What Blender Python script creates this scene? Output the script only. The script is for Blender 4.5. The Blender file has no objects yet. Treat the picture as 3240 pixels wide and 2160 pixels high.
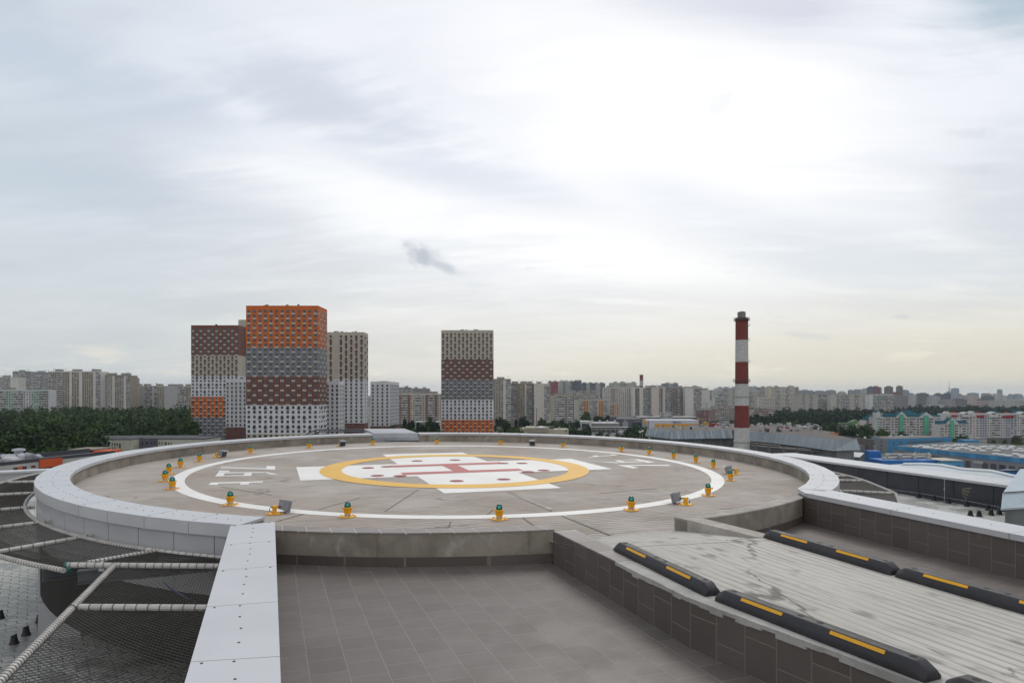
import bpy, math, random
from mathutils import Vector, Matrix
R = math.radians
SC = bpy.context.scene
COL = SC.collection
rnd = random.Random(7)

# ------------------------------------------------------------------ camera, sky, sun, exposure
F, CX, HY = 2120.0, 1620.0, 1248.0          # focal length and level line, in pixels of the 3240 px wide photograph
cam_d = bpy.data.cameras.new('camera'); cam = bpy.data.objects.new('camera', cam_d); COL.objects.link(cam)
cam.location = (0, 0, 0); cam.rotation_euler = (R(90), 0, 0)
cam_d.sensor_width = 36.0; cam_d.lens = 36.0 * F / 3240.0
cam_d.shift_y = (HY - 1080.0) / 3240.0
cam_d.clip_start = 0.05; cam_d.clip_end = 40000
SC.camera = cam
SC.view_settings.view_transform = 'Standard'; SC.view_settings.look = 'None'
SC.view_settings.exposure = 0.14; SC.view_settings.gamma = 1.0
SC.render.engine = 'CYCLES'
SC.cycles.use_denoising = True
SC.cycles.max_bounces = 6; SC.cycles.diffuse_bounces = 3; SC.cycles.glossy_bounces = 3
SC.cycles.transmission_bounces = 4; SC.cycles.transparent_max_bounces = 8; SC.cycles.volume_bounces = 0
SC.cycles.sample_clamp_indirect = 6.0
SUN_EL, SUN_AZ = R(42), R(14)               # azimuth measured from +Y towards +X


class NT:
    """small helper round a node tree"""
    def __init__(s, tree): s.t = tree; s.n = tree.nodes; s.l = tree.links
    def node(s, typ, ins=None, **kw):
        n = s.n.new(typ)
        for k, v in kw.items(): setattr(n, k, v)
        for k, v in (ins or {}).items(): s.set(n.inputs[k], v)
        return n
    def set(s, sock, v):
        if isinstance(v, bpy.types.NodeSocket): s.l.new(v, sock)
        elif isinstance(v, bpy.types.Node): s.l.new(v.outputs[0], sock)
        else:
            if hasattr(sock, 'default_value'):
                d = sock.default_value
                if hasattr(d, '__len__') and not hasattr(v, '__len__'): v = (v, v, v, 1)[:len(d)]
                elif hasattr(d, '__len__') and len(d) == 4 and len(v) == 3: v = (*v, 1)
                sock.default_value = v
    def math(s, op, a, b=0.0, c=0.0, clamp=False):
        n = s.n.new('ShaderNodeMath'); n.operation = op; n.use_clamp = clamp
        s.set(n.inputs[0], a); s.set(n.inputs[1], b); s.set(n.inputs[2], c); return n.outputs[0]
    def vmath(s, op, a, b=(0, 0, 0)):
        n = s.n.new('ShaderNodeVectorMath'); n.operation = op
        s.set(n.inputs[0], a); s.set(n.inputs[1], b)
        return n.outputs['Value'] if op in ('DOT_PRODUCT', 'LENGTH', 'DISTANCE') else n.outputs[0]
    def mix(s, f, a, b, mode='MIX'):
        n = s.n.new('ShaderNodeMix'); n.data_type = 'RGBA'; n.blend_type = mode
        s.set(n.inputs[0], f); s.set(n.inputs[6], a); s.set(n.inputs[7], b); return n.outputs[2]
    def ramp(s, v, lo, hi, a=0.0, b=1.0):
        n = s.n.new('ShaderNodeMapRange'); n.interpolation_type = 'SMOOTHSTEP'; n.clamp = True
        for i, x in enumerate((v, lo, hi, a, b)): s.set(n.inputs[i], x)
        return n.outputs[0]
    def noise(s, vec, scale, detail=4, rough=.55, dist=0.0):
        n = s.n.new('ShaderNodeTexNoise'); s.set(n.inputs['Vector'], vec)
        s.set(n.inputs['Scale'], scale); s.set(n.inputs['Detail'], detail); s.set(n.inputs['Roughness'], rough); s.set(n.inputs['Distortion'], dist)
        return n.outputs[0]
    def mapping(s, vec, rot=(0, 0, 0), scale=(1, 1, 1), loc=(0, 0, 0)):
        n = s.n.new('ShaderNodeMapping'); s.set(n.inputs['Vector'], vec)
        n.inputs['Rotation'].default_value = rot; n.inputs['Scale'].default_value = scale; n.inputs['Location'].default_value = loc
        return n.outputs[0]
    def sep(s, vec):
        n = s.n.new('ShaderNodeSeparateXYZ'); s.set(n.inputs[0], vec); return n.outputs
    def comb(s, x, y, z):
        n = s.n.new('ShaderNodeCombineXYZ')
        for i, v in enumerate((x, y, z)): s.set(n.inputs[i], v)
        return n.outputs[0]


def make_world():
    w = bpy.data.worlds.new('World'); SC.world = w; w.use_nodes = True
    t = NT(w.node_tree); t.n.clear()
    out = t.node('ShaderNodeOutputWorld'); bg = t.node('ShaderNodeBackground')
    t.l.new(bg.outputs[0], out.inputs[0])
    sky = t.node('ShaderNodeTexSky', sky_type='NISHITA'); sky.sun_disc = False
    sky.sun_elevation = SUN_EL; sky.sun_rotation = SUN_AZ; sky.dust_density = 2.0; sky.altitude = 150
    d = t.node('ShaderNodeTexCoord').outputs['Generated']
    d = t.vmath('NORMALIZE', d)
    x, y, z = t.sep(d)
    el = t.math('MAXIMUM', z, 0.0)
    # overcast sheet: noise in the plane of the cloud deck, stretched along the wind
    k = t.math('DIVIDE', 1.0, t.math('ADD', el, 0.16))
    p = t.comb(t.math('MULTIPLY', x, k), t.math('MULTIPLY', y, k), 0.0)
    p = t.mapping(p, rot=(0, 0, R(24)), scale=(0.75, 1.5, 1), loc=(2.3, 0.7, 0))
    warp = t.noise(p, 1.1, 3, .5)
    p2 = t.vmath('ADD', p, t.comb(t.math('MULTIPLY', warp, .9), t.math('MULTIPLY', warp, .5), 0.0))
    big = t.noise(p2, 0.85, 4, .5)
    mid = t.noise(p2, 2.3, 6, .58)
    fine = t.noise(t.mapping(p2, scale=(.6, 3.0, 1)), 3.0, 6, .6)
    c = t.math('ADD', t.math('MULTIPLY', big, .55), t.math('ADD', t.math('MULTIPLY', mid, .3), t.math('MULTIPLY', fine, .15)))
    c = t.ramp(c, .36, .64)
    # brightness: the sun glows through the sheet
    sd = Vector((0.20, 1.0, 0.40)).normalized()
    g = t.vmath('DOT_PRODUCT', d, tuple(sd))
    glow = t.ramp(g, .78, 1.0)
    dark = t.mix(t.ramp(el, .02, .40), (.60, .61, .59), (.56, .605, .69))
    light = t.mix(t.ramp(el, .0, .30), (.79, .77, .71), (.82, .85, .90))
    col = t.mix(c, dark, light)
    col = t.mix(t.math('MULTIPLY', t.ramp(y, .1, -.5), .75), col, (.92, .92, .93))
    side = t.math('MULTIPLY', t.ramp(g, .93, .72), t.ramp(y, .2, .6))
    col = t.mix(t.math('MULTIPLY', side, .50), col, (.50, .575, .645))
    col = t.mix(t.math('MULTIPLY', glow, .45), col, (.92, .925, .94))
    # broad sweeps of thicker and thinner cloud
    ty = t.math('MAXIMUM', y, .05); tx_ = t.math('DIVIDE', x, ty); tz_ = t.math('DIVIDE', z, ty); front = t.ramp(y, .05, .25)
    def sweep(ix, iy, rx, rz, tilt, amt, colr, wob=1.1):
        cx_, cz_ = (ix - CX) / F, (HY - iy) / F; ca, sa_ = math.cos(R(tilt)), math.sin(R(tilt))
        dx = t.math('SUBTRACT', tx_, cx_); dz_ = t.math('SUBTRACT', tz_, cz_)
        u_ = t.math('SUBTRACT', t.math('MULTIPLY', dx, ca), t.math('MULTIPLY', dz_, sa_)); v_ = t.math('ADD', t.math('MULTIPLY', dx, sa_), t.math('MULTIPLY', dz_, ca))
        rr = t.math('SQRT', t.math('ADD', t.math('POWER', t.math('DIVIDE', u_, rx / F), 2.0), t.math('POWER', t.math('DIVIDE', v_, rz / F), 2.0)))
        q_ = t.math('ADD', rr, t.math('ADD', t.math('MULTIPLY', t.math('SUBTRACT', mid, .5), wob * 1.9), t.math('MULTIPLY', t.math('SUBTRACT', fine, .5), wob * .9)))
        return t.mix(t.math('MULTIPLY', t.math('MULTIPLY', t.ramp(q_, 1.25, .1), amt), front), col, colr)
    WHT, BG, PG_ = (1.0, .995, .99), (.535, .60, .69), (.57, .595, .69)
    for s_ in ((2250, 400, 760, 330, 8, .85, WHT), (1180, 640, 760, 150, 17, .80, (.97, .975, .98)), (1950, 800, 560, 130, 10, .75, (.98, .97, .95)), (1750, 150, 420, 190, 10, .5, (.90, .91, .95)),
               (260, 250, 620, 120, 17, .75, BG), (1050, 330, 520, 130, 17, .85, (.575, .625, .71)), (1420, 540, 520, 80, 14, .6, (.66, .70, .78)), (80, 560, 420, 130, 10, .55, (.52, .595, .665)), (120, 900, 700, 160, 4, .45, (.60, .645, .68)),
               (2500, 30, 620, 110, 4, .85, PG_), (3160, 40, 430, 170, -8, .9, (.36, .47, .55)), (2130, 610, 260, 80, 10, .45, (.74, .77, .83)), (2780, 830, 720, 130, 12, .70, (.66, .70, .74)), (3240, 700, 260, 260, 0, .5, (.60, .66, .70))):
        col = sweep(*s_)
    # warm band low over the city, strongest on the right
    hz = t.math('MULTIPLY', t.ramp(el, .17, .0), t.ramp(x, -.55, .55, .12, .95))
    col = t.mix(hz, col, (.70, .65, .52))
    # thin dark cloud scraps low down
    q = t.comb(t.math('MULTIPLY', x, 9.0), t.math('MULTIPLY', z, 42.0), 0.0)
    sc = t.noise(q, 1.0, 5, .55)
    scm = t.math('MULTIPLY', t.ramp(sc, .62, .74), t.math('MULTIPLY', t.ramp(el, .26, .16), t.ramp(el, .02, .06)))
    col = t.mix(t.math('MULTIPLY', scm, .30), col, (.50, .54, .58))
    pale = t.math('MULTIPLY', t.ramp(t.noise(t.comb(t.math('MULTIPLY', x, 11.0), t.math('MULTIPLY', z, 46.0), 4.0), 1.0, 5, .6), .55, .68), t.math('MULTIPLY', t.ramp(el, .075, .05), t.ramp(el, .005, .03)))
    col = t.mix(t.math('MULTIPLY', pale, .5), col, (.86, .80, .68))
    # the one small dark cloud
    def scrap(cx, cz, rx, rz, amt, seed, tilt):
        dx = t.math('SUBTRACT', t.math('DIVIDE', x, y), cx); dz = t.math('SUBTRACT', t.math('DIVIDE', z, y), cz)
        dz = t.math('ADD', dz, t.math('MULTIPLY', dx, tilt))
        nn = t.noise(t.comb(t.math('MULTIPLY', dx, 30.0), t.math('MULTIPLY', dz, 40.0), seed), 1.0, 6, .6)
        rr = t.math('SQRT', t.math('ADD', t.math('POWER', t.math('DIVIDE', dx, rx), 2.0), t.math('POWER', t.math('DIVIDE', dz, rz), 2.0)))
        m = t.ramp(t.math('ADD', rr, t.math('MULTIPLY', t.math('SUBTRACT', nn, .5), 2.4)), 1.15, .15)
        return t.math('MULTIPLY', t.math('MULTIPLY', m, amt), t.ramp(y, 0.0, .1))
    def px(ix, iy): return (ix - CX) / F, (HY - iy) / F
    for (ix, iy, rx, rz, amt, seed, tilt) in ((1338, 808, .030, .018, .95, 1.0, .25), (1405, 846, .034, .010, .75, 2.0, .35), (2855, 1002, .016, .0045, .4, 3.0, .0),
                                              (2560, 1062, .05, .005, .28, 4.0, .1), (3070, 425, .05, .012, .25, 6.0, .0), (3080, 535, .05, .010, .22, 7.0, .0), (2270, 340, .035, .03, .2, 5.0, -.6)):
        col = t.mix(scrap(*px(ix, iy), rx, rz, amt, seed, tilt), col, (.47, .51, .56))
    # below the level line the ground lies; keep it dull
    col = t.mix(t.ramp(z, .0, -.02), col, (.22, .21, .19))
    cl = t.vmath('SCALE', col); t.n[-1].inputs['Scale'].default_value = 10.0
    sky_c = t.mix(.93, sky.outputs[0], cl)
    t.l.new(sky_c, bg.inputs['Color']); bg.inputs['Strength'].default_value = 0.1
make_world()

sun_d = bpy.data.lights.new('sun', 'SUN'); sun = bpy.data.objects.new('sun', sun_d); COL.objects.link(sun)
sun_d.energy = 0.9; sun_d.angle = R(22); sun_d.color = (1, .95, .88)
sv = Vector((math.sin(SUN_AZ) * math.cos(SUN_EL), math.cos(SUN_AZ) * math.cos(SUN_EL), math.sin(SUN_EL)))
sun.rotation_euler = (-sv).to_track_quat('-Z', 'Y').to_euler()

# ------------------------------------------------------------------ helpers: points
DA, DB, DH = -0.0096, 0.01283, 2.1          # the pad falls a little for drainage
PX0, PY0 = -1.408, 17.006                   # centre of the round pad
def dz(X, Y): return -DH + DA * X + DB * Y
def at(x, y, Z):                            # pixel -> point on the level plane Z
    v = (y - HY) / F; Y = -Z / v
    return Vector(((x - CX) / F * Y, Y, Z))
def deck(x, y, up=0.0):                     # pixel -> point on the pad (or a plane parallel to it)
    u = (x - CX) / F; v = (y - HY) / F; t = (DH - up) / (v + DA * u + DB)
    return Vector((u * t, t, -v * t))
def aty(x, y, Y): return Vector(((x - CX) / F * Y, Y, -(y - HY) / F * Y))
def ring(r, a, up=0.0):
    X = PX0 + r * math.cos(a); Y = PY0 + r * math.sin(a)
    return Vector((X, Y, dz(X, Y) + up))
def gz(X, Y): return -44.0 - 4.5 * math.tanh(X / 150.0)   # city ground, higher in the west

# ------------------------------------------------------------------ helpers: meshes
ORG = {}; KIDS = {}
class MB:
    def __init__(s): s.v = []; s.f = []; s.m = []; s.sm = []
    def face(s, pts, m=0):
        i = len(s.v); s.v += [tuple(p) for p in pts]; s.f.append(tuple(range(i, i + len(pts)))); s.m.append(m); s.sm.append(False)
    def obox(s, o, a, b, c, m=0, mt=None):
        o, a, b, c = Vector(o), Vector(a), Vector(b), Vector(c)
        p = [o, o + a, o + a + b, o + b, o + c, o + a + c, o + a + b + c, o + b + c]
        i = len(s.v); s.v += [tuple(q) for q in p]
        for k, f in enumerate(((0, 3, 2, 1), (4, 5, 6, 7), (0, 1, 5, 4), (1, 2, 6, 5), (2, 3, 7, 6), (3, 0, 4, 7))):
            s.f.append(tuple(i + j for j in f)); s.m.append(mt if (mt is not None and k == 1) else m); s.sm.append(False)
    def box(s, x0, x1, y0, y1, z0, z1, m=0, mt=None): s.obox((x0, y0, z0), (x1 - x0, 0, 0), (0, y1 - y0, 0), (0, 0, z1 - z0), m, mt)
    def prism(s, poly, z0, z1, m=0, mt=None, bottom=True):
        """poly: list of (x, y); z0, z1 numbers or functions of x, y"""
        f0 = z0 if callable(z0) else (lambda x, y: z0); f1 = z1 if callable(z1) else (lambda x, y: z1)
        a = sum(poly[k][0] * poly[(k + 1) % len(poly)][1] - poly[(k + 1) % len(poly)][0] * poly[k][1] for k in range(len(poly)))
        if a < 0: poly = poly[::-1]
        n = len(poly); i = len(s.v)
        s.v += [(p[0], p[1], f0(p[0], p[1])) for p in poly] + [(p[0], p[1], f1(p[0], p[1])) for p in poly]
        s.f.append(tuple(range(i + n, i + 2 * n))); s.m.append(m if mt is None else mt); s.sm.append(False)
        if bottom: s.f.append(tuple(range(i + n - 1, i - 1, -1))); s.m.append(m); s.sm.append(False)
        for k in range(n):
            j = (k + 1) % n
            s.f.append((i + k, i + j, i + n + j, i + n + k)); s.m.append(m); s.sm.append(False)
    def tube(s, pts, r, n=8, m=0, cap=True, smooth=True):
        pts = [Vector(p) for p in pts]; rings = []
        up = Vector((0, 0, 1))
        for k, p in enumerate(pts):
            d = (pts[min(k + 1, len(pts) - 1)] - pts[max(k - 1, 0)]).normalized()
            a = d.cross(up) if abs(d.z) < .95 else d.cross(Vector((1, 0, 0)))
            a.normalize(); b = d.cross(a)
            rr = r[k] if hasattr(r, '__len__') else r
            i = len(s.v); rings.append(i)
            s.v += [tuple(p + a * rr * math.cos(2 * math.pi * q / n) + b * rr * math.sin(2 * math.pi * q / n)) for q in range(n)]
        for k in range(len(rings) - 1):
            for q in range(n):
                w = (q + 1) % n
                s.f.append((rings[k] + q, rings[k] + w, rings[k + 1] + w, rings[k + 1] + q)); s.m.append(m); s.sm.append(smooth)
        if cap:
            s.f.append(tuple(rings[0] + q for q in range(n - 1, -1, -1))); s.m.append(m); s.sm.append(False)
            s.f.append(tuple(rings[-1] + q for q in range(n))); s.m.append(m); s.sm.append(False)
    def lathe(s, prof, c=(0, 0, 0), n=20, m=0, smooth=True):
        rings = []
        for (r, z) in prof:
            rings.append(len(s.v))
            s.v += [(c[0] + r * math.cos(2 * math.pi * q / n), c[1] + r * math.sin(2 * math.pi * q / n), c[2] + z) for q in range(n)]
        for k in range(len(rings) - 1):
            for q in range(n):
                w = (q + 1) % n
                s.f.append((rings[k] + q, rings[k] + w, rings[k + 1] + w, rings[k + 1] + q)); s.m.append(m); s.sm.append(smooth)
        s.f.append(tuple(rings[0] + q for q in range(n - 1, -1, -1))); s.m.append(m); s.sm.append(False)
        s.f.append(tuple(rings[-1] + q for q in range(n))); s.m.append(m); s.sm.append(False)
    def build(s, name, mats, parent=None, local=False, sharp=35):
        if not s.f: return None
        me = bpy.data.meshes.new(name)
        o = ORG.get(parent.name, (0, 0, 0)) if (parent is not None and not local) else (0, 0, 0)
        me.from_pydata([(v[0] - o[0], v[1] - o[1], v[2] - o[2]) for v in s.v] if o != (0, 0, 0) else s.v, [], s.f)
        mats = mats if isinstance(mats, (list, tuple)) else [mats]
        for m in mats: me.materials.append(m)
        me.polygons.foreach_set('material_index', s.m)
        me.polygons.foreach_set('use_smooth', s.sm)
        if any(s.sm): me.set_sharp_from_angle(angle=R(sharp))
        me.update()
        ob = bpy.data.objects.new(name, me); COL.objects.link(ob)
        if parent is not None:
            ob.parent = parent; ORG[ob.name] = o if not local else (0, 0, 0)
            KIDS.setdefault(parent.name, []).append(ob)
        return ob

def tag(o, label=None, cat=None, group=None, kind=None):
    if label: o['label'] = label
    if cat: o['category'] = cat
    if group: o['group'] = group
    if kind: o['kind'] = kind
    return o
def thing(name, label, cat, loc=(0, 0, 0), group=None, kind=None):
    o = bpy.data.objects.new(name, None); COL.objects.link(o); o.empty_display_size = .3
    o.location = loc; ORG[o.name] = tuple(loc)
    return tag(o, label, cat, group, kind)
def dup(root, loc, rotz=0.0, scale=None, label=None):
    """a copy of a thing with copies of its parts and sub-parts"""
    def cp(o, par):
        c = o.copy(); COL.objects.link(c)
        if par is not None: c.parent = par
        for ch in KIDS.get(o.name, ()): cp(ch, c)
        return c
    r = cp(root, None); r.location = loc; r.rotation_euler = (0, 0, rotz)
    if scale: r.scale = scale
    if label: r['label'] = label
    return r

# ------------------------------------------------------------------ materials
def mat0(name):
    m = bpy.data.materials.new(name); m.use_nodes = True
    t = NT(m.node_tree); b = m.node_tree.nodes['Principled BSDF']
    return m, t, b
def objc(t): return t.node('ShaderNodeTexCoord').outputs['Object']
_simple = {}
def simple(name, col, rough=.65, metal=0.0, var=.10, scale=2.0, bump=0.0, bscale=40.0, stretch=(1, 1, 1), spec=.4, dirt=0.0):
    if name in _simple: return _simple[name]
    m, t, b = mat0(name); v = t.mapping(objc(t), scale=stretch)
    n = t.noise(v, scale, 5, .6)
    c = t.mix(t.ramp(n, .3, .7), tuple(x * (1 - var) for x in col), tuple(min(1, x * (1 + var)) for x in col))
    if dirt:
        dn = t.ramp(t.noise(v, scale * .37, 6, .65, .4), .5, .72)
        c = t.mix(t.math('MULTIPLY', dn, dirt), c, tuple(x * .45 for x in col))
    t.l.new(c, b.inputs['Base Color'])
    t.set(b.inputs['Roughness'], t.ramp(n, .2, .8, max(.02, rough - .08), min(1, rough + .08)))
    b.inputs['Metallic'].default_value = metal
    b.inputs['Specular IOR Level'].default_value = spec
    if bump:
        bn = t.node('ShaderNodeBump', {'Height': t.noise(v, bscale, 3, .5), 'Strength': bump, 'Distance': .01}); t.l.new(bn.outputs[0], b.inputs['Normal'])
    _simple[name] = m
    return m
E1A = math.atan2(.340, .940)                # direction of the pad's grooves and of the tile joints

def groove_concrete(name, colA, colB, ang, pitch, depth, spots):
    m, t, b = mat0(name); o = objc(t)
    v = t.mapping(o, rot=(0, 0, -ang))
    x, y, z = t.sep(v)
    wob = t.noise(t.mapping(v, scale=(.5, 2.0, 1)), 1.6, 3, .5)
    ph = t.math('ADD', t.math('MULTIPLY', y, 2 * math.pi / pitch), t.math('MULTIPLY', wob, 7.0))
    s = t.math('MULTIPLY_ADD', t.math('SINE', ph), .5, .5)
    grain = t.noise(t.mapping(v, scale=(.35, 5.0, 1)), 5.0, 6, .65)
    patch = t.noise(v, .45, 6, .6, .3); patch2 = t.noise(t.mapping(v, scale=(.6, 1.5, 1)), 1.7, 6, .62)
    gate = t.ramp(t.noise(v, .8, 3), .35, .65)
    line = t.math('MULTIPLY', t.ramp(s, .45, .02), t.math('MULTIPLY_ADD', gate, .7, .3))
    c = t.mix(t.ramp(patch, .35, .65), colA, colB)
    c = t.mix(t.math('MULTIPLY', line, .80 if not spots else .5), c, tuple(k * .42 for k in colA))
    c = t.mix(t.math('MULTIPLY', t.ramp(grain, .52, .68), .60), c, tuple(k * .50 for k in colA))
    c = t.mix(t.math('MULTIPLY', t.ramp(grain, .46, .28), .35), c, tuple(min(1, k * 1.3) for k in colB))
    c = t.mix(t.math('MULTIPLY', t.ramp(patch2, .57, .70), .40), c, (.20, .185, .17))
    # cracks
    vo = t.node('ShaderNodeTexVoronoi', {'Vector': t.vmath('ADD', v, t.comb(t.math('MULTIPLY', patch2, 1.2), t.math('MULTIPLY', wob, 1.2), 0.0)), 'Scale': .28}, feature='DISTANCE_TO_EDGE')
    crack = t.math('MULTIPLY', t.ramp(vo.outputs['Distance'], .010, .002), t.ramp(t.noise(v, .6, 2), .45, .6))
    c = t.mix(t.math('MULTIPLY', crack, .75), c, (.10, .09, .08))
    if spots:
        vs = t.node('ShaderNodeTexVoronoi', {'Vector': t.vmath('ADD', t.mapping(v, scale=(.8, 1.5, 1)), t.comb(t.math('MULTIPLY', grain, .5), t.math('MULTIPLY', patch2, .4), 0.0)), 'Scale': 3.1, 'Randomness': 1.0})
        sp = t.math('MULTIPLY', t.ramp(vs.outputs['Distance'], .36, .20), t.ramp(t.noise(v, 1.9, 3), .44, .54))
        c = t.mix(t.math('MULTIPLY', sp, .62), c, (.15, .145, .135))
    t.l.new(c, b.inputs['Base Color']); b.inputs['Roughness'].default_value = .85; b.inputs['Specular IOR Level'].default_value = .25
    h = t.math('ADD', t.math('MULTIPLY', s, 1.0), t.math('MULTIPLY', grain, .6))
    bn = t.node('ShaderNodeBump', {'Height': h, 'Strength': .55, 'Distance': depth}); t.l.new(bn.outputs[0], b.inputs['Normal'])
    return m

def tiles(name, col, mort, rot, w, h, swap=None, offset=.5, wall_u=None, msize=.006):
    """brick pattern; wall_u = direction along a wall (2D) for upright tiling"""
    m, t, b = mat0(name); o = objc(t)
    if wall_u is None:
        v = t.mapping(o, rot=(0, 0, rot))
    else:
        x, y, z = t.sep(o)
        u = t.math('ADD', t.math('MULTIPLY', x, wall_u[0]), t.math('MULTIPLY', y, wall_u[1]))
        v = t.comb(z, u, 0.0)
    n1 = t.noise(o, 1.3, 6, .62, .2); n2 = t.noise(o, 7.0, 4, .6)
    br = t.node('ShaderNodeTexBrick', {'Vector': v, 'Scale': 1.0, 'Mortar Size': msize, 'Mortar Smooth': .3, 'Brick Width': w, 'Row Height': h, 'Bias': 0.0,
                'Color1': tuple(k * .90 for k in col), 'Color2': tuple(k * 1.10 for k in col), 'Mortar': mort}, offset=offset, offset_frequency=2, squash=1.0)
    c = t.mix(t.ramp(n1, .48, .75, 0, .30), br.outputs['Color'], tuple(k * 1.35 for k in (col[0] * .95, col[1] * 1.02, col[2] * 1.02)))
    c = t.mix(t.ramp(n2, .5, .8, 0, .25), c, tuple(k * .62 for k in col))
    c = t.mix(t.ramp(t.noise(o, .9, 7, .7, .8), .63, .74, 0, .45), c, (.33, .32, .30))
    t.l.new(c, b.inputs['Base Color'])
    t.set(b.inputs['Roughness'], t.ramp(n1, .3, .7, .42, .62)); b.inputs['Specular IOR Level'].default_value = .4
    bn = t.node('ShaderNodeBump', {'Height': t.math('MULTIPLY', br.outputs['Fac'], -1.0), 'Strength': .5, 'Distance': .004}); t.l.new(bn.outputs[0], b.inputs['Normal'])
    return m

def stained_concrete(name, col, drips=True):
    m, t, b = mat0(name); o = objc(t)
    n = t.noise(o, 1.8, 7, .65, .3); f = t.noise(o, 22, 4, .6)
    c = t.mix(t.ramp(n, .32, .68), tuple(k * .72 for k in col), tuple(k * 1.15 for k in col))
    c = t.mix(t.ramp(f, .55, .75, 0, .4), c, tuple(k * .55 for k in col))
    if drips:
        d = t.noise(t.mapping(o, scale=(6.5, 6.5, .35)), 1.0, 4, .5)
        c = t.mix(t.ramp(d, .60, .72, 0, .55), c, (.13, .095, .06))
        c = t.mix(t.ramp(t.noise(t.mapping(o, scale=(3, 3, 2.0)), 1.0, 6, .6), .58, .70, 0, .5), c, (.42, .41, .39))
    t.l.new(c, b.inputs['Base Color']); b.inputs['Roughness'].default_value = .88; b.inputs['Specular IOR Level'].default_value = .25
    bn = t.node('ShaderNodeBump', {'Height': f, 'Strength': .3, 'Distance': .01}); t.l.new(bn.outputs[0], b.inputs['Normal'])
    return m

def paint(name, col, wear=.35):
    m, t, b = mat0(name); o = objc(t); v = t.mapping(o, rot=(0, 0, -E1A))
    n = t.noise(t.mapping(v, scale=(.6, 4.0, 1)), 4.5, 6, .65); k = t.noise(v, 1.2, 5, .6)
    c = t.mix(t.ramp(k, .3, .7), tuple(q * .92 for q in col), col)
    c = t.mix(t.math('MULTIPLY', t.ramp(n, .60, .76), wear), c, (.36, .32, .28))
    x, y, z = t.sep(v)
    s = t.math('SINE', t.math('MULTIPLY', y, 2 * math.pi / .115))
    t.l.new(c, b.inputs['Base Color']); b.inputs['Roughness'].default_value = .6
    bn = t.node('ShaderNodeBump', {'Height': s, 'Strength': .35, 'Distance': .004}); t.l.new(bn.outputs[0], b.inputs['Normal'])
    return m

def ribbed(name, col, pitch, u, var=.3, rough=.5, metal=.0, rust=0.0):
    m, t, b = mat0(name); o = objc(t); x, y, z = t.sep(o)
    w = t.math('ADD', t.math('MULTIPLY', x, u[0]), t.math('MULTIPLY', y, u[1]))
    s = t.math('SINE', t.math('MULTIPLY', w, 2 * math.pi / pitch))
    st = t.noise(t.comb(w, 0.0, 0.0), .35, 2, .8); st2 = t.noise(t.comb(w, t.math('MULTIPLY', z, .06), 0.0), 1.6, 3, .7)
    c = t.mix(t.ramp(st, .38, .62), tuple(k * (1 - var) for k in col), tuple(k * (1 + var * .5) for k in col))
    c = t.mix(t.ramp(st2, .45, .7, 0, .5), c, tuple(k * (1 - var * 1.2) for k in col))
    c = t.mix(t.ramp(s, .3, 1.0, 0, .35), c, tuple(k * .6 for k in col))
    if rust: c = t.mix(t.ramp(t.noise(t.mapping(o, scale=(.5, .5, .12)), 1.0, 5, .6), .62, .75, 0, rust), c, (.14, .08, .05))
    t.l.new(c, b.inputs['Base Color']); b.inputs['Roughness'].default_value = rough; b.inputs['Metallic'].default_value = metal
    bn = t.node('ShaderNodeBump', {'Height': s, 'Strength': .6, 'Distance': .06}); t.l.new(bn.outputs[0], b.inputs['Normal'])
    return m

def far_wall(name, col, win=(.08, .09, .10), fw=3.4, fh=2.9, fill=(.42, .5)):
    """wall of a building too far for its windows to show singly: openings as a pattern of its wall"""
    m, t, b = mat0(name); o = objc(t); g = t.node('ShaderNodeNewGeometry')
    x, y, z = t.sep(o); nx, ny, nz = t.sep(g.outputs['Normal'])
    isx = t.math('GREATER_THAN', t.math('ABSOLUTE', nx), .7)
    u = t.math('ADD', t.math('MULTIPLY', isx, y), t.math('MULTIPLY', t.math('SUBTRACT', 1.0, isx), x))
    fu = t.math('FRACT', t.math('ADD', t.math('DIVIDE', u, fw), 500.0)); fz = t.math('FRACT', t.math('ADD', t.math('DIVIDE', z, fh), 500.0))
    a = t.math('MULTIPLY', t.math('LESS_THAN', fu, fill[0]), t.math('LESS_THAN', fz, fill[1]))
    a = t.math('MULTIPLY', a, t.math('LESS_THAN', t.math('ABSOLUTE', nz), .5))
    col2 = t.noise(t.comb(t.math('FLOOR', t.math('DIVIDE', u, fw * 2)), 0.0, 0.0), 1.7, 1)
    c = t.mix(t.ramp(col2, .4, .6, 0, .5), col, tuple(k * .72 for k in col))
    c = t.mix(a, c, win)
    t.l.new(c, b.inputs['Base Color']); b.inputs['Roughness'].default_value = .8
    return m

def foliage(name, colA, colB):
    m, t, b = mat0(name); o = objc(t); inf = t.node('ShaderNodeObjectInfo')
    n = t.noise(t.node('ShaderNodeNewGeometry').outputs['Position'], .16, 4, .6)
    f = t.math('ADD', t.math('MULTIPLY', n, .9), t.math('MULTIPLY', t.math('SUBTRACT', inf.outputs['Random'], .5), .8))
    c = t.mix(t.ramp(f, .2, .8), colA, colB)
    t.l.new(c, b.inputs['Base Color']); b.inputs['Roughness'].default_value = .75; b.inputs['Specular IOR Level'].default_value = .15
    return m

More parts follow.
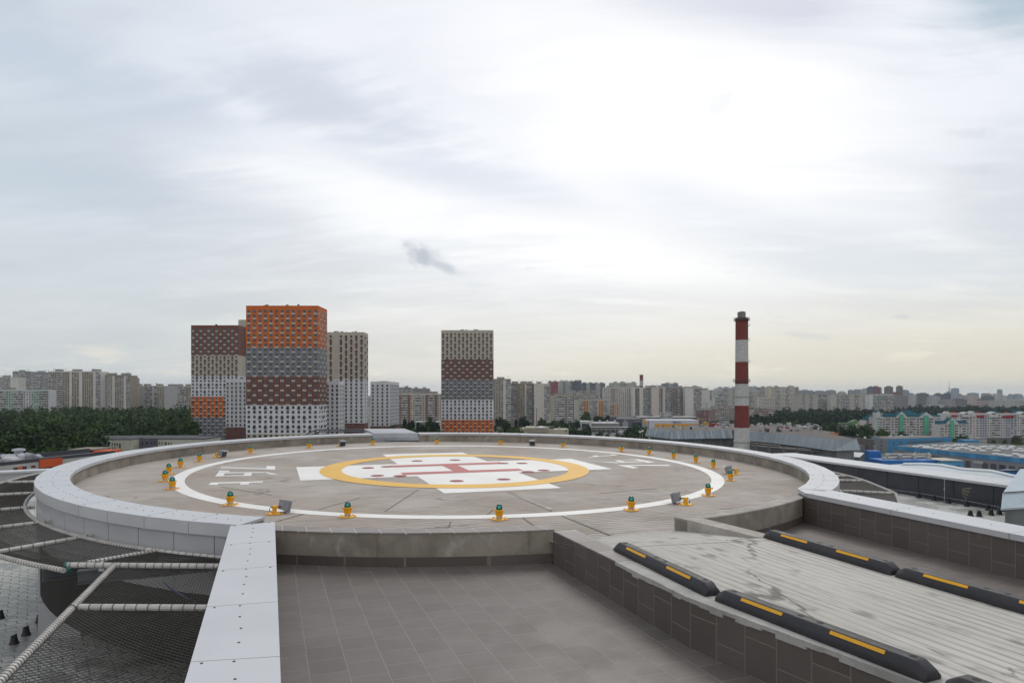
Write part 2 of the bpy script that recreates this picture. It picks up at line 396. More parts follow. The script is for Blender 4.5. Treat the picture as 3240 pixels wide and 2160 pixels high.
M = {}
M['deck'] = groove_concrete('grooved_concrete', (.345, .293, .248), (.425, .388, .350), E1A, .115, .006, False)
M['ramp'] = groove_concrete('ramp_concrete', (.430, .410, .370), (.490, .465, .425), E1A - R(90), .11, .004, True)
M['tile_floor'] = tiles('tile_floor', (.118, .101, .091), (.185, .163, .146), -(E1A + R(90)), .30, .30)
M['cap'] = tiles('tile_cap', (.20, .178, .165), (.40, .38, .36), -E1A, .30, .60, offset=0.0)
M['conc'] = stained_concrete('stained_concrete', (.255, .228, .19))
M['conc_clean'] = stained_concrete('pale_concrete', (.37, .345, .31), False)
M['conc_edge'] = stained_concrete('washed_concrete', (.36, .35, .33), False)
M['coping'] = simple('white_coated_metal', (.475, .485, .50), .38, .0, .05, 1.2, dirt=.10)
M['coping_side'] = simple('shaded_coated_metal', (.43, .435, .45), .45, .0, .05, 1.2)  # same coping metal; the shade on its fascias is put into a darker colour
M['clad'] = simple('grey_cladding', (.36, .36, .375), .42, 0, .05, .8)
M['dark'] = simple('dark_gap', (.02, .02, .02), .8)
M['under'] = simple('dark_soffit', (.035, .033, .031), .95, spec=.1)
M['white_paint'] = paint('white_paint', (.74, .725, .69))
M['yellow_paint'] = paint('yellow_paint', (.70, .40, .045), .3)
M['red_paint'] = paint('red_paint', (.42, .105, .09), .5)
M['red_cap'] = simple('red_cover', (.33, .075, .08), .6)
M['yel'] = simple('yellow_enamel', (.74, .37, .012), .38, 0, .06, 12)
M['galv'] = simple('galvanised_steel', (.40, .41, .42), .45, .6, .15, 9)
M['grey_enamel'] = simple('grey_enamel', (.25, .255, .28), .45, .2, .08, 9)
M['rubber'] = simple('black_rubber', (.022, .021, .024), .55, 0, .25, 7, bump=.25, bscale=50)
M['strip'] = simple('yellow_reflective_strip', (.72, .36, .01), .35, 0, .06, 10)
M['bolt'] = simple('dark_bolt', (.10, .07, .05), .6, .4)
M['rope'] = simple('net_rope', (.085, .08, .072), .85, 0, .2, 8)
M['knot'] = simple('lit_net_knot', (.33, .315, .29), .8)  # rope knots; their highlights are put into this pale colour
M['pipe'] = simple('painted_pipe', (.43, .415, .385), .5, .1, .18, 5, dirt=.3)
M['lash'] = simple('rope_lashing', (.13, .12, .105), .85)
M['steel_dark'] = simple('dark_steel', (.085, .09, .095), .5, .3, .2, 4)
M['wire'] = simple('black_cable', (.02, .02, .02), .5)
M['blue_tarp'] = simple('blue_sheet', (.02, .05, .16), .6, 0, .2, 6)
M['blue_rope'] = simple('navy_rope', (.015, .016, .04), .7)
M['sheet'] = simple('pale_sheet_metal', (.36, .42, .455), .42, .25, .10, 1.5, stretch=(4, 4, .6), dirt=.15)
M['membrane'] = simple('dark_membrane', (.040, .040, .047), .6, 0, .22, 1.4)
M['flatroof'] = simple('grey_roof_membrane', (.40, .44, .46), .6, 0, .10, .5, dirt=.2)
def lens_mat():
    m, t, b = mat0('green_glass')
    b.inputs['Base Color'].default_value = (.0, .095, .08, 1); b.inputs['Roughness'].default_value = .06
    b.inputs['Specular IOR Level'].default_value = .7; b.inputs['Transmission Weight'].default_value = .25; b.inputs['IOR'].default_value = 1.45
    return m
M['lens'] = lens_mat()
def emit_mat(name, col, s):
    m, t, b = mat0(name); b.inputs['Base Color'].default_value = (*col, 1)
    b.inputs['Emission Color'].default_value = (*col, 1); b.inputs['Emission Strength'].default_value = s
    return m
M['bulb'] = emit_mat('lit_bulb', (.35, 1.0, .85), 2.0)
def glass_mat():
    m, t, b = mat0('dark_window_glass'); n = t.noise(t.node('ShaderNodeNewGeometry').outputs['Position'], .35, 2)
    t.l.new(t.mix(t.ramp(n, .35, .65), (.022, .027, .035), (.075, .085, .10)), b.inputs['Base Color'])
    b.inputs['Roughness'].default_value = .12; b.inputs['Specular IOR Level'].default_value = .5
    return m
M['glass'] = glass_mat()

# ================================================================== the roof: pad, walls, walkway
def arc_poly(r0, r1, a0, a1, n):
    aa = [a0 + (a1 - a0) * k / n for k in range(n + 1)]
    P = lambda r, a: (PX0 + r * math.cos(a), PY0 + r * math.sin(a))
    return [P(r1, a) for a in aa] + [P(r0, a) for a in reversed(aa)]
def band(mb, r0, r1, a0, a1, n, z0, z1, m=0, mt=None):
    """ring segment as quads; z0, z1: functions of x, y"""
    for k in range(n):
        b0 = a0 + (a1 - a0) * k / n; b1 = a0 + (a1 - a0) * (k + 1) / n
        mb.prism(arc_poly(r0, r1, b0, b1, 1), z0, z1, m, mt)

# --- the pad itself, its slab and its painted markings
mb = MB()
poly = [(PX0 + 8.22 * math.cos(2 * math.pi * k / 180), PY0 + 8.22 * math.sin(2 * math.pi * k / 180)) for k in range(180)]
mb.prism(poly, lambda x, y: dz(x, y) - .5, dz, 1, 0)
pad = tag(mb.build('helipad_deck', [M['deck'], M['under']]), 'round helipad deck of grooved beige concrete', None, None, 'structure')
def sheet(name, pts_list, m, up=.004, lab=None):
    mb = MB()
    for pts in pts_list: mb.face([(p[0], p[1], dz(p[0], p[1]) + up) for p in pts])
    o = mb.build(name, m, pad)
    if lab: o['label'] = lab
    return o
def ringmark(name, r0, r1, m, up, n=160):
    return sheet(name, [arc_poly(r0, r1, 2 * math.pi * k / n, 2 * math.pi * (k + 1) / n, 1) for k in range(n)], m, up)
ringmark('circle_marking', 6.20, 6.485, M['white_paint'], .004)['label'] = 'large thin white painted circle near the lights'
# cross: fitted to the corners seen in the photograph
corn = [deck(*p) for p in ((942.1, 1475.8), (954.1, 1518.1), (1408.9, 1563.3), (1790.3, 1545.4), (1935.7, 1482.4), (1800.5, 1451.0), (1460.0, 1431.9), (1208.2, 1437.5))]
inner = [deck(*p) for p in ((1319.6, 1511.5), (1651.3, 1500.3), (1537.8, 1462.5), (1252.0, 1468.9))]
lm = (corn[0] + corn[1]) / 2; rm = (corn[4] + corn[5]) / 2; bm = (corn[2] + corn[3]) / 2; tm = (corn[6] + corn[7]) / 2
cc = (lm + rm + bm + tm) / 4
cang = (math.atan2((rm - lm).y, (rm - lm).x) + math.atan2((tm - bm).y, (tm - bm).x) - math.pi / 2) / 2
cL = ((rm - lm).length + (tm - bm).length) / 4
cW = sum((a - b).length for a, b in ((corn[0], corn[1]), (corn[2], corn[3]), (corn[4], corn[5]), (corn[6], corn[7]))) / 8
cx, cy = Vector((math.cos(cang), math.sin(cang))), Vector((-math.sin(cang), math.cos(cang)))
def cp2(a, b): q = Vector((cc.x, cc.y)) + cx * a + cy * b; return (q.x, q.y)
sheet('cross_marking', [[cp2(-cL, -cW), cp2(cL, -cW), cp2(cL, cW), cp2(-cL, cW)], [cp2(-cW, cW), cp2(cW, cW), cp2(cW, cL), cp2(-cW, cL)], [cp2(-cW, -cL), cp2(cW, -cL), cp2(cW, -cW), cp2(-cW, -cW)]], M['white_paint'], .0045, 'white painted cross under the yellow ring')
ringmark('ring_marking', 2.83, 3.345, M['yellow_paint'], .0085)['label'] = 'broad yellow painted ring over the white cross'
# the letter H lying inside the cross
hw, hl, hs = .95, 1.50, .40
sheet('letter_marking', [[cp2(-hl, hw - hs), cp2(hl, hw - hs), cp2(hl, hw), cp2(-hl, hw)], [cp2(-hl, -hw), cp2(hl, -hw), cp2(hl, -hw + hs), cp2(-hl, -hw + hs)],
                         [cp2(-hs / 2, -hw + hs), cp2(hs / 2, -hw + hs), cp2(hs / 2, hw - hs), cp2(-hs / 2, hw - hs)]], M['red_paint'], .0085, 'red letter H in the middle of the white cross')
def px_poly(ox, oy, s, pts): return [deck(ox + x / s, oy + y / s) for x, y in pts]
LX = lambda pts: px_poly(560, 1440, 5.88, pts)
RX = lambda pts: px_poly(1820, 1400, 5.88, pts)
sheet('letter_marking', [LX([(585, 552), (635, 507), (790, 503), (752, 552)]), LX([(770, 527), (790, 503), (1600, 483), (1596, 505)]), LX([(1185, 516), (1350, 512), (1330, 542), (1170, 545)])], M['white_paint'], .004, 'white painted letter lying nearest the camera on the left')
sheet('letter_marking', [LX([(705, 393), (757, 337), (890, 335), (855, 390)]), LX([(757, 337), (778, 317), (1660, 312), (1640, 327)]), LX([(1255, 335), (1395, 330), (1385, 382), (1235, 386)]), LX([(860, 378), (1240, 368), (1238, 386), (852, 390)]), LX([(1600, 312), (1660, 312), (1895, 355), (1745, 357)]), LX([(765, 312), (785, 288), (985, 288), (960, 311)])], M['white_paint'], .004, 'white painted digit in the middle of the left group')
sheet('letter_marking', [LX([(812, 235), (826, 218), (1665, 245), (1660, 262)]), LX([(1665, 200), (1825, 200), (1829, 268), (1661, 262)])], M['white_paint'], .004, 'white painted digit farthest back on the left')
sheet('letter_marking', [RX([(230, 266), (760, 232), (800, 237), (270, 272)]), RX([(305, 243), (405, 239), (445, 252), (350, 258)]), RX([(625, 228), (720, 222), (800, 237), (690, 240)])], M['white_paint'], .004, 'white painted digit one on the right')
sheet('letter_marking', [RX([(440, 355), (540, 355), (860, 367), (770, 380)]), RX([(770, 380), (860, 364), (1270, 345), (1250, 357)]), RX([(725, 330), (800, 327), (940, 357), (860, 367)]), RX([(725, 330), (740, 327), (1165, 308), (1110, 320)]), RX([(1110, 320), (1165, 308), (1480, 362), (1350, 374)])], M['white_paint'], .004, 'white painted digit in the middle of the right group')
sheet('letter_marking', [RX([(775, 418), (1730, 412), (1790, 430), (1010, 431)]), RX([(775, 418), (985, 426), (1185, 467), (1065, 478)])], M['white_paint'], .004, 'white painted digit nearest the camera on the right')
for k, p in enumerate(((1164.5, 1480.4), (1224, 1476.5), (1194, 1505), (1265.6, 1505.9), (1444.6, 1521.7), (1319.6, 1458.2), (1439.5, 1455.4), (1593.9, 1516.6), (1591.3, 1465.8), (1651.3, 1465.6), (1670, 1492.6), (1720, 1488))):
    q = deck(*p); mb = MB()
    mb.lathe([(.155, .002), (.155, .010), (.14, .013)], q, 24, 0, True)
    a = .3 + k * 1.1
    mb.obox(q + Vector((-.11 * math.cos(cang) , -.11 * math.sin(cang), .0125)) + Vector((-cy.x, -cy.y, 0)) * .018, Vector((cx.x, cx.y, 0)) * .22, Vector((cy.x, cy.y, 0)) * .036, (0, 0, .004), 1)
    mb.build('tie_down_cover', [M['red_cap'], M['dark']], pad)

# --- joints and patched channels cut in the pad
mb = MB(); chn = MB()
def strip(mbx, p, q, w, upz):
    a_, b_ = deck(*p), deck(*q); d_ = Vector(((b_ - a_).x, (b_ - a_).y)).normalized(); n_ = Vector((-d_.y, d_.x)) * w / 2
    mbx.face([(P_.x, P_.y, dz(P_.x, P_.y) + upz) for P_ in (Vector((a_.x, a_.y)) - n_, Vector((b_.x, b_.y)) - n_, Vector((b_.x, b_.y)) + n_, Vector((a_.x, a_.y)) + n_)])
for p, q, w in (((873, 1650), (967.5, 1624), .03), ((1006, 1612), (1140, 1574), .022), ((1217, 1618), (1324, 1548), .02), ((1418, 1672), (1426, 1650), .02), ((1654, 1638), (1688, 1662), .025), ((1530, 1638), (1560, 1612), .02),
                ((1606, 1556), (1745, 1617), .035), ((1778, 1632), (1930, 1694), .04), ((700, 1540), (860, 1566), .02), ((1900, 1560), (2080, 1545), .02)): strip(mb, p, q, w, .0035)
for p, q, w in (((1612, 1556), (1745, 1612), .11), ((1785, 1630), (1938, 1690), .10)): strip(chn, p, q, w, .0045)
tag(mb.build('joint', simple('dark_joint', (.13, .11, .095), .9), pad), kind='stuff'); chn.build('filled_channel', M['conc_clean'], pad)

# --- parapet round the pad
A_R, A_L = R(-36.8), R(256.4)
CT = .302                                   # top of the coping above the pad
def gap_angle(px, py):
    q = deck(px, py, CT); return math.atan2(q.y - PY0, q.x - PX0)
G0, G1 = gap_angle(1327, 1371.3), gap_angle(1181, 1373.4)
par = thing('parapet', 'round white-capped parapet of the helipad', 'parapet', (PX0, PY0 + 8.4, dz(PX0, PY0 + 8.4)))
up = lambda h: (lambda x, y: dz(x, y) + h)
for a0, a1 in ((A_R, G0), (G1, A_L)):
    mb = MB(); band(mb, 8.225, 8.68, a0, a1, int((a1 - a0) / R(2.0)), up(-.02), up(CT - .035)); mb.build('inner_wall', M['conc'], par)
RV = [0]
def coping_panel(mb, i0, i1, o0, o1, top, fi, fo, rivets=True):
    """one capping panel: inner edge i0->i1, outer edge o0->o1 (2D), top(x,y), fascia depths inside and outside"""
    T = lambda p, d=0: Vector((p[0], p[1], top(p[0], p[1]) - d))
    mb.face([T(i0), T(i1), T(o1), T(o0)], 0)
    mb.face([T(i1), T(i0), T(i0, fi), T(i1, fi)], 1)
    mb.face([T(o0), T(o1), T(o1, fo), T(o0, fo)], 1)
    mb.face([T(i0), T(o0), T(o0, fo), T(i0, fi)], 1); mb.face([T(o1), T(i1), T(i1, fi), T(o1, fo)], 1)
    if rivets:
        i0, i1, o0, o1 = (Vector((*p, 0)) for p in (i0, i1, o0, o1))
        for u, w in ((.5, .5), (.03, .12), (.03, .52), (.03, .88), (.27, .5), (.75, .5)):
            if rnd.random() < .12: continue
            p = i0.lerp(i1, u).lerp(o0.lerp(o1, u), w + rnd.uniform(-.02, .02))
            mb.lathe([(.011, 0), (.008, .004)], (p.x, p.y, top(p.x, p.y)), 6, 2)
P2 = lambda r, a: (PX0 + r * math.cos(a), PY0 + r * math.sin(a))
for a0, a1 in ((A_R, G0), (G1, A_L)):
    mb = MB(); n = max(1, round((a1 - a0) / R(5.25))); g = .0045 / 8.4
    for k in range(n):
        b0 = a0 + (a1 - a0) * k / n + g; b1 = a0 + (a1 - a0) * (k + 1) / n - g
        coping_panel(mb, P2(8.195, b0), P2(8.195, b1), P2(8.735, b0), P2(8.735, b1), up(CT), .064, .165)
    if a1 == A_L: mb.build('coping', [M['coping'], M['coping_side'], M['bolt']], par)
    else: mb_r = mb
mb = mb_r
# the last panel on the right turns to meet the straight wall
coping_panel(mb, (5.06, 11.535), P2(8.195, A_R - .001), (5.655, 11.885), P2(8.735, A_R - .001), up(CT), .064, .165, False)
mb.build('coping', [M['coping'], M['coping_side'], M['bolt']], par)
mb = MB(); n = 68
for k in range(n):
    b0 = A_R - .05 + (A_L - A_R + .08) * k / n + .0007; b1 = A_R - .05 + (A_L - A_R + .08) * (k + 1) / n - .0007
    mb.prism(arc_poly(8.66, 8.70, b0, b1, 1), up(CT - .95), up(CT - .150))
mb.build('outer_cladding', M['clad'], par)
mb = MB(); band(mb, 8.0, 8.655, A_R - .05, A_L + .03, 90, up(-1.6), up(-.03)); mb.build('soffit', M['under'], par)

# --- low curved walls either side of the walkway
ZR, ZP = -1.79, -2.23                       # rim and walkway level, terrace level
def low_wall(name, label, a0, a1, r0, r1, skirt=True):
    t = thing(name, label, 'wall', (PX0 + r1 * math.cos((a0 + a1) / 2), PY0 + r1 * math.sin((a0 + a1) / 2), ZP))
    n = max(4, int(abs(a1 - a0) / R(1.5)))
    mb = MB(); mb.prism(arc_poly(r0 + .004, r1 - .006, a0, a1, n), ZP, ZR - .022); mb.build('wall', M['conc'], t)
    mb = MB(); mb.prism(arc_poly(r0, r1, a0, a1, n), ZR - .022, ZR); mb.build('cap', M['cap'] if skirt else M['conc_clean'], t)
    mb = MB(); mb.prism(arc_poly(r1 - .006, r1 + .006, a0 + .002, a1 - .002, n), ZP, ZP + .125); mb.build('skirting', M['tile_wall'], t)
    return t
E2 = Vector((-.340, .940, 0)); E1 = Vector((.940, .340, 0))
M['tile_wall'] = tiles('tile_wall', (.100, .083, .074), (.165, .148, .133), 0, .30, .30, wall_u=(-.340, .940))
low_wall('low_wall', 'curved low concrete wall closing the near tiled terrace', R(-103.2), R(-76.3), 8.03, 8.33)
low_wall('low_wall', 'curved low concrete wall closing the far right terrace', R(-62.2), R(-36.0), 8.12, 8.40, False)
# kerb beside the walkway: flush with it at its near end
kb = MB(); kb.prism([(2.405, 9.79), (2.765, 9.715), (3.36, 8.42), (3.09, 8.40)], ZP, ZR + .002)
tag(kb.build('kerb', M['conc_clean']), 'short tapering concrete kerb on the right of the walkway start', 'kerb')

# --- the walkway: a short rise from the pad, then level
LE = [(.85, 7.9), (1.57, 5.90), (2.43, 4.36), (3.40, 2.55)]
RE = [(3.36, 8.42), (3.93, 6.74), (4.42, 5.40), (5.35, 2.80)]
mb = MB()
mb.prism([(x + .035, y) for x, y in LE] + RE[::-1], ZP - .3, ZR, 0)
rows = 8; cols = 14; grid = []
for i in range(rows + 1):
    f = i / rows; row = []
    for j in range(cols + 1):
        g = j / cols; a = R(-77.0) + g * R(14.9)
        p0 = P2(8.08, a); p1 = (.90 + (3.45 - .90) * g, 7.78 + (8.30 - 7.78) * g)
        x = p0[0] + (p1[0] - p0[0]) * f; y = p0[1] + (p1[1] - p0[1]) * f
        zz = (dz(*p0) + .006) * (1 - f) + (ZR + .003) * f
        row.append((x, y, zz))
    grid.append(row)
for i in range(rows):
    for j in range(cols): mb.face([grid[i][j], grid[i + 1][j], grid[i + 1][j + 1], grid[i][j + 1]], 0)
walk = tag(mb.build('walkway', [M['ramp']]), 'concrete walkway leading off the pad between black wheel stops', None, None, 'structure')
# tiled side wall of the walkway
sw = thing('side_wall', 'brown tiled side wall of the walkway above the near terrace', 'wall', (1.57, 5.9, ZP))
A0 = Vector((.542, 8.80))
mb = MB(); pts = [A0, Vector(LE[1]), Vector(LE[2]), Vector(LE[3])]
for k in range(3):
    a, b = pts[k], pts[k + 1]; d = (b - a).normalized(); nrm = Vector((d.y, -d.x))
    if nrm.x > 0: nrm = -nrm
    mb.prism([tuple(a), tuple(b), tuple(b - nrm * .03), tuple(a - nrm * .03)], ZP, ZR - .012)
    pts[k + 1] = b
mb.build('tile_facing', M['tile_wall'], sw)
mb = MB(); d = (pts[1] - pts[0]).normalized(); nn = Vector((-d.y, d.x))
mb.prism([tuple(A0), (1.12, 7.19), (1.40, 7.29), (.83, 8.90)], ZR - .03, ZR + .003); mb.build('cap', M['cap'], sw)
mb = MB(); ee = []
for k in range(41):
    f = k / 40; y = 7.19 + (2.55 - 7.19) * f
    xs = [(A0.x, A0.y)] + LE[1:]
    for q in range(len(xs) - 1):
        if xs[q][1] >= y >= xs[q + 1][1]:
            x = xs[q][0] + (xs[q + 1][0] - xs[q][0]) * (xs[q][1] - y) / (xs[q][1] - xs[q + 1][1]); break
    ee.append((x, y))
for k in range(40):
    w0 = .006 + .010 * rnd.random()
    (x0, y0), (x1, y1) = ee[k], ee[k + 1]
    mb.prism([(x0 - w0, y0), (x1 - w0, y1), (x1 + .14, y1), (x0 + .14, y0)], ZR - .03 - .035 * rnd.random(), ZR + .002)
mb.build('mortar_edge', M['conc_edge'], sw)

# --- near terrace, far right terrace, straight coped walls
mb = MB()
near = [P2(8.33, R(-103.0) + k * R(26.4) / 16) for k in range(17)] + [LE[1], LE[2], LE[3], (3.6, 1.2), (-1.05, 1.2), (-3.31, 8.79)]
mb.prism(near, ZP - .25, ZP)
tag(mb.build('terrace', M['tile_floor']), 'near terrace floor of brown square tiles', None, None, 'structure')
mb = MB()
far = [P2(8.40, R(-62.5) + k * R(26.5) / 16) for k in range(17)] + [(6.35, 8.0), (7.9, 2.8), RE[3], RE[2], RE[1], RE[0]]
mb.prism(far, ZP - .25, ZP)
tag(mb.build('terrace', M['tile_floor']), 'right terrace floor of brown tiles', None, None, 'structure')
def straight(name, label, ins, outs, zt, z_in, fi, fo, step, tile_side=True, back=0.0):
    t = thing(name, label, 'wall', ((ins[0][0] + outs[0][0]) / 2, (ins[0][1] + outs[0][1]) / 2, ZP))
    i0, i1, o0, o1 = (Vector((*p, 0)) for p in (ins[0], ins[1], outs[0], outs[1]))
    n = max(2, round((i1 - i0).length / step)); mb = MB(); top = lambda x, y: zt(y)
    gp = .0045 / (i1 - i0).length
    for k in range(n):
        f0, f1 = k / n + gp, (k + 1) / n - gp
        coping_panel(mb, *(tuple(i0.lerp(i1, f)[:2]) for f in (f0, f1)), *(tuple(o0.lerp(o1, f)[:2]) for f in (f0, f1)), top, fi, fo)
    mb.build('coping', [M['coping'], M['coping_side'], M['bolt']], t)
    bk_ = (i0 - i1).normalized() * back; i0, o0 = i0 + bk_, o0 + bk_
    ii, oo = i0.lerp(o0, .10), i1.lerp(o1, .10); oi, o2 = o0.lerp(i0, .08), o1.lerp(i1, .08)
    mb = MB(); mb.prism([tuple(p[:2]) for p in (ii, oo, o2, oi)], -4.3, lambda x, y: zt(y) - .03); mb.build('wall', M['clad'], t)
    jj, jo = i0.lerp(o0, .04), i1.lerp(o1, .04)
    if tile_side:
        mb = MB(); mb.prism([tuple(p[:2]) for p in (jj, jo, oo, ii)], ZP, lambda x, y: zt(y) - .03); mb.build('tile_facing', M['tile_wall'], t)
    return t
straight('coped_wall', 'straight white-capped wall on the left of the near terrace', [(-3.09, 8.73), (-.66, 2.0)], [(-3.56, 8.47), (-1.21, 2.0)], lambda y: -1.655, 0, .05, .12, 1.18)
straight('coped_wall', 'straight white-capped wall beyond the right terrace', [(5.07, 11.53), (7.60, 3.2)], [(5.655, 11.88), (8.14, 3.2)], lambda y: -1.692, 0, .075, .12, 1.62, True, .08)

# --- rubber wheel stops along the walkway
def wheel_stop():
    L, t = 1.85, thing('wheel_stop', '', 'wheel stop', (0, 0, 0), 'wheel stops along the walkway')
    prof = [(-.085, 0), (-.085, .04), (-.078, .052), (-.050, .102), (-.040, .108), (.040, .108), (.050, .102), (.078, .052), (.085, .04), (.085, 0)]
    secs = [(-L / 2, .93, .52), (-L / 2 + .012, .96, .62), (-L / 2 + .075, 1, .97), (-L / 2 + .10, 1, 1), (L / 2 - .10, 1, 1), (L / 2 - .075, 1, .97), (L / 2 - .012, .96, .62), (L / 2, .93, .52)]
    mb = MB(); base = []
    for x, sy, sz in secs:
        base.append(len(mb.v)); mb.v += [(x, p[0] * sy, p[1] * sz) for p in prof]
    n = len(prof)
    for k in range(len(secs) - 1):
        for q in range(n):
            w = (q + 1) % n
            mb.f.append((base[k] + q, base[k + 1] + q, base[k + 1] + w, base[k] + w)); mb.m.append(0); mb.sm.append(True)
    for f in (tuple(base[0] + q for q in range(n)), tuple(base[-1] + q for q in range(n - 1, -1, -1))): mb.f.append(f); mb.m.append(0); mb.sm.append(False)
    for fx in (-.84, -.09, .10, .86): mb.lathe([(.026, .1085), (.022, .1092)], (fx * L / 2, 0, 0), 12, 1)
    mb.build('body', [M['rubber'], M['dark']], t, True, 50)
    for s in (-1, 1):
        for f0, f1 in ((.157, .387), (.62, .847)):
            mb = MB(); x0, x1 = (f0 - .5) * L, (f1 - .5) * L
            a, b = (s * .0655, .0765), (s * .0525, .0995)
            e = (s * .003, .0018)
            P = [(x0, a[0] + e[0], a[1] + e[1]), (x1, a[0] + e[0], a[1] + e[1]), (x1, b[0] + e[0], b[1] + e[1]), (x0, b[0] + e[0], b[1] + e[1])]
            Q = [(x, y - e[0] * 2, z - e[1] * 2) for x, y, z in P]
            if s > 0: P, Q = P[::-1], Q[::-1]
            mb.face(P); mb.face(Q[::-1])
            for k in range(4): mb.face([P[k], Q[k], Q[(k + 1) % 4], P[(k + 1) % 4]])
            mb.build('reflective_strip', M['strip'], t, True)
    return t
ws0 = wheel_stop()
WS = [((1.16, 7.70), (1.725, 5.89), 1, 'black rubber wheel stop with yellow strips at the pad end of the near row'),
      ((1.757, 5.82), (2.56, 4.15), 1, 'black rubber wheel stop with yellow strips in the middle of the near row'),
      ((2.60, 4.05), (3.40, 2.38), 1, 'black rubber wheel stop at the bottom edge, nearest of the near row'),
      ((3.14, 8.38), (3.74, 6.63), 1, 'black rubber wheel stop at the kerb end of the far row'),
      ((3.757, 6.58), (4.39, 4.84), 1, 'black rubber wheel stop following in the far row, cut by the right edge')]
for k, (p, q, s, lab) in enumerate(WS):
    p, q = Vector(p), Vector(q); d = (q - p).normalized(); nr = Vector((-d.y, d.x))
    c = p + d * .925 + nr * .085
    o = ws0 if k == 0 else dup(ws0, (0, 0, 0))
    o.location = (c.x, c.y, ZR + .003); o.rotation_euler = (0, 0, math.atan2(d.y, d.x)); o['label'] = lab

# --- pad lights
def pad_light():
    t = thing('pad_light', '', 'pad light', (0, 0, 0), 'green perimeter lights round the pad')
    mb = MB(); mb.lathe([(.139, 0), (.139, .010), (.134, .014), (.05, .014)], (0, 0, 0), 32, 0)
    for k in range(6):
        a = k * math.pi / 3 + .3; mb.lathe([(.011, .014), (.009, .022)], (.112 * math.cos(a), .112 * math.sin(a), 0), 8, 1)
    mb.build('base_plate', [M['yel'], M['bolt']], t, True)
    mb = MB(); mb.lathe([(.047, .012), (.047, .045)], (0, 0, 0), 20); mb.build('collar', M['galv'], t, True)
    mb = MB(); mb.lathe([(.046, .043), (.049, .06), (.058, .125), (.070, .138), (.070, .150), (.052, .154)], (0, 0, 0), 24, 0)
    for k in range(3):
        a = k * 2 * math.pi / 3; d = Vector((math.cos(a), math.sin(a), 0)); n = Vector((-d.y, d.x, 0))
        mb.obox(d * .066 - n * .011 + Vector((0, 0, .128)), d * .026, n * .022, (0, 0, .028), 0)
    for k in range(8):
        a = k * math.pi / 4; d = Vector((math.cos(a), math.sin(a), 0)); n = Vector((-d.y, d.x, 0))
        mb.obox(d * .046 - n * .003 + Vector((0, 0, .055)), d * .011, n * .006, d * .007 + Vector((0, 0, .07)), 0)
    mb.build('body', [M['yel']], t, True)
    mb = MB(); mb.lathe([(.052, .150), (.053, .165), (.049, .195), (.042, .220), (.033, .233), (.016, .239)], (0, 0, 0), 24, 0); mb.build('lens', M['lens'], t, True, 80)
    mb = MB(); mb.lathe([(.010, .170), (.013, .180), (.013, .200), (.006, .207)], (0, 0, 0), 12, 0); mb.build('bulb', M['bulb'], t, True)
    return t
pl0 = pad_light()
LIGHTS = [('left', (522.5, 1521.8)), ('left', (534, 1498)), ('left', (545.5, 1546)), ('left', (571, 1478.4)), ('left', (631, 1460.6)),
          ('back', (792.2, 1434.4)), ('back', (978.6, 1417.3)), ('back', (1179.9, 1407.1)), ('back', (1382.6, 1403.7)), ('back', (1584.4, 1406.5)), ('back', (1781, 1414.6)), ('back', (1966.7, 1428.6)),
          ('right', (2053.7, 1437.8)), ('right', (2131.5, 1450)), ('right', (2201.7, 1463)), ('right', (2257, 1479.7)), ('right', (2310.8, 1519.4)), ('right', (2240.3, 1566.7)),
          ('front', (1997.3, 1612.9)), ('front', (1579.6, 1641.8)), ('front', (1100, 1634)), ('front', (728.6, 1596.6))]
OR = ['first', 'second', 'third', 'fourth', 'fifth', 'sixth', 'seventh']
LAB = {'left': 'yellow pad light with green dome, %s from the left in the left cluster', 'back': 'yellow pad light with green dome before the far parapet, %s from the left',
       'right': 'yellow pad light with green dome on the right curve, %s going from far to near', 'front': 'large yellow pad light with green dome on the near arc, %s from the right'}
cnt = {}
for k, (side, p) in enumerate(LIGHTS):
    o = pl0 if k == 0 else dup(pl0, (0, 0, 0))
    q = deck(*p); o.location = (q.x, q.y, q.z + .001); o.rotation_euler = (0, 0, k * .61)
    i = cnt.get(side, 0); cnt[side] = i + 1
    o['label'] = LAB[side] % OR[i]

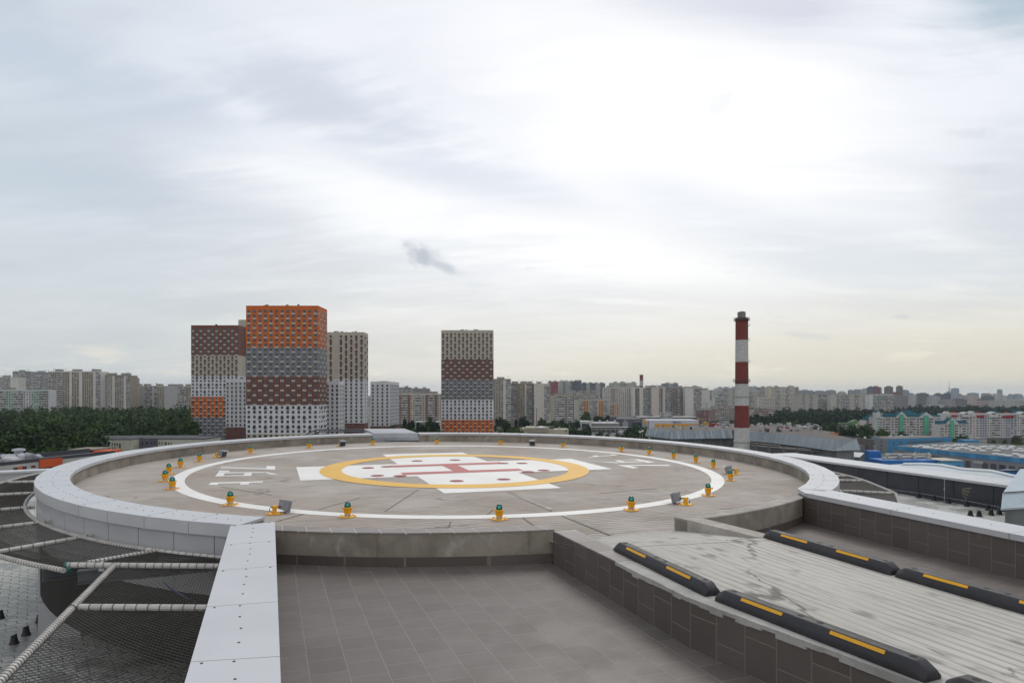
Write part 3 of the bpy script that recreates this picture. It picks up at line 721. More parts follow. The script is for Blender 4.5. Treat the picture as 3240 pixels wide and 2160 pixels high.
# --- floodlights
def flood():
    t = thing('floodlight', '', 'floodlight', (0, 0, 0), 'grey floodlights aimed over the pad')
    mb = MB(); mb.lathe([(.139, 0), (.139, .010), (.134, .014), (.04, .014)], (0, 0, 0), 32, 0)
    for k in range(6):
        a = k * math.pi / 3; mb.lathe([(.011, .014), (.009, .022)], (.112 * math.cos(a), .112 * math.sin(a), 0), 8, 1)
    mb.build('base_plate', [M['yel'], M['bolt']], t, True)
    mb = MB(); mb.lathe([(.038, .013), (.034, .04), (.034, .125)], (0, 0, 0), 16, 0); mb.box(-.034, .040, -.045, .045, .085, .13, 0); mb.build('post', M['yel'], t, True)
    mb = MB(); mb.box(.035, .10, -.012, .012, .095, .12); mb.build('bracket', M['steel_dark'], t, True)
    c, s = math.cos(R(14)), math.sin(R(14))
    def rot(x, y, z): return (.10 + x * c + z * s, y, .115 - x * s + z * c)
    def hb(mb, x0, x1, y0, y1, z0, z1, m=0):
        o = Vector(rot(x0, y0, z0)); mb.obox(o, Vector(rot(x1, y0, z0)) - o, Vector(rot(x0, y1, z0)) - o, Vector(rot(x0, y0, z1)) - o, m)
    mb = MB(); hb(mb, 0, .11, -.085, .085, -.055, .085); hb(mb, .11, .135, -.105, .105, -.075, .105)
    for k in range(9): hb(mb, -.012, .09, -.08 + k * .02 - .004, -.08 + k * .02 + .004, .085, .100)
    mb.build('housing', M['grey_enamel'], t, True)
    mb = MB(); hb(mb, .1352, .139, -.09, .09, -.06, .09); mb.build('lamp_glass', M['glass'], t, True)
    mb = MB(); hb(mb, .137, .20, -.105, .105, .100, .106); mb.build('visor', M['grey_enamel'], t, True)
    mb = MB(); mb.tube([(-.03, .0, .12), (-.065, .01, .115), (-.082, .012, .08), (-.07, .01, .045), (-.035, .0, .03)], .006, 6); mb.build('cable', M['wire'], t, True)
    return t
fl0 = flood()
for k, (p, lab) in enumerate((((868.7, 1624.8), 'grey finned floodlight on yellow base at the near left of the white circle'), ((2169, 1595.5), 'grey floodlight on yellow base at the near right of the white circle'),
                              ((2328, 1499), 'grey floodlight half hidden behind a pad light at the right end'), ((1689.5, 1408), 'grey floodlight facing the camera before the far parapet'),
                              ((1076, 1410.5), 'grey floodlight seen side on between two far pad lights'), ((688, 1445.6), 'grey floodlight at the far left beyond the painted digits'))):
    o = fl0 if k == 0 else dup(fl0, (0, 0, 0)); q = deck(*p)
    o.location = (q.x, q.y, q.z + .001); o['label'] = lab
    aim = (math.atan2(PY0 - q.y, PX0 - q.x)); o.rotation_euler = (0, 0, aim + (-.45 if k == 0 else (.35 if k == 1 else 0)))

# ================================================================== safety nets
NZ = -.10                                   # net level against the pad
def lash(mb, pts, r, step):
    for k in range(len(pts) - 1):
        a, b = Vector(pts[k]), Vector(pts[k + 1]); L = (b - a).length; d = (b - a).normalized()
        n = max(1, int(L / step))
        for q in range(n):
            p = a + d * (q + .5) * L / n
            sl = d.cross(Vector((0, 0, 1))).normalized() * .010
            mb.tube([p - d * .006 - sl * 0, p + d * .006], r * 1.10, 8, 0, False)
def rib(mb, pts, r): mb.tube(pts, r, 3, 0, False, False)
def ring_net(label, a0, a1, struts, lab_end, fine, th=.0042):
    am = (a0 + a1) / 2; t = thing('safety_net', label, 'safety net', tuple(ring(9.4, am, NZ)))
    ri, ro = 8.86, 9.95
    n = max(6, int((a1 - a0) / R(3)))
    kn_ = sorted([a0, a1] + [a for a in struts if a0 < a < a1])
    def P(r, a, dzz=0.0):
        if fine or r < 9: return ring(r, a, NZ + dzz)
        for p, q in zip(kn_, kn_[1:]):                 # straight tubes from strut to strut
            if p <= a <= q: f = (a - p) / (q - p); return ring(r, p, NZ + dzz).lerp(ring(r, q, NZ + dzz), f)
        return ring(r, a, NZ + dzz)
    for r in (ri, ro):
        pts = [P(r, a0 + (a1 - a0) * k / n) for k in range(n + 1)]
        mb = MB(); mb.tube(pts, .031, 10); fp = mb.build('frame_pipe', M['pipe'], t)
        mb = MB(); lash(mb, pts, .031, .055); tag(mb.build('lashing', M['lash'], fp), kind='stuff')
    for a in struts:
        pts = [P(ri - .14, a), P(ro, a)]
        mb = MB(); mb.tube(pts, .029, 10); fp = mb.build('strut', M['pipe'], t)
        mb = MB(); lash(mb, pts, .029, .13); tag(mb.build('lashing', M['lash'], fp), kind='stuff')
        mb = MB(); d = (pts[1] - pts[0]).normalized(); sd = Vector((-d.y, d.x, 0))
        mb.tube([pts[1] - sd * .05 - d * .0, pts[1] - sd * .035], .037, 10); mb.build('clamp', M['steel_dark'], t)
    mb = MB(); step = .056 / ri; m = int((a1 - a0) / step); da = (ro - ri) / 9.4
    for k in range(-int(da / step), m + int(da / step) + 1):
        for sg in (-1, 1):
            pts = []
            for q in range(6):
                f = q / 5; a = a0 + k * step + sg * da * f
                if a0 <= a <= a1: pts.append(P(ri + (ro - ri) * f, a, -.05 * math.sin(math.pi * f)))
            if len(pts) > 1: rib(mb, pts, th)
    mb.build('net_mesh', M['rope'], t)
    return t
sa = lambda px: math.atan2(deck(*px, NZ).y - PY0, deck(*px, NZ).x - PX0) % (2 * math.pi)
L_ST = [sa(p) for p in ((118, 1490), (105, 1523), (103, 1559), (94, 1604), (135, 1651), (270, 1697), (513, 1738))]
ring_net('curved rope safety net on pipes round the left side of the pad', R(148), R(247.4), [R(152), R(161)] + L_ST[:-1], None, True)
R_ST = [sa(p) - 2 * math.pi for p in ((2654, 1518.6), (2654, 1551.5))]
ring_net('rope safety net on pipes outside the right end of the parapet', R(-38), R(30), [R(25), R(12), R(0)] + R_ST + [R(-38)], None, False)
# straight net beside the left coped wall
t = thing('safety_net', 'straight rope safety net on pipes at the bottom left', 'safety net', (-3.2, 5.5, -2.0))
ia, ib = Vector((-3.40, 7.82, -2.0)), Vector((-1.22, 2.0, -2.0)); oa, ob_ = Vector((-4.66, 7.85, -2.0)), Vector((-2.66, 2.0, -2.0))
def snet(f, w, s=0.0): p = ia.lerp(ib, f).lerp(oa.lerp(ob_, f), w); return p + Vector((0, 0, -s))
for a, b, rr in ((oa, ob_, .034), (Vector((-5.235, 7.88, -2.0)), Vector((-3.42, 7.82, -2.0)), .032)):
    mb = MB(); mb.tube([a, b], rr, 12); fp = mb.build('frame_pipe', M['pipe'], t)
    mb = MB(); lash(mb, [a, b], rr, .05 if rr > .033 else .10); tag(mb.build('lashing', M['lash'], fp), kind='stuff')
# wedge between the curved net and the straight one
wa, wb, wc = ring(8.86, L_ST[-1], NZ), Vector((-5.0, 7.9, -2.0)), ring(8.86, R(256.5), NZ)
mb = MB(); mb.tube([wa, Vector((-5.05, 7.98, -2.0))], .029, 10); fp = mb.build('strut', M['pipe'], t)
mb = MB(); lash(mb, [wa, Vector((-5.05, 7.98, -2.0))], .029, .05); tag(mb.build('lashing', M['lash'], fp), kind='stuff')
mb = MB(); mb.tube([ring(8.86, R(247.0), NZ), ring(8.86, R(251.5), NZ), wc], .031, 10); fp = mb.build('frame_pipe', M['pipe'], t)
mb = MB(); lash(mb, [ring(8.86, R(247.0), NZ), ring(8.86, R(251.5), NZ), wc], .031, .10); tag(mb.build('lashing', M['lash'], fp), kind='stuff')
for f in (.262, .665):
    a, b = snet(f, -.02), snet(f, 1)
    b = Vector((b.x, a.y + .02, b.z)) if False else b
    mb = MB(); mb.tube([a, b], .030, 10); fp = mb.build('strut', M['pipe'], t)
    mb = MB(); lash(mb, [a, b], .030, .11); tag(mb.build('lashing', M['lash'], fp), kind='stuff')
    mb = MB(); d = (ob_ - oa).normalized(); mb.tube([b + d * .05, b + d * .075], .041, 12); mb.build('clamp', M['steel_dark'], t)
mb = MB(); kn = MB(); Ls = (ib - ia).length; wd = 1.27; cell = .062; nk = int(Ls / cell); dd = wd / Ls
for k in range(-int(wd / cell) - 1, nk + int(wd / cell) + 1):
    for sg in (-1, 1):
        pts = []
        for q in range(9):
            w = q / 8; f = k * cell / Ls + sg * dd * w
            if -.001 <= f <= 1.001: pts.append(snet(f, w, .05 * math.sin(math.pi * w)))
        if len(pts) > 1: rib(mb, pts, .0034)
nw = int(wd / (cell / 2))
for k in range(nk * 2):
    for q in range(nw):
        if (k + q) % 2: continue
        f = k * cell / 2 / Ls; w = q / nw
        p = snet(f, w, .05 * math.sin(math.pi * w)) + Vector((0, 0, .003)); s_ = .0075
        kn.face([p + Vector((-s_, 0, .002)), p + Vector((0, -s_ * .6, .005)), p + Vector((s_, 0, .002)), p + Vector((0, s_ * .6, .001))])
mb.build('net_mesh', M['rope'], t); tag(kn.build('knot', M['knot'], t), kind='stuff')
mb = MB()
for a, b, c in ((ring(8.86, L_ST[-1], NZ), Vector((-5.0, 7.9, -2.0)), wc), ):
    for k in range(46):
        f = k / 45
        rib(mb, [wa.lerp(wc, f), Vector((-5.0, 7.92, -2.0)).lerp(Vector((-3.45, 7.84, -2.0)), f)], .0033)
        rib(mb, [wa.lerp(wc, f), Vector((-5.0, 7.92, -2.0)).lerp(Vector((-3.45, 7.84, -2.0)), min(1, f + .12))], .0033)
wed = [ring(8.86, L_ST[-2] + (R(247.0) - L_ST[-2]) * k / 8, NZ) for k in range(9)]
mb.build('net_mesh', M['rope'], t)
# blue rope lying on the near net
q = [at(522 + (620 - 522) * k / 9, 1842 + (1906 - 1842) * (k / 9) ** .75, -2.04) for k in range(10)]
mb = MB(); mb.tube(q, .011, 6); tag(mb.build('rope', M['blue_rope']), 'short navy rope lying on the near safety net', 'rope')
# steel brackets carrying the corner of the nets
t = thing('steel_bracket', 'dark steel beams carrying the corner of the left nets', 'bracket', (-5.1, 8.1, -2.2))
for p0, p1, h in (((-5.55, 7.92), (-4.6, 8.72), .13), ((-5.12, 7.90), (-3.6, 8.60), .16)):
    a, b = Vector((*p0, -2.07 - h)), Vector((*p1, -2.07 - h)); d = (b - a); nrm = Vector((-d.y, d.x, 0)).normalized()
    mb = MB()
    mb.obox(a - nrm * .05, d, nrm * .10, (0, 0, .012)); mb.obox(a - nrm * .005, d, nrm * .01, (0, 0, h)); mb.obox(a - nrm * .05 + Vector((0, 0, h - .012)), d, nrm * .10, (0, 0, .012))
    mb.build('beam', M['steel_dark'], t)
for p in ((212, 1786), (325, 1784)):
    c = at(*p, -2.0); mb = MB(); mb.tube([c + Vector((-.012, 0, 0)), c + Vector((.012, 0, 0))], .040, 12); mb.box(c.x - .03, c.x + .03, c.y - .03, c.y + .03, -2.075, -2.045); mb.build('clamp', simple('green_clamp', (.02, .14, .11), .5) if p[0] < 250 else M['galv'], t)

# ================================================================== lower roofs of the hospital
ZL = -4.2
def paver_mat():
    m, t, b = mat0('zigzag_pavers'); o = objc(t); v = t.mapping(o, rot=(0, 0, R(20)))
    x, y, z = t.sep(v)
    zig = t.math('MULTIPLY', t.math('ABSOLUTE', t.math('SUBTRACT', t.math('FRACT', t.math('MULTIPLY', x, 3.6)), .5)), .16)
    v2 = t.comb(x, t.math('ADD', y, zig), 0.0)
    br = t.node('ShaderNodeTexBrick', {'Vector': v2, 'Scale': 1.0, 'Mortar Size': .010, 'Mortar Smooth': .2, 'Brick Width': .28, 'Row Height': .19, 'Bias': 0.0, 'Color1': (.37, .385, .355), 'Color2': (.43, .44, .41), 'Mortar': (.09, .088, .08)}, offset=.5)
    n = t.noise(o, .75, 6, .6, .5)
    c = t.mix(t.ramp(n, .50, .60, 0, .62), br.outputs['Color'], (.10, .095, .085))
    t.l.new(c, b.inputs['Base Color']); t.set(b.inputs['Roughness'], t.ramp(n, .48, .6, .8, .45)); return m
M['paver'] = paver_mat()
roofp = [(-40, -8), (-34, 25), (-8, 40), (8, 43), (14.5, 36), (19.3, 19), (26, -8)]
mb = MB(); mb.prism(roofp, ZL - .4, ZL); tag(mb.build('lower_roof', M['paver']), 'lower hospital roof of pale zigzag pavers', None, None, 'structure')
hosp = thing('hospital_building', 'hospital block under the helipad with pale membrane roof edge', 'building', (8, 20, -46))
mb = MB(); mb.prism([(-40, -8), (-34, 25), (-8, 40), (8, 43), (16, 40), (25.4, 36), (27, 31), (36, -8)], -49, ZL - .41); mb.build('wall', M['clad'], hosp)
# curved pale roof on the right
ed = [at(x, y, -4.0) for x, y in ((2860, 1467), (2920, 1466.5), (2980, 1470), (3050, 1483), (3100, 1486), (3140, 1489), (3200, 1503), (3260, 1513))]
mb = MB(); mb.prism([(p.x, p.y) for p in ed] + [(27.5, 22), (19.5, 20), (15.2, 36)], -4.4, -4.0); mb.build('roof', M['flatroof'], hosp)
mb = MB()
for k in range(len(ed) - 1):
    a, b = ed[k], ed[k + 1]; mb.prism([(a.x, a.y), (b.x, b.y), (b.x - .6, b.y - .8), (a.x - .6, a.y - .8)], -4.01, -3.93)
mb.build('roof_edge', M['flatroof'], hosp)
# dark membrane parapet of that roof
rw = thing('roof_parapet', 'dark membrane parapet with white cap beyond the right safety net', 'parapet', (16.9, 27.5, ZL))
W0, W1 = Vector((14.2, 37.0)), Vector((19.4, 18.4)); wn = Vector((.963, .27))
mb = MB(); mb.prism([tuple(W0), tuple(W1), tuple(W1 + wn * 1.5), tuple(W0 + wn * 1.5)], ZL, -3.32); wl = mb.build('wall', M['membrane'], rw)
mb = MB(); n = 15
for k in range(n):
    a, b = W0.lerp(W1, k / n), W0.lerp(W1, (k + 1) / n - .0008)
    coping_panel(mb, tuple(a - wn * .06), tuple(b - wn * .06), tuple(a + wn * 1.62), tuple(b + wn * 1.62), lambda x, y: -3.25, .09, .09, True)
    if k: mb2 = MB(); c = W0.lerp(W1, k / n); mb2.box(c.x - .006, c.x + .006, c.y - .02, c.y + .02, ZL, -3.34)
mb.build('coping', [M['coping'], M['coping_side'], M['bolt']], rw)
mb = MB()
for k in range(1, 12):
    c = W0.lerp(W1, k / 12.0); d = (W1 - W0).normalized()
    mb.prism([tuple(c), tuple(c + d * .02), tuple(c + d * .02 - wn * .008), tuple(c - wn * .008)], ZL, -3.33)
mb.build('seam', M['dark'], rw)
mb = MB(); mb.prism([tuple(W0 - wn * .12), tuple(W1 - wn * .12), tuple(W1), tuple(W0)], lambda x, y: ZL, lambda x, y: ZL + .12); mb.build('upstand', M['membrane'], rw)
c = at(2994, 1588, ZL); mb = MB(); mb.tube([(c.x - .1, c.y - .05, ZL), (c.x - .1, c.y - .05, -3.30)], .012, 8); mb.lathe([(.03, 0), (.03, .04)], (c.x - .1, c.y - .05, -3.7), 8); tag(mb.build('conductor_rod', M['galv']), 'thin upright metal rod in front of the dark roof parapet', 'rod')
mb = MB()
for k in range(4):
    a = k * .45 - .5; b0 = W0.lerp(W1, .602) - wn * .004
    d = (W1 - W0).normalized()
    p = Vector((b0.x, b0.y, -3.62 - k * .05)); q_ = p + Vector((d.x, d.y, 0)) * (.38 - k * .06) + Vector((0, 0, (.10 - k * .10)))
    mb.face([p, p + Vector((0, 0, -.035)), q_ + Vector((0, 0, -.06)), q_])
mb.build('scuff_mark', simple('beige_scuff', (.19, .165, .13), .8), wl)
# left white-capped edge of the lower roof
lp = thing('roof_parapet', 'low white-capped roof edge behind the upper left net', 'parapet', (-22, 32, ZL))
e0, e1 = Vector((-34, 25)), Vector((-8, 40)); en = Vector((-.5, .866))
mb = MB(); mb.prism([tuple(e0), tuple(e1), tuple(e1 + en * .5), tuple(e0 + en * .5)], ZL, -3.64); mb.build('wall', M['clad'], lp)
mb = MB()
for k in range(14):
    a, b = e0.lerp(e1, k / 14), e0.lerp(e1, (k + 1) / 14 - .0005)
    coping_panel(mb, tuple(a - en * .08), tuple(b - en * .08), tuple(a + en * .7), tuple(b + en * .7), lambda x, y: -3.57, .09, .12, False)
mb.build('coping', [M['coping'], M['coping_side'], M['bolt']], lp)
# clad pier under the pad edge
pr = thing('clad_pier', 'grey panel clad pier rising under the left nets', 'pier', (-7.8, 11.8, ZL))
mb = MB()
for z0, z1 in ((ZL, -3.60), (-3.585, -2.92), (-2.905, -2.45)): mb.obox((-8.22, 11.62, z0), (.72, .03, 0), (-.03, .8, 0), (0, 0, z1 - z0))
mb.build('cladding', M['clad'], pr)
mb = MB(); mb.obox((-8.19, 11.66, ZL), (.64, .0, 0), (0, .7, 0), (0, 0, 1.7)); mb.build('core', M['dark'], pr)
mb = MB(); mb.lathe([(7.4, 0), (7.4, 2.0)], (PX0, PY0, ZL), 64, 0, True); tag(mb.build('drum_wall', simple('drum_concrete', (.085, .078, .07), .95, 0, .2, 1.0, spec=.1)), 'dark round wall carrying the pad above the lower roof', 'wall')
# crumpled blue sheet on the roof under the nets
mb = MB(); r2 = random.Random(3); G = {}
for i in range(9):
    for j in range(6):
        p = at(232 + i * 21, 1758 + j * 9 - i * 1.0, ZL); G[i, j] = (p.x + r2.uniform(-.05, .05), p.y + r2.uniform(-.08, .08), ZL + .05 + r2.uniform(0, .16))
for i in range(8):
    for j in range(5): mb.face([G[i, j], G[i + 1, j], G[i + 1, j + 1], G[i, j + 1]])
tag(mb.build('tarpaulin', M['blue_tarp']), 'crumpled blue sheet lying on the roof under the left nets', 'tarpaulin')
# black holders on the roofs
def holder():
    mb = MB(); mb.lathe([(.075, 0), (.075, .02), (.062, .03), (.045, .125), (.02, .13)], (0, 0, 0), 14, 0, True); mb.box(-.015, .015, -.05, .05, .12, .15, 0)
    return mb.build('wire_holder', M['rubber'])
h0 = None
HL = [((82.4, 2007.6), 'black plastic wire holder on the pale pavers, right of a pair'), ((44.5, 2035), 'black plastic wire holder on the pale pavers, left of a pair'), ((125.5, 1967), 'black plastic wire holder half behind the grey pier'), ((1, 1955), 'black plastic wire holder at the left edge of the roof')]
HR = [(2600 + x / 3.136, 1250 + y / 3.136) for x, y in ((960, 1018), (1112, 1043), (1257, 1070), (1437, 1100), (1650, 1140), (1475, 1198), (1562, 1200), (1680, 1187), (1762, 1180))]
for k, p in enumerate(HR): HL.append((p, ('black wire holder along the foot of the dark parapet, %s from the net' if k < 5 else 'black wire holder standing clear of the dark parapet, %s from the left') % OR[k if k < 5 else k - 5]))
for p, lab in HL:
    if h0 is None: o = h0 = holder()
    else: o = h0.copy(); COL.objects.link(o)
    q = at(*p, ZL); o.location = (q.x, q.y, ZL); tag(o, lab, 'wire holder', 'black wire holders on the lower roofs'); sc_ = 1.0 if p[0] < 200 else 1.35; o.scale = (sc_, sc_, sc_)
pts = [at(*p, ZL) + Vector((0, 0, .20)) for p in HR[:5]]
mb = MB(); mb.tube([pts[0] + Vector((-3, 6, 0))] + pts + [pts[-1] + Vector((.4, -2, 0))], .006, 5); tag(mb.build('conductor_wire', M['galv']), 'thin wire running over the holders by the dark parapet', 'wire')
# metal hood at the right edge
hd = thing('duct_hood', 'pale sheet metal duct hood on a dark box at the right edge', 'duct', (16, 21, ZL))
mb = MB(); mb.prism([(13.98, 19.0), (19, 20.6), (22, 24.5), (17.8, 23.6)], ZL, -3.2); mb.build('base_box', simple('dark_grey_box', (.12, .13, .135), .5, 0, .2, 1.0), hd)
A = [Vector((13.72, 18.8, -3.19)), Vector((19.3, 20.4, -3.19))]; B = [Vector((14.35, 19.6, -2.88)), Vector((19.4, 21.2, -2.88))]; C_ = [Vector((18.2, 24.0, -2.66)), Vector((22.8, 25.5, -2.66))]
mb = MB(); mb.face([A[0], A[1], B[1], B[0]]); mb.face([B[0], B[1], C_[1], C_[0]]); mb.face([A[0], B[0], C_[0], C_[0] + Vector((0, 0, -.45))]); mb.face([A[0], C_[0] + Vector((0, 0, -.45)), C_[1] + Vector((0, 0, -.45)), A[1]][::-1])
mb.obox(A[0] + Vector((0, 0, -.05)), A[1] - A[0], (0, .02, 0), (0, 0, .05))
mb.build('hood', M['sheet'], hd)
mb = MB(); mb.obox(B[0] + Vector((0, -.03, .012)), B[1] - B[0], (.02, .05, .004), (0, 0, .015)); mb.build('seam', M['dark'], hd)

# --- galvanised hood over the stair at the back of the pad, and its handrails
hh = thing('stair_hood', 'grey galvanised hood over the stair at the far parapet', 'hood', (-4.3, 25.3, -1.75))
p0, p1 = deck(1182, 1394.5), deck(1327, 1393.5)
y0 = p0.y
def hp(x, y, Y): return aty(x, y, Y)
M['hood'] = simple('matt_galvanised', (.33, .345, .37), .6, .2, .12, 2.5, dirt=.25)
mb = MB()
fr = [hp(1182, 1394.5, y0 - .05), hp(1327, 1393.5, y0 - .05), hp(1327, 1382.5, y0 - .05), hp(1182, 1383, y0 - .05)]
mb.obox(fr[0], fr[1] - fr[0], (0, .7, .01), fr[3] - fr[0]); mb.build('base_step', M['hood'], hh)
f2 = [hp(1183, 1382.6, y0 + .02), hp(1324, 1382.2, y0 + .02), hp(1322, 1369.5, y0 + .06), hp(1183, 1370, y0 + .06)]
bk = [hp(1152, 1356, y0 + 2.0), hp(1279, 1355, y0 + 2.0)]
mb = MB(); mb.face(f2); mb.face([f2[3], f2[2], bk[1], bk[0]]); mb.face([f2[1], hp(1322, 1380, y0 + 1.2), bk[1], f2[2]]); mb.face([f2[0], f2[3], bk[0], hp(1152, 1371, y0 + 2.0)]); mb.face([bk[0], bk[1], bk[1] - Vector((0, 0, .3)), bk[0] - Vector((0, 0, .3))])
mb.build('top_sheet', M['hood'], hh)
hr = thing('handrail', 'dark tubular handrails of the stair behind the far parapet', 'handrail', (-5.8, 27, -1.8))
yr = y0 + 1.6
for k, (rail, Y) in enumerate((([(966, 1376), (1000, 1359), (1153, 1358.5), (1180, 1371)], yr + .9), ([(984, 1376), (1010, 1365), (1163, 1364)], yr))):
    mb = MB(); mb.tube([hp(x, y, Y) for x, y in rail], .028, 8); mb.build('rail', M['steel_dark'], hr)
    for x in ((1000, 1040, 1090, 1140) if k == 0 else (1003, 1008, 1090)):
        mb = MB(); a = hp(x, rail[1][1], Y); mb.tube([a, a + Vector((0, 0, -1.4))], .024, 6); mb.build('post', M['steel_dark'], hr)

# ================================================================== the city
def fmat(col, rough=.8, var=.07, sc=.25):
    return simple('facade_%d_%d_%d' % tuple(int(c * 255) for c in col), col, rough, 0, var, sc, dirt=.08)
M['beige'] = fmat((.47, .44, .36)); M['roofdark'] = fmat((.06, .06, .063)); M['roofgrey'] = fmat((.20, .19, .18))
M['balc_dark'] = simple('dark_balcony', (.028, .03, .034), .5); M['balc_red'] = simple('red_brown_balcony', (.155, .055, .04), .6)
M['frame'] = simple('window_frame', (.13, .13, .135), .5); M['frame_w'] = simple('white_window_frame', (.45, .45, .45), .5)
class Fac:
    """a facade: u runs along it, N points out of it"""
    def __init__(s, o, u): s.O = Vector((o[0], o[1], 0)); s.U = Vector((u[0], u[1], 0)); s.N = Vector((u[1], -u[0], 0)); s.rot = math.atan2(u[1], u[0])
    def p(s, u, z, d=0.0): q = s.O + s.U * u + s.N * d; return Vector((q.x, q.y, z))
    def box(s, mb, u0, u1, z0, z1, d0, d1, m=0): mb.obox(s.p(u0, z0, d1), s.U * (u1 - u0), -s.N * (d1 - d0), (0, 0, z1 - z0), m)
    def quad(s, mb, u0, u1, z0, z1, d, m=0): mb.face([s.p(u0, z0, d), s.p(u1, z0, d), s.p(u1, z1, d), s.p(u0, z1, d)], m)
_wu = {}
def win_mesh(w, h, mull):
    k = (round(w, 2), round(h, 2), mull)
    if k not in _wu:
        mb = MB(); mb.face([(-w / 2, -.03, -h / 2), (w / 2, -.03, -h / 2), (w / 2, -.03, h / 2), (-w / 2, -.03, h / 2)], 1); t = .09
        mb.box(-w / 2, w / 2, -.07, 0, -h / 2, -h / 2 + t); mb.box(-w / 2, w / 2, -.07, 0, h / 2 - t, h / 2)
        for x in ([-w / 2, w / 2 - t] + [w * q - t / 2 for q in mull]): mb.box(x, x + t, -.068, 0, -h / 2 + t, h / 2 - t)
        me = bpy.data.meshes.new('window'); me.from_pydata(mb.v, [], mb.f); me.materials.append(M['frame']); me.materials.append(M['glass']); me.polygons.foreach_set('material_index', mb.m); me.update()
        _wu[k] = (me, mb)
    return _wu[k]
def put(name, me, t, fac, u, z, d=0.0):
    o = bpy.data.objects.new(name, me); COL.objects.link(o); o.parent = t
    q = fac.p(u, z, d) - Vector(ORG[t.name]); o.location = q; o.rotation_euler = (0, 0, fac.rot); return o
def add_mesh(dst, src, fac, u, z, d, moff=0):
    o = fac.p(u, z, d); i = len(dst.v); U, N = fac.U, fac.N
    for v in src.v: q = o + U * v[0] - N * v[1]; dst.v.append((q.x, q.y, q.z + v[2]))
    dst.f += [tuple(k + i for k in f) for f in src.f]; dst.m += [k + moff for k in src.m]; dst.sm += [False] * len(src.f)
def windows(t, wl, maxn=100):
    """wl: (facade, u, z, w, h, mullions, depth); the first hundred become parts, the rest one part"""
    for (f, u, z, w, h, mu, d) in wl[:maxn]: put('window', win_mesh(w, h, mu)[0], t, f, u, z, d)
    if len(wl) > maxn:
        mb = MB()
        for (f, u, z, w, h, mu, d) in wl[maxn:]: add_mesh(mb, win_mesh(w, h, mu)[1], f, u, z, d)
        tag(mb.build('window', [M['frame'], M['glass']], t), kind='stuff')
_bu = {}
def balconies(t, bl, mat, maxn=100):
    key = mat.name
    if key not in _bu:
        mb = MB(); mb.box(-.85, .85, -.55, 0, -.95, -.55); mb.box(-.80, .80, -.50, -.02, -.55, .25)
        for q in range(5): mb.box(-.82 + q * .38, -.76 + q * .38, -.57, -.52, -.95, .6)
        me = bpy.data.meshes.new('balcony'); me.from_pydata(mb.v, [], mb.f); me.materials.append(mat); me.update(); _bu[key] = (me, mb)
    for (f, u, z) in bl[:maxn]: put('balcony', _bu[key][0], t, f, u, z)
    if len(bl) > maxn:
        mb = MB()
        for (f, u, z) in bl[maxn:]: add_mesh(mb, _bu[key][1], f, u, z, 0)
        tag(mb.build('balcony', mat, t), kind='stuff')
def roof_stuff(t, x0, x1, y0, y1, z, n, seed, col=(.03, .03, .033), big=1.0):
    r2 = random.Random(seed)
    for k in range(n):
        x = r2.uniform(x0 + 1, x1 - 1); y = r2.uniform(y0 + .5, min(y1, y0 + 6)); w = r2.uniform(.4, 1.3) * big; h = r2.uniform(.5, 1.4) * big
        mb = MB(); mb.box(x - w / 2, x + w / 2, y - w / 2, y + w / 2, z, z + h * .7); mb.box(x - w * .75, x + w * .75, y - w * .75, y + w * .75, z + h * .72, z + h)
        mb.build('roof_vent', simple('roof_vent_metal', col, .5), t)
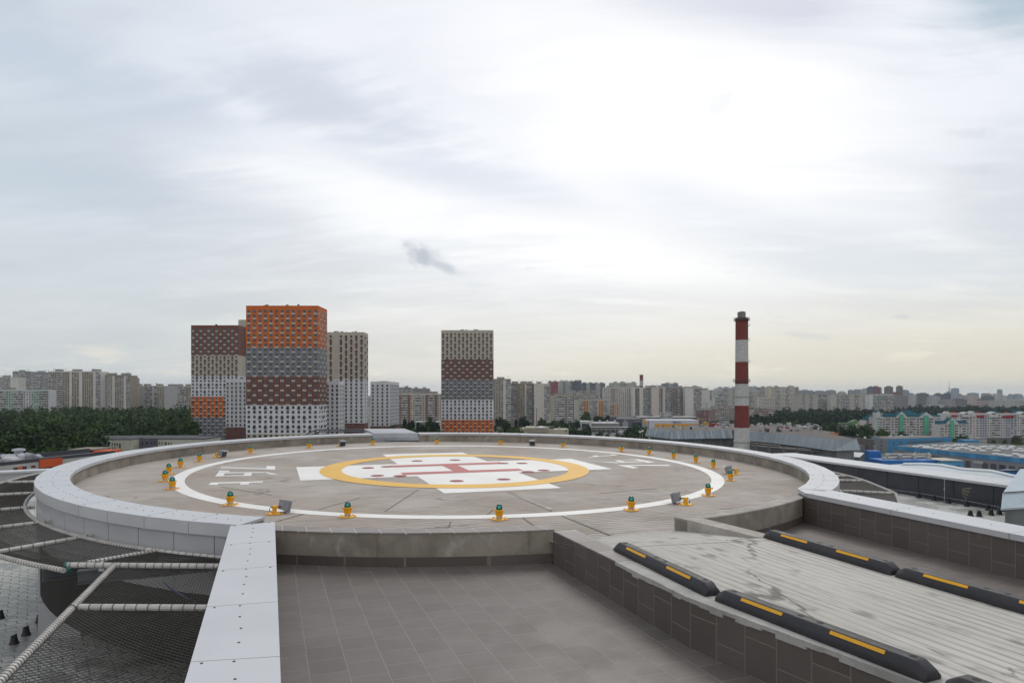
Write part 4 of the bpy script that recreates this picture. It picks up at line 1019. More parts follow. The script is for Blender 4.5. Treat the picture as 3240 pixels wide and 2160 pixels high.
def tower(label, x0, x1, ytop, Y, depth, bands, cols, fh, side=None, scols=4, seed=1, vents=8, blank=(), top_gap=1.06):
    X0, X1 = (x0 - CX) / F * Y, (x1 - CX) / F * Y; zt = -(ytop - HY) / F * Y; g = gz((X0 + X1) / 2, Y)
    t = thing('apartment_tower', label, 'apartment tower', ((X0 + X1) / 2, Y + depth / 2, g))
    W = X1 - X0
    facs = [(Fac((X0, Y), (1, 0)), W, cols)]
    if side == 'R': facs.append((Fac((X1, Y), (0, 1)), depth, scols))
    if side == 'L': facs.append((Fac((X0, Y + depth), (0, -1)), depth, scols))
    z = zt; row = 0; wl = []; bd = []; br = []; r2 = random.Random(seed)
    for bi, (col, n, style) in enumerate(bands):
        h = fh * (n + (top_gap - .46 if bi == 0 else 0)); zb = z - h
        if bi == len(bands) - 1: zb = min(zb, g); n = max(n, int((z - zb) / fh))
        mb = MB(); mb.box(X0, X1, Y, Y + depth, zb, z, 0, 2)
        for fi, (f, w, c) in enumerate(facs):
            for r in range(n):
                zc = z - fh * (r + (top_gap if bi == 0 else .46))
                if zc - .8 < g: break
                for k in range(c):
                    if fi == 0 and k in blank: continue
                    u = w * (k + .5) / c + (0 if k in (0, c - 1) else r2.uniform(-.001, .001)); ck = (row + r + k) % 2 == 0
                    ww = 1.55 if style != 'panel' or ck else 1.9
                    if fi: ww = min(ww, w / c * .5)
                    hh = 1.75
                    wl.append((f, u, zc, ww, hh, (0,) if r2.random() < .6 else (-.17, .2), 0.0))
                    if style == 'panel' and ck: f.box(mb, u - ww * .72, u + ww * .72, zc - .9 - (fh - 1.75) * .82, zc - .92, 0, .04, 1)
                    if style == 'panelb':
                        if ck: f.box(mb, u - ww * .72, u + ww * .72, zc - .9 - (fh - 1.75) * .82, zc - .92, 0, .04, 1)
                        elif k % 2 == (row // 2) % 2 and r % 2: bd.append((f, u, zc))
                    if style == 'tan' and ck: br.append((f, u, zc - .6))
                    if style == 'white' and r % 2 == 0 and (k + r // 2) % 2 and 0 < k < c - 1: bd.append((f, u, zc - .3))
                    if style == 'bay': f.box(mb, u - ww * .8, u + ww * .5, zc - .9 - .28, zc - .9, 0, .45, 1); f.box(mb, u + ww * .5, u + ww * .62, zc - .9, zc + .9, 0, .35, 1)
        ic = M['beige'] if style.startswith('panel') else fmat((.62, .62, .63))
        mb.build('facade_band', [fmat(col), ic, M['roofgrey']], t)
        z = zb; row += n
    windows(t, wl); balconies(t, bd, M['balc_dark']); balconies(t, br, M['balc_red'])
    mb = MB()
    for a, b, c, d in ((X0, X1, Y, Y + .4), (X0, X1, Y + depth - .4, Y + depth), (X0, X0 + .4, Y + .4, Y + depth - .4), (X1 - .4, X1, Y + .4, Y + depth - .4)): mb.box(a, b, c, d, zt + .002, zt + .35)
    mb.build('roof_edge', fmat(bands[0][0]), t)
    roof_stuff(t, X0 + W * .2, X1 - W * .1, Y, Y + depth, zt, vents, seed)
    return t
ORA, GRE, BRO, WHI, TAN, BRI = (.52, .115, .012), (.17, .175, .195), (.145, .050, .034), (.56, .565, .59), (.40, .365, .30), (.155, .048, .030)
tower('tallest tower with bright orange top above grey, brown and white bands', 778.5, 1007, 968.5, 405, 19.5, [(ORA, 8, 'panel'), (GRE, 6, 'panel'), (BRO, 6, 'panelb'), (WHI, 6, 'white'), (TAN, 6, 'panel')], 13, 2.9, 'R', 5, 1, 9)
tower('tower with dark brown top, tan and white bands left of the orange tower', 604.5, 754, 1030, 564, 16, [(BRO, 8, 'panel'), (TAN, 6, 'tan'), (WHI, 6, 'white'), (ORA, 6, 'panelb'), (GRE, 8, 'panelb')], 12, 2.9, None, 4, 2, 5)
tower('detached tower with tan top, brown, grey, white and orange bands', 1396, 1560, 1045.5, 583, 17, [(TAN, 8, 'tan'), (BRO, 6, 'panel'), (GRE, 6, 'panelb'), (WHI, 6, 'white'), (ORA, 10, 'panelb')], 13, 2.92, None, 4, 3, 9)
# blank tan stair tower between the two left towers
Yq = 585; mb = MB(); mb.box((754 - CX) / F * Yq, (800 - CX) / F * Yq, Yq, Yq + 16, gz(-200, 500), -(1011 - HY) / F * Yq)
t = thing('apartment_tower', 'windowless pale tan tower end between the brown and orange towers', 'apartment tower', (-232, Yq + 8, gz(-200, 500)))
mb.build('wall', fmat((.40, .365, .30)), t)
mb = MB()
for k in range(20): mb.box((754.5 - CX) / F * Yq, (799.5 - CX) / F * Yq, Yq - .03, Yq, 60 - k * 5.6, 60.12 - k * 5.6)
mb.build('panel_joint', fmat((.30, .27, .22)), t)
tower('tan tower with dark red balconies just right of the orange tower', 1022, 1152, 1052, 500, 14, [(TAN, 12, 'tan'), (WHI, 12, 'bay'), (BRI, 6, 'plain')], 8, 2.75, 'R', 2, 4, 9, (2,))
tower('low white block in front, between brown-topped and orange towers', 714, 781, 1199.5, 470, 14, [(WHI, 11, 'bay'), (BRI, 6, 'plain')], 5, 2.9, None, 3, 5, 2)
tower('narrow white block tucked against the right of the orange tower', 1030, 1074, 1207, 455, 14, [(WHI, 12, 'bay'), (BRI, 3, 'plain')], 3, 2.85, 'R', 3, 6, 2)
tower('white block with brick-red base ending the tower group on the right', 1172, 1233, 1208, 545, 46, [(WHI, 12, 'bay'), (BRI, 8, 'plain')], 4, 2.85, 'R', 9, 7, 6)

def slab(label, x0, x1, ytop, Y, depth, fh, secs, seed=1, houses=2, roof=(.20, .19, .18), side=None, antennas=3, cat='apartment block', name='apartment_block'):
    """a long panel block; secs = (share of the width, style, wall colour, second colour)"""
    X0, X1 = (x0 - CX) / F * Y, (x1 - CX) / F * Y; zt = -(ytop - HY) / F * Y; g = gz((X0 + X1) / 2, Y)
    t = thing(name, label, cat, ((X0 + X1) / 2, Y + depth / 2, g)); W = X1 - X0; r2 = random.Random(seed)
    mats = []; 
    def mi(c):
        m = fmat(c)
        if m not in mats: mats.append(m)
        return mats.index(m)
    wall, win, bal = MB(), MB(), MB(); tot = sum(s[0] for s in secs); u = 0.0
    wall.box(X0, X1, Y, Y + depth, g, zt, mi(secs[0][2]), mi(roof))
    f = Fac((X0, Y), (1, 0)); nf = int((zt - g - 1.2) / fh); light = mi((.50, .49, .47))
    for (sw, style, c1, c2) in secs:
        w = W * sw / tot; u0, u1 = u, u + w; u += w; m1, m2 = mi(c1), mi(c2)
        f.quad(wall, u0, u1, g, zt, .02, m1)
        zf = [zt - 1.2 - fh * (k + 1) for k in range(nf)]
        if style == 'blank':
            for z in zf: f.quad(wall, u0, u1, z, z + .12, .03, m2)
            for k in range(1, max(2, int(w / 3.2))): x = u0 + w * k / max(2, int(w / 3.2)); f.quad(wall, x - .06, x + .06, g, zt, .028, m2)
        else:
            nc = max(1, round(w / 3.1)); cw = w / nc
            for k in range(nc):
                a = u0 + cw * k
                if style == 'grid': f.box(wall, a - .14, a + .14, g, zt - 1.0, .02, .14, m2)
                for z in zf:
                    if style == 'grid':
                        if k == 0: f.box(wall, u0, u1, z - .13, z + .13, .02, .12, m2)
                        f.quad(win, a + cw * .26, a + cw * .74, z + .8, z + 2.15, .06, 0 if r2.random() < .8 else 1)
                    elif style == 'win':
                        f.quad(win, a + cw * .22, a + cw * .78, z + .75, z + 2.2, .06, 0 if r2.random() < .85 else 1)
                    elif style == 'balc':
                        f.quad(win, a + .05, a + cw - .05, z + 1.0, z + fh - .1, .05, 0 if r2.random() < .78 else 1)  # mostly dark quad above the parapet: shade of the balcony recess as colour
                        f.box(bal, a + .02, a + cw - .02, z - .05, z + 1.05, .05, .9, 0 if r2.random() < .9 else 1)
                        if r2.random() < .35: f.quad(bal, a + .25, a + cw * .6, z + 1.05, z + 2.3, .62, 2)
    wall.build('wall', mats, t)
    if win.f: tag(win.build('window', [fmat((.075, .075, .08)), fmat((.30, .30, .31))], t), kind='stuff')
    if bal.f: tag(bal.build('balcony', [fmat((.50, .49, .47)), fmat((.38, .33, .27)), fmat((.22, .24, .27))], t), kind='stuff')
    mb = MB(); mb.box(X0 - .2, X1 + .2, Y - .25, Y + .2, zt - .9, zt + .5); mb.build('roof_edge', mats[mi(secs[0][2])], t)
    for k in range(houses):
        x = X0 + W * (k + .5 + r2.uniform(-.2, .2)) / houses; hw = r2.uniform(2.5, 5)
        mb = MB(); mb.box(x - hw, x + hw, Y + 2, Y + 9, zt, zt + 2.6); mb.box(x - hw - .4, x + hw + .4, Y + 1.6, Y + 9.4, zt + 2.61, zt + 2.95)
        mb.build('roof_house', fmat((.30, .285, .26)), t)
    for k in range(antennas):
        x = r2.uniform(X0 + 1, X1 - 1); mb = MB(); h = r2.uniform(2.5, 5); mb.box(x - .09, x + .09, Y + 3, Y + 3.2, zt, zt + 2.6 + h * .6); mb.box(x - .9, x + .9, Y + 3.02, Y + 3.14, zt + 1.8 + h * .5, zt + 1.95 + h * .5)
        mb.build('antenna', M['roofdark'], t)
    return t
PW, PB, PG, PL = (.55, .53, .50), (.25, .215, .17), (.44, .42, .39), (.48, .45, .38)    # pale panel, brown infill, grey panel, grid line
BR2 = (.20, .165, .15)
S = slab
# left skyline
S('dark grey stepped block rising behind the left skyline', 40, 98, 1175, 1250, 20, 2.8, [(1, 'balc', (.26, .25, .26), PG)], 1, 1)
S('grey tower block behind the long pale block on the left', 104, 160, 1178, 1200, 20, 2.8, [(1, 'balc', (.30, .29, .30), PG), (1, 'win', (.3, .29, .3), PG)], 2, 1)
S('pale block with rust-coloured roof edge at the far left', -20, 58, 1193, 1050, 16, 2.8, [(1, 'win', PG, PG), (1, 'balc', PG, PG), (1, 'blank', PW, PG)], 3, 1, (.20, .13, .09))
S('lower white block with pale green stripes at the far left', -60, 153, 1234, 790, 14, 2.8, [(2, 'win', (.50, .51, .52), PG), (1.1, 'balc', (.50, .51, .52), PG), (.9, 'win', (.30, .42, .34), PG), (1.2, 'balc', (.5, .51, .52), PG), (1, 'win', (.5, .51, .52), PG), (.9, 'win', (.30, .42, .34), PG), (1.2, 'balc', (.5, .51, .52), PG)], 4, 1, (.24, .19, .10))
S('long pale panel block, tallest on the left skyline', 154, 318, 1175, 850, 18, 2.8, [(.35, 'balc', PW, PG), (.3, 'grid', PB, PL), (.5, 'balc', PW, PG), (.55, 'grid', PB, PL), (.18, 'blank', PW, PG), (.6, 'grid', PB, PL), (.25, 'blank', PW, PG), (.9, 'grid', PB, PL), (.2, 'blank', PW, PG), (.4, 'balc', PW, PG)], 5, 3)
S('pale panel block with stepped roof right of the tallest left block', 318.5, 411, 1187, 860, 18, 2.8, [(.45, 'grid', PB, PL), (.6, 'win', PG, PG), (.2, 'blank', PW, PG), (.8, 'grid', PB, PL), (.2, 'blank', PW, PG), (.35, 'balc', PW, PG)], 6, 2)
S('small dark block peeping behind the left skyline', 408, 429, 1195, 1300, 14, 2.8, [(1, 'balc', (.28, .27, .27), PG)], 7, 0)
S('grey block with blank end walls by the brown-topped tower', 411.5, 520, 1221, 900, 16, 2.8, [(.9, 'blank', PG, (.3, .28, .26)), (.5, 'blank', (.36, .35, .32), (.3, .28, .26)), (.75, 'balc', PG, PG), (.15, 'blank', (.5, .5, .5), PG), (.3, 'balc', (.22, .23, .26), PG), (.7, 'win', (.40, .385, .28), PG)], 8, 3, (.22, .15, .10))
S('long brownish block touching the left edge of the brown-topped tower', 520.5, 612, 1222, 880, 16, 2.8, [(.9, 'blank', (.37, .365, .36), (.3, .29, .28)), (.6, 'balc', (.30, .27, .22), PG), (.5, 'win', (.30, .27, .22), PG)], 9, 3, (.22, .15, .10))
# between the towers
S('beige block with red-brown window columns between the towers', 1236, 1398, 1246, 780, 16, 2.8, [(.45, 'balc', PL, PG), (.45, 'win', (.46, .43, .36), PG), (.35, 'win', (.26, .13, .10), PG), (.8, 'balc', PL, PG), (.35, 'win', (.26, .13, .10), PG), (.5, 'win', (.46, .43, .36), PG), (.85, 'balc', PL, PG), (.4, 'win', (.46, .43, .36), PG), (.35, 'win', (.26, .13, .10), PG), (.8, 'balc', PL, PG), (.35, 'win', (.26, .13, .10), PG), (.5, 'win', (.46, .43, .36), PG)], 10, 3, (.22, .18, .10))
S('mauve block on the skyline between the towers', 1262, 1300, 1226, 1150, 16, 2.8, [(1, 'balc', (.27, .24, .25), PG)], 11, 1)
S('purple-grey block behind the beige one between the towers', 1301, 1358, 1229, 1350, 16, 2.8, [(1, 'win', (.28, .24, .25), PG)], 12, 2)
# right of the detached tower
S('tall brown panel block against the right of the detached tower', 1560, 1616, 1199.5, 880, 20, 2.8, [(1.4, 'grid', PB, PL), (.3, 'blank', (.54, .53, .52), PG), (.7, 'balc', PW, PG)], 13, 1)
S('long brown and white panel block with many balconies', 1616.5, 1690, 1213, 905, 18, 2.8, [(.7, 'balc', (.30, .27, .22), PG), (.2, 'win', PB, PG), (.9, 'grid', PB, PL), (.2, 'blank', PW, PG), (.7, 'balc', (.3, .27, .22), PG), (.3, 'win', PB, PG)], 14, 3)
S('panel block with a broad blank pale end wall', 1690.5, 1738, 1214, 885, 18, 2.8, [(1.3, 'blank', (.50, .47, .42), (.36, .34, .30)), (.7, 'balc', PW, PG)], 15, 1)
S('dark red and grey far block with roof turrets', 1735, 1766, 1207, 1850, 20, 2.9, [(.4, 'win', (.24, .22, .22), PG), (1.2, 'win', (.26, .04, .05), PG)], 16, 2)
S('pale green and grey far block on the skyline', 1767, 1815, 1206, 1900, 20, 2.9, [(.6, 'win', (.40, .42, .36), PG), (.3, 'win', (.2, .22, .22), PG), (.7, 'win', (.42, .43, .38), PG), (.4, 'win', (.22, .22, .22), PG)], 17, 3)
S('dark charcoal far block on the skyline', 1816, 1840, 1205, 1880, 20, 2.9, [(1, 'win', (.09, .09, .11), PG)], 18, 2)
S('long dark and pale striped far block', 1842, 1915, 1212, 1920, 20, 2.9, [(.5, 'win', (.12, .13, .14), PG), (.4, 'win', (.40, .41, .38), PG), (.7, 'win', (.12, .13, .14), PG), (.5, 'win', (.40, .40, .37), PG), (.6, 'win', (.14, .14, .15), PG)], 19, 4)
S('brownish mid block behind the orange-striped house', 1805, 1892, 1240, 1120, 16, 2.8, [(.6, 'win', (.30, .28, .24), PG), (.8, 'balc', (.3, .28, .24), PG), (.5, 'win', (.34, .32, .28), PG), (.8, 'balc', (.3, .28, .24), PG)], 20, 4)
S('block with pinkish roof storey left of the orange-striped house', 1744, 1812, 1251, 800, 16, 2.8, [(.25, 'blank', (.36, .33, .22), PB), (.3, 'win', PG, PG), (.8, 'balc', (.34, .33, .29), PG), (.4, 'win', (.36, .34, .29), PG), (.5, 'balc', (.34, .33, .29), PG)], 21, 2, (.36, .25, .20))
S('cream block with bright orange wall stripes', 1820, 1922, 1266, 960, 16, 2.75, [(.45, 'blank', (.42, .40, .34), PB), (.5, 'balc', (.48, .48, .48), PG), (.55, 'win', (.50, .235, .08), PG), (.2, 'win', (.46, .45, .43), PG), (.75, 'balc', (.48, .48, .48), PG), (.2, 'win', (.46, .45, .43), PG), (.5, 'win', (.50, .235, .08), PG), (.5, 'balc', (.48, .48, .48), PG)], 22, 2, (.46, .22, .08))
S('lower right wing of the orange-striped house', 1922.5, 1957, 1276, 980, 16, 2.75, [(.4, 'blank', (.42, .40, .34), PB), (.4, 'balc', (.48, .48, .48), PG), (.3, 'win', (.50, .235, .08), PG), (.3, 'win', (.46, .45, .43), PG), (.3, 'win', (.50, .235, .08), PG)], 23, 1, (.46, .22, .08))
S('tall cream tower block with dotted windows behind the retail park', 1911, 2002, 1226, 1060, 18, 2.8, [(.8, 'win', (.48, .455, .42), PG), (.5, 'win', (.34, .31, .27), PG), (.6, 'win', (.48, .44, .40), PG), (1.4, 'win', (.50, .48, .45), PG)], 24, 2, (.34, .24, .18))
S('pale cream block stepped behind the cream tower', 1930, 2014, 1211, 1500, 18, 2.8, [(1, 'win', (.44, .43, .37), PG), (.5, 'balc', (.2, .2, .2), PG), (1, 'win', (.44, .43, .37), PG)], 25, 3)
S('brown-striped slab with two pale end walls, first behind the shops', 2002, 2062, 1226, 1040, 18, 2.8, [(.25, 'blank', PW, PG), (.45, 'grid', BR2, (.26, .22, .2)), (.36, 'blank', PW, PG), (.9, 'balc', BR2, PG)], 26, 2)
S('brown-striped slab with a broad pinkish end wall', 2062.5, 2105, 1225, 1030, 18, 2.8, [(1.1, 'blank', (.50, .45, .41), PG), (.3, 'balc', (.46, .46, .46), PG), (.25, 'win', BR2, PG), (.4, 'blank', PG, PG)], 27, 2)
S('brown balconied slab in the middle of the row behind the shops', 2105.5, 2168, 1226, 1050, 18, 2.8, [(.5, 'balc', (.30, .28, .26), PG), (.7, 'grid', BR2, (.30, .26, .24)), (.25, 'balc', (.42, .42, .42), PG), (.5, 'grid', BR2, (.3, .26, .24))], 28, 2)
S('slab with a tall pale end wall right of the brown balconies', 2168.5, 2220, 1227, 1035, 18, 2.8, [(.9, 'blank', PW, PG), (.25, 'balc', (.42, .42, .42), PG), (.6, 'balc', (.24, .2, .19), PG)], 29, 1)
S('last slab of the row with a pale end wall near the chimney', 2219, 2252, 1234, 1045, 18, 2.8, [(.9, 'blank', PW, PG), (.2, 'balc', PG, PG)], 30, 1)
S('small pale annex at the foot of the last slab', 2240, 2252, 1272, 1000, 14, 2.8, [(1, 'blank', (.48, .47, .46), PG)], 31, 0, antennas=0)
S('blue-grey office block on the skyline behind the slabs', 2097, 2146, 1213, 1900, 20, 3, [(.5, 'win', (.20, .22, .26), PG), (.3, 'win', (.36, .38, .40), PG), (.5, 'win', (.2, .22, .26), PG)], 32, 2)
S('dark brown far roof block behind the last slabs', 2163, 2220, 1224, 1500, 20, 2.9, [(.5, 'win', (.13, .12, .12), PG), (.7, 'win', (.26, .14, .10), PG)], 33, 1)
cre, blw = (.46, .43, .37), (.44, .47, .50)
S('pale blue and white stepped block left of the chimney', 2240, 2290, 1234, 1480, 18, 2.9, [(.6, 'win', blw, PG), (.4, 'win', cre, PG), (.6, 'balc', blw, PG)], 34, 1)
S('large cream block with blue stripes directly left of the chimney', 2272, 2332, 1227, 1640, 18, 2.9, [(.5, 'win', blw, PG), (.5, 'balc', cre, PG), (.5, 'win', cre, PG), (.4, 'balc', blw, PG)], 35, 3)
S('lower white block left of the chimney foot', 2262, 2292, 1256, 1400, 16, 2.9, [(1, 'balc', (.48, .49, .50), PG)], 36, 0)
S('white and blue block directly right of the chimney', 2358, 2402, 1236, 1500, 18, 2.9, [(.6, 'balc', blw, PG), (.5, 'win', cre, PG)], 37, 1)
S('long pale green-topped block right of the chimney', 2362, 2450, 1225, 1750, 18, 2.9, [(.7, 'win', (.42, .46, .44), PG), (.6, 'balc', cre, PG), (.7, 'win', (.42, .46, .44), PG)], 38, 4)
S('largest cream block of the right skyline', 2432, 2527, 1224, 1450, 20, 2.9, [(.25, 'blank', (.46, .41, .30), PG), (.5, 'win', cre, PG), (.35, 'balc', cre, PG), (.6, 'win', cre, PG), (.35, 'balc', cre, PG), (.6, 'win', cre, PG), (.35, 'balc', cre, PG)], 39, 2)
S('low cream wing between two larger cream blocks', 2402, 2440, 1257, 1380, 16, 2.9, [(1, 'win', cre, PG)], 40, 1)
gt = (.36, .335, .30)
S('long grey-brown slab with orange roof houses, left half', 2527, 2588, 1248, 1320, 16, 2.8, [(.3, 'blank', gt, PG), (.3, 'balc', gt, PG), (.4, 'blank', gt, PG), (.3, 'balc', gt, PG), (.5, 'blank', gt, PG)], 41, 4, (.4, .4, .4))
S('long grey slab with orange roof houses, dark middle part', 2588.5, 2629, 1249, 1345, 16, 2.8, [(1, 'balc', (.20, .18, .18), PG)], 42, 2, (.4, .4, .4))
S('long grey slab with pale columns, right half', 2629.5, 2730, 1248.5, 1310, 16, 2.8, [(.6, 'blank', (.42, .40, .36), PG), (.4, 'balc', gt, PG), (.4, 'win', gt, PG), (.6, 'balc', gt, PG), (.5, 'blank', (.38, .36, .33), PG), (.5, 'balc', gt, PG), (.4, 'blank', gt, PG)], 43, 5, (.4, .4, .4))
S('white block with orange corner stripe on the right skyline', 2730.5, 2750, 1249, 1500, 16, 2.8, [(.8, 'balc', (.50, .50, .50), PG), (.2, 'win', (.42, .17, .10), PG)], 44, 1)
S('grey-green slab with a bright blank end wall', 2750.5, 2828, 1249, 1330, 16, 2.8, [(.45, 'blank', (.56, .56, .56), (.5, .5, .5)), (.5, 'balc', (.40, .40, .38), PG), (.4, 'win', (.26, .31, .30), PG), (.5, 'balc', (.42, .42, .41), PG), (.3, 'win', (.3, .27, .23), PG), (.7, 'balc', (.34, .33, .31), PG)], 45, 5)
br3 = (.27, .20, .17)
S('brown mid-rise block just left of the chimney', 2212, 2262, 1299, 900, 14, 2.9, [(.6, 'grid', (.17, .09, .08), (.2, .12, .1)), (.4, 'win', br3, PG)], 46, 2)
S('grey-brown stepped mid-rise touching the chimney', 2254, 2330, 1290, 940, 14, 2.9, [(.5, 'win', (.34, .31, .27), PG), (.4, 'balc', br3, PG), (.5, 'win', (.34, .31, .27), PG), (.4, 'balc', br3, PG)], 47, 4)
S('brown mid-rise block just right of the chimney', 2352, 2384, 1288, 900, 14, 2.9, [(.5, 'win', br3, PG), (.5, 'balc', (.34, .31, .28), PG)], 48, 2)
S('reddish brown stepped mid-rise before the right wood', 2380, 2453, 1298, 930, 14, 2.9, [(.5, 'win', br3, PG), (.4, 'balc', (.36, .33, .29), PG), (.4, 'win', br3, PG), (.5, 'balc', (.36, .33, .29), PG)], 49, 5)
S('small white block at the foot of the brown slabs', 2092, 2128, 1305, 900, 10, 3, [(1, 'balc', (.42, .40, .36), PG)], 50, 0, antennas=0)

# --- far skyline: plain towers whose windows no longer show singly
def far(label, x0, x1, ytop, Y, col, cat='tower block', name='tower_block', g=None, step=None):
    X0, X1 = (x0 - CX) / F * Y, (x1 - CX) / F * Y; zt = -(ytop - HY) / F * Y; g = gz((X0 + X1) / 2, Y) if g is None else g
    t = thing(name, label, cat, ((X0 + X1) / 2, Y + 12, g)); mb = MB(); W = X1 - X0; d = max(14, min(W, 30))
    mb.box(X0, X1, Y, Y + d, g, zt); mb.build('wall', far_wall('far_wall_%d_%d_%d' % tuple(int(c * 255) for c in col), col, tuple(c * .45 for c in col), 4.2, 3.2), t)
    mb = MB(); mb.box(X0 + W * .3, X0 + W * .7, Y + 2, Y + d - 2, zt, zt + (step or 3.0)); mb.build('roof_house', fmat(tuple(c * .8 for c in col)), t)
    return t
gy = (.26, .26, .26); dk = (.14, .14, .15); lt = (.40, .40, .38); bl = (.22, .26, .30)
FAR = [('slim grey tower above the left end of the grey slab', 2527, 2538, 1236, 2700, gy), ('grey-blue block above the grey-brown slab', 2540, 2562, 1234.5, 2800, bl), ('small grey tower above the grey-brown slab', 2565, 2574, 1236, 2750, gy),
 ('long low grey office block above the dark slab', 2576, 2620, 1237.5, 2700, gy), ('grey-blue block with a chamfered top', 2622, 2646, 1235, 2900, bl), ('small stepped far block', 2659, 2676, 1239, 3000, lt), ('slim blue tower standing alone above the grey slab', 2688, 2699, 1234, 2900, bl),
 ('grey twin block near the white block', 2707, 2731, 1233.5, 2500, gy), ('pale tower behind the orange-cornered block', 2732, 2750, 1231, 2000, lt),
 ('dark navy tower of the pair with a maroon neighbour', 2751.5, 2766, 1224.5, 1900, (.13, .13, .17)), ('maroon tower of the pair', 2766.4, 2787, 1224, 1920, (.20, .105, .10)), ('pale rim tower behind the maroon one', 2786, 2791, 1227, 2000, lt),
 ('dark tower standing alone right of the maroon pair', 2807.6, 2826, 1223.5, 2100, (.15, .14, .14)), ('dark tower beside the construction crane', 2843, 2857, 1223, 2250, (.15, .14, .14)), ('blue-grey tower under construction behind the crane', 2858, 2877, 1235, 2600, bl),
 ('low grey-blue far block', 2877, 2893, 1244.6, 3200, bl), ('unfinished grey block with dark red top edge', 2829, 2873, 1252, 1650, (.22, .21, .21)), ('red-topped shell of a block behind it', 2828, 2852, 1243, 1800, (.20, .10, .09)),
 ('grey far block left of the dark office pair', 2903.7, 2916, 1245.5, 3000, gy), ('broad dark office block with two masts of floors', 2916, 2939, 1244.8, 2300, dk), ('striped white and grey twin towers', 2948, 2975, 1255, 1800, (.36, .36, .36)), ('dark slab behind the striped towers', 2965, 2982, 1245.7, 2300, dk),
 ('dark square tower left of the great far tower', 2991, 3009, 1245.7, 2200, (.11, .12, .14)), ('blue far tower beside the needle', 3003, 3016, 1238.5, 4200, bl), ('great broad-topped far tower', 3018, 3035, 1228.7, 4300, bl), ('low block right of the great far tower', 3036, 3045, 1247, 3600, gy),
 ('pale blue double block far off', 3071, 3097, 1243.6, 3800, bl), ('white and brown stepped houses in the far green', 3060, 3097, 1252, 2300, (.40, .34, .31)), ('far grey block, first of a close pair', 3111, 3121, 1245, 3500, gy), ('far brown block, second of a close pair', 3122, 3137, 1245.3, 3300, (.28, .24, .22)),
 ('dark low slab below the close pair', 3122, 3147, 1254, 2300, dk), ('pale broad tower toward the right edge', 3148, 3167, 1247, 2700, lt), ('slim tall blue tower toward the right edge', 3162, 3172, 1232.5, 4000, bl), ('pale slab right of the slim blue tower', 3174, 3185, 1252, 2600, lt),
 ('small far block near the right edge', 3196, 3205, 1247, 3900, bl), ('far double block at the right edge', 3216, 3236, 1247, 3900, bl), ('grey slab low in the far green', 2991, 3025, 1266, 1750, (.27, .26, .26)), ('dark far slab right of it', 3028, 3060, 1264, 2000, dk), ('pale low block at the right edge', 3222, 3250, 1263, 2100, lt)]
for k, a in enumerate(FAR): far(*a)
r3 = random.Random(11); mb = MB()
for k in range(520):
    Y = r3.uniform(1700, 6200); px = r3.uniform(2480, 3300) if k % 4 else r3.uniform(-60, 2500); X = (px - CX) / F * Y
    w = r3.uniform(14, 70); h = r3.uniform(8, 34) if r3.random() < .8 else r3.uniform(30, 48); g = gz(X, Y); mb.box(X - w / 2, X + w / 2, Y, Y + 15, g, g + h, r3.randrange(3))
tag(mb.build('distant_city', [far_wall('far_wall_a', lt), far_wall('far_wall_b', gy), far_wall('far_wall_c', (.34, .29, .26))]), 'low far-off roofs of the city fading into haze', None, None, 'stuff')
# needle, far striped stacks, crane
t = thing('tv_tower', 'hair-thin broadcasting tower on the horizon', 'tower', ((3003.4 - CX) / F * 7500, 7500, -48)); mb = MB(); X = (3003.4 - CX) / F * 7500
mb.lathe([(12, -48), (5, 0), (4, 60), (6, 64), (6, 80), (3, 84), (2, 130), (.8, 165)], (X, 7500, 0), 10); mb.build('shaft', fmat((.3, .3, .3)), t)
def stack(label, pxc, ytop, Y, r, cols, hs, ybase=None):
    X = (pxc - CX) / F * Y; g = gz(X, Y); zt = -(ytop - HY) / F * Y; t = thing('chimney', label, 'chimney', (X, Y, g)); z = zt; n = len(cols)
    for k, c in enumerate(cols):
        zb = z - hs if k < n - 1 else g
        mb = MB(); mb.lathe([(r * (1 + .1 * (k + 1) / n), zb), (r * (1 + .1 * k / n), z)], (X, Y, 0), 14); mb.build('band', fmat(c), t); z = zb
    mb = MB(); mb.lathe([(r * 1.15, zt - 1), (r * 1.15, zt + .6)], (X, Y, 0), 14); mb.build('rim', M['roofdark'], t)
RED, WH = (.24, .042, .028), (.47, .46, .45)
stack('thin far chimney with dark red top above the brown slabs', 2029.5, 1186, 1600, 4.2, [(.17, .03, .03), (.36, .34, .34), (.20, .05, .05), (.4, .38, .38)], 13)
stack('small red and white striped far stack in the green', 3098.5, 1263, 2000, 4.6, [RED, WH, RED, WH, RED, WH], 4)
t = thing('tower_crane', 'tower crane over the unfinished blocks', 'crane', ((2842 - CX) / F * 2240, 2240, -48)); X = (2842 - CX) / F * 2240
mb = MB(); mb.box(X - .9, X + .9, 2239, 2241, -48, 31); mb.build('mast', fmat((.16, .13, .11)), t)
mb = MB(); mb.box(X - 6, X + 15, 2239.4, 2240.6, 27, 28.4); mb.obox((X, 2239.4, 31), (13, 0, -2.6), (0, 1, 0), (0, 0, .5)); mb.build('jib', fmat((.16, .13, .11)), t)

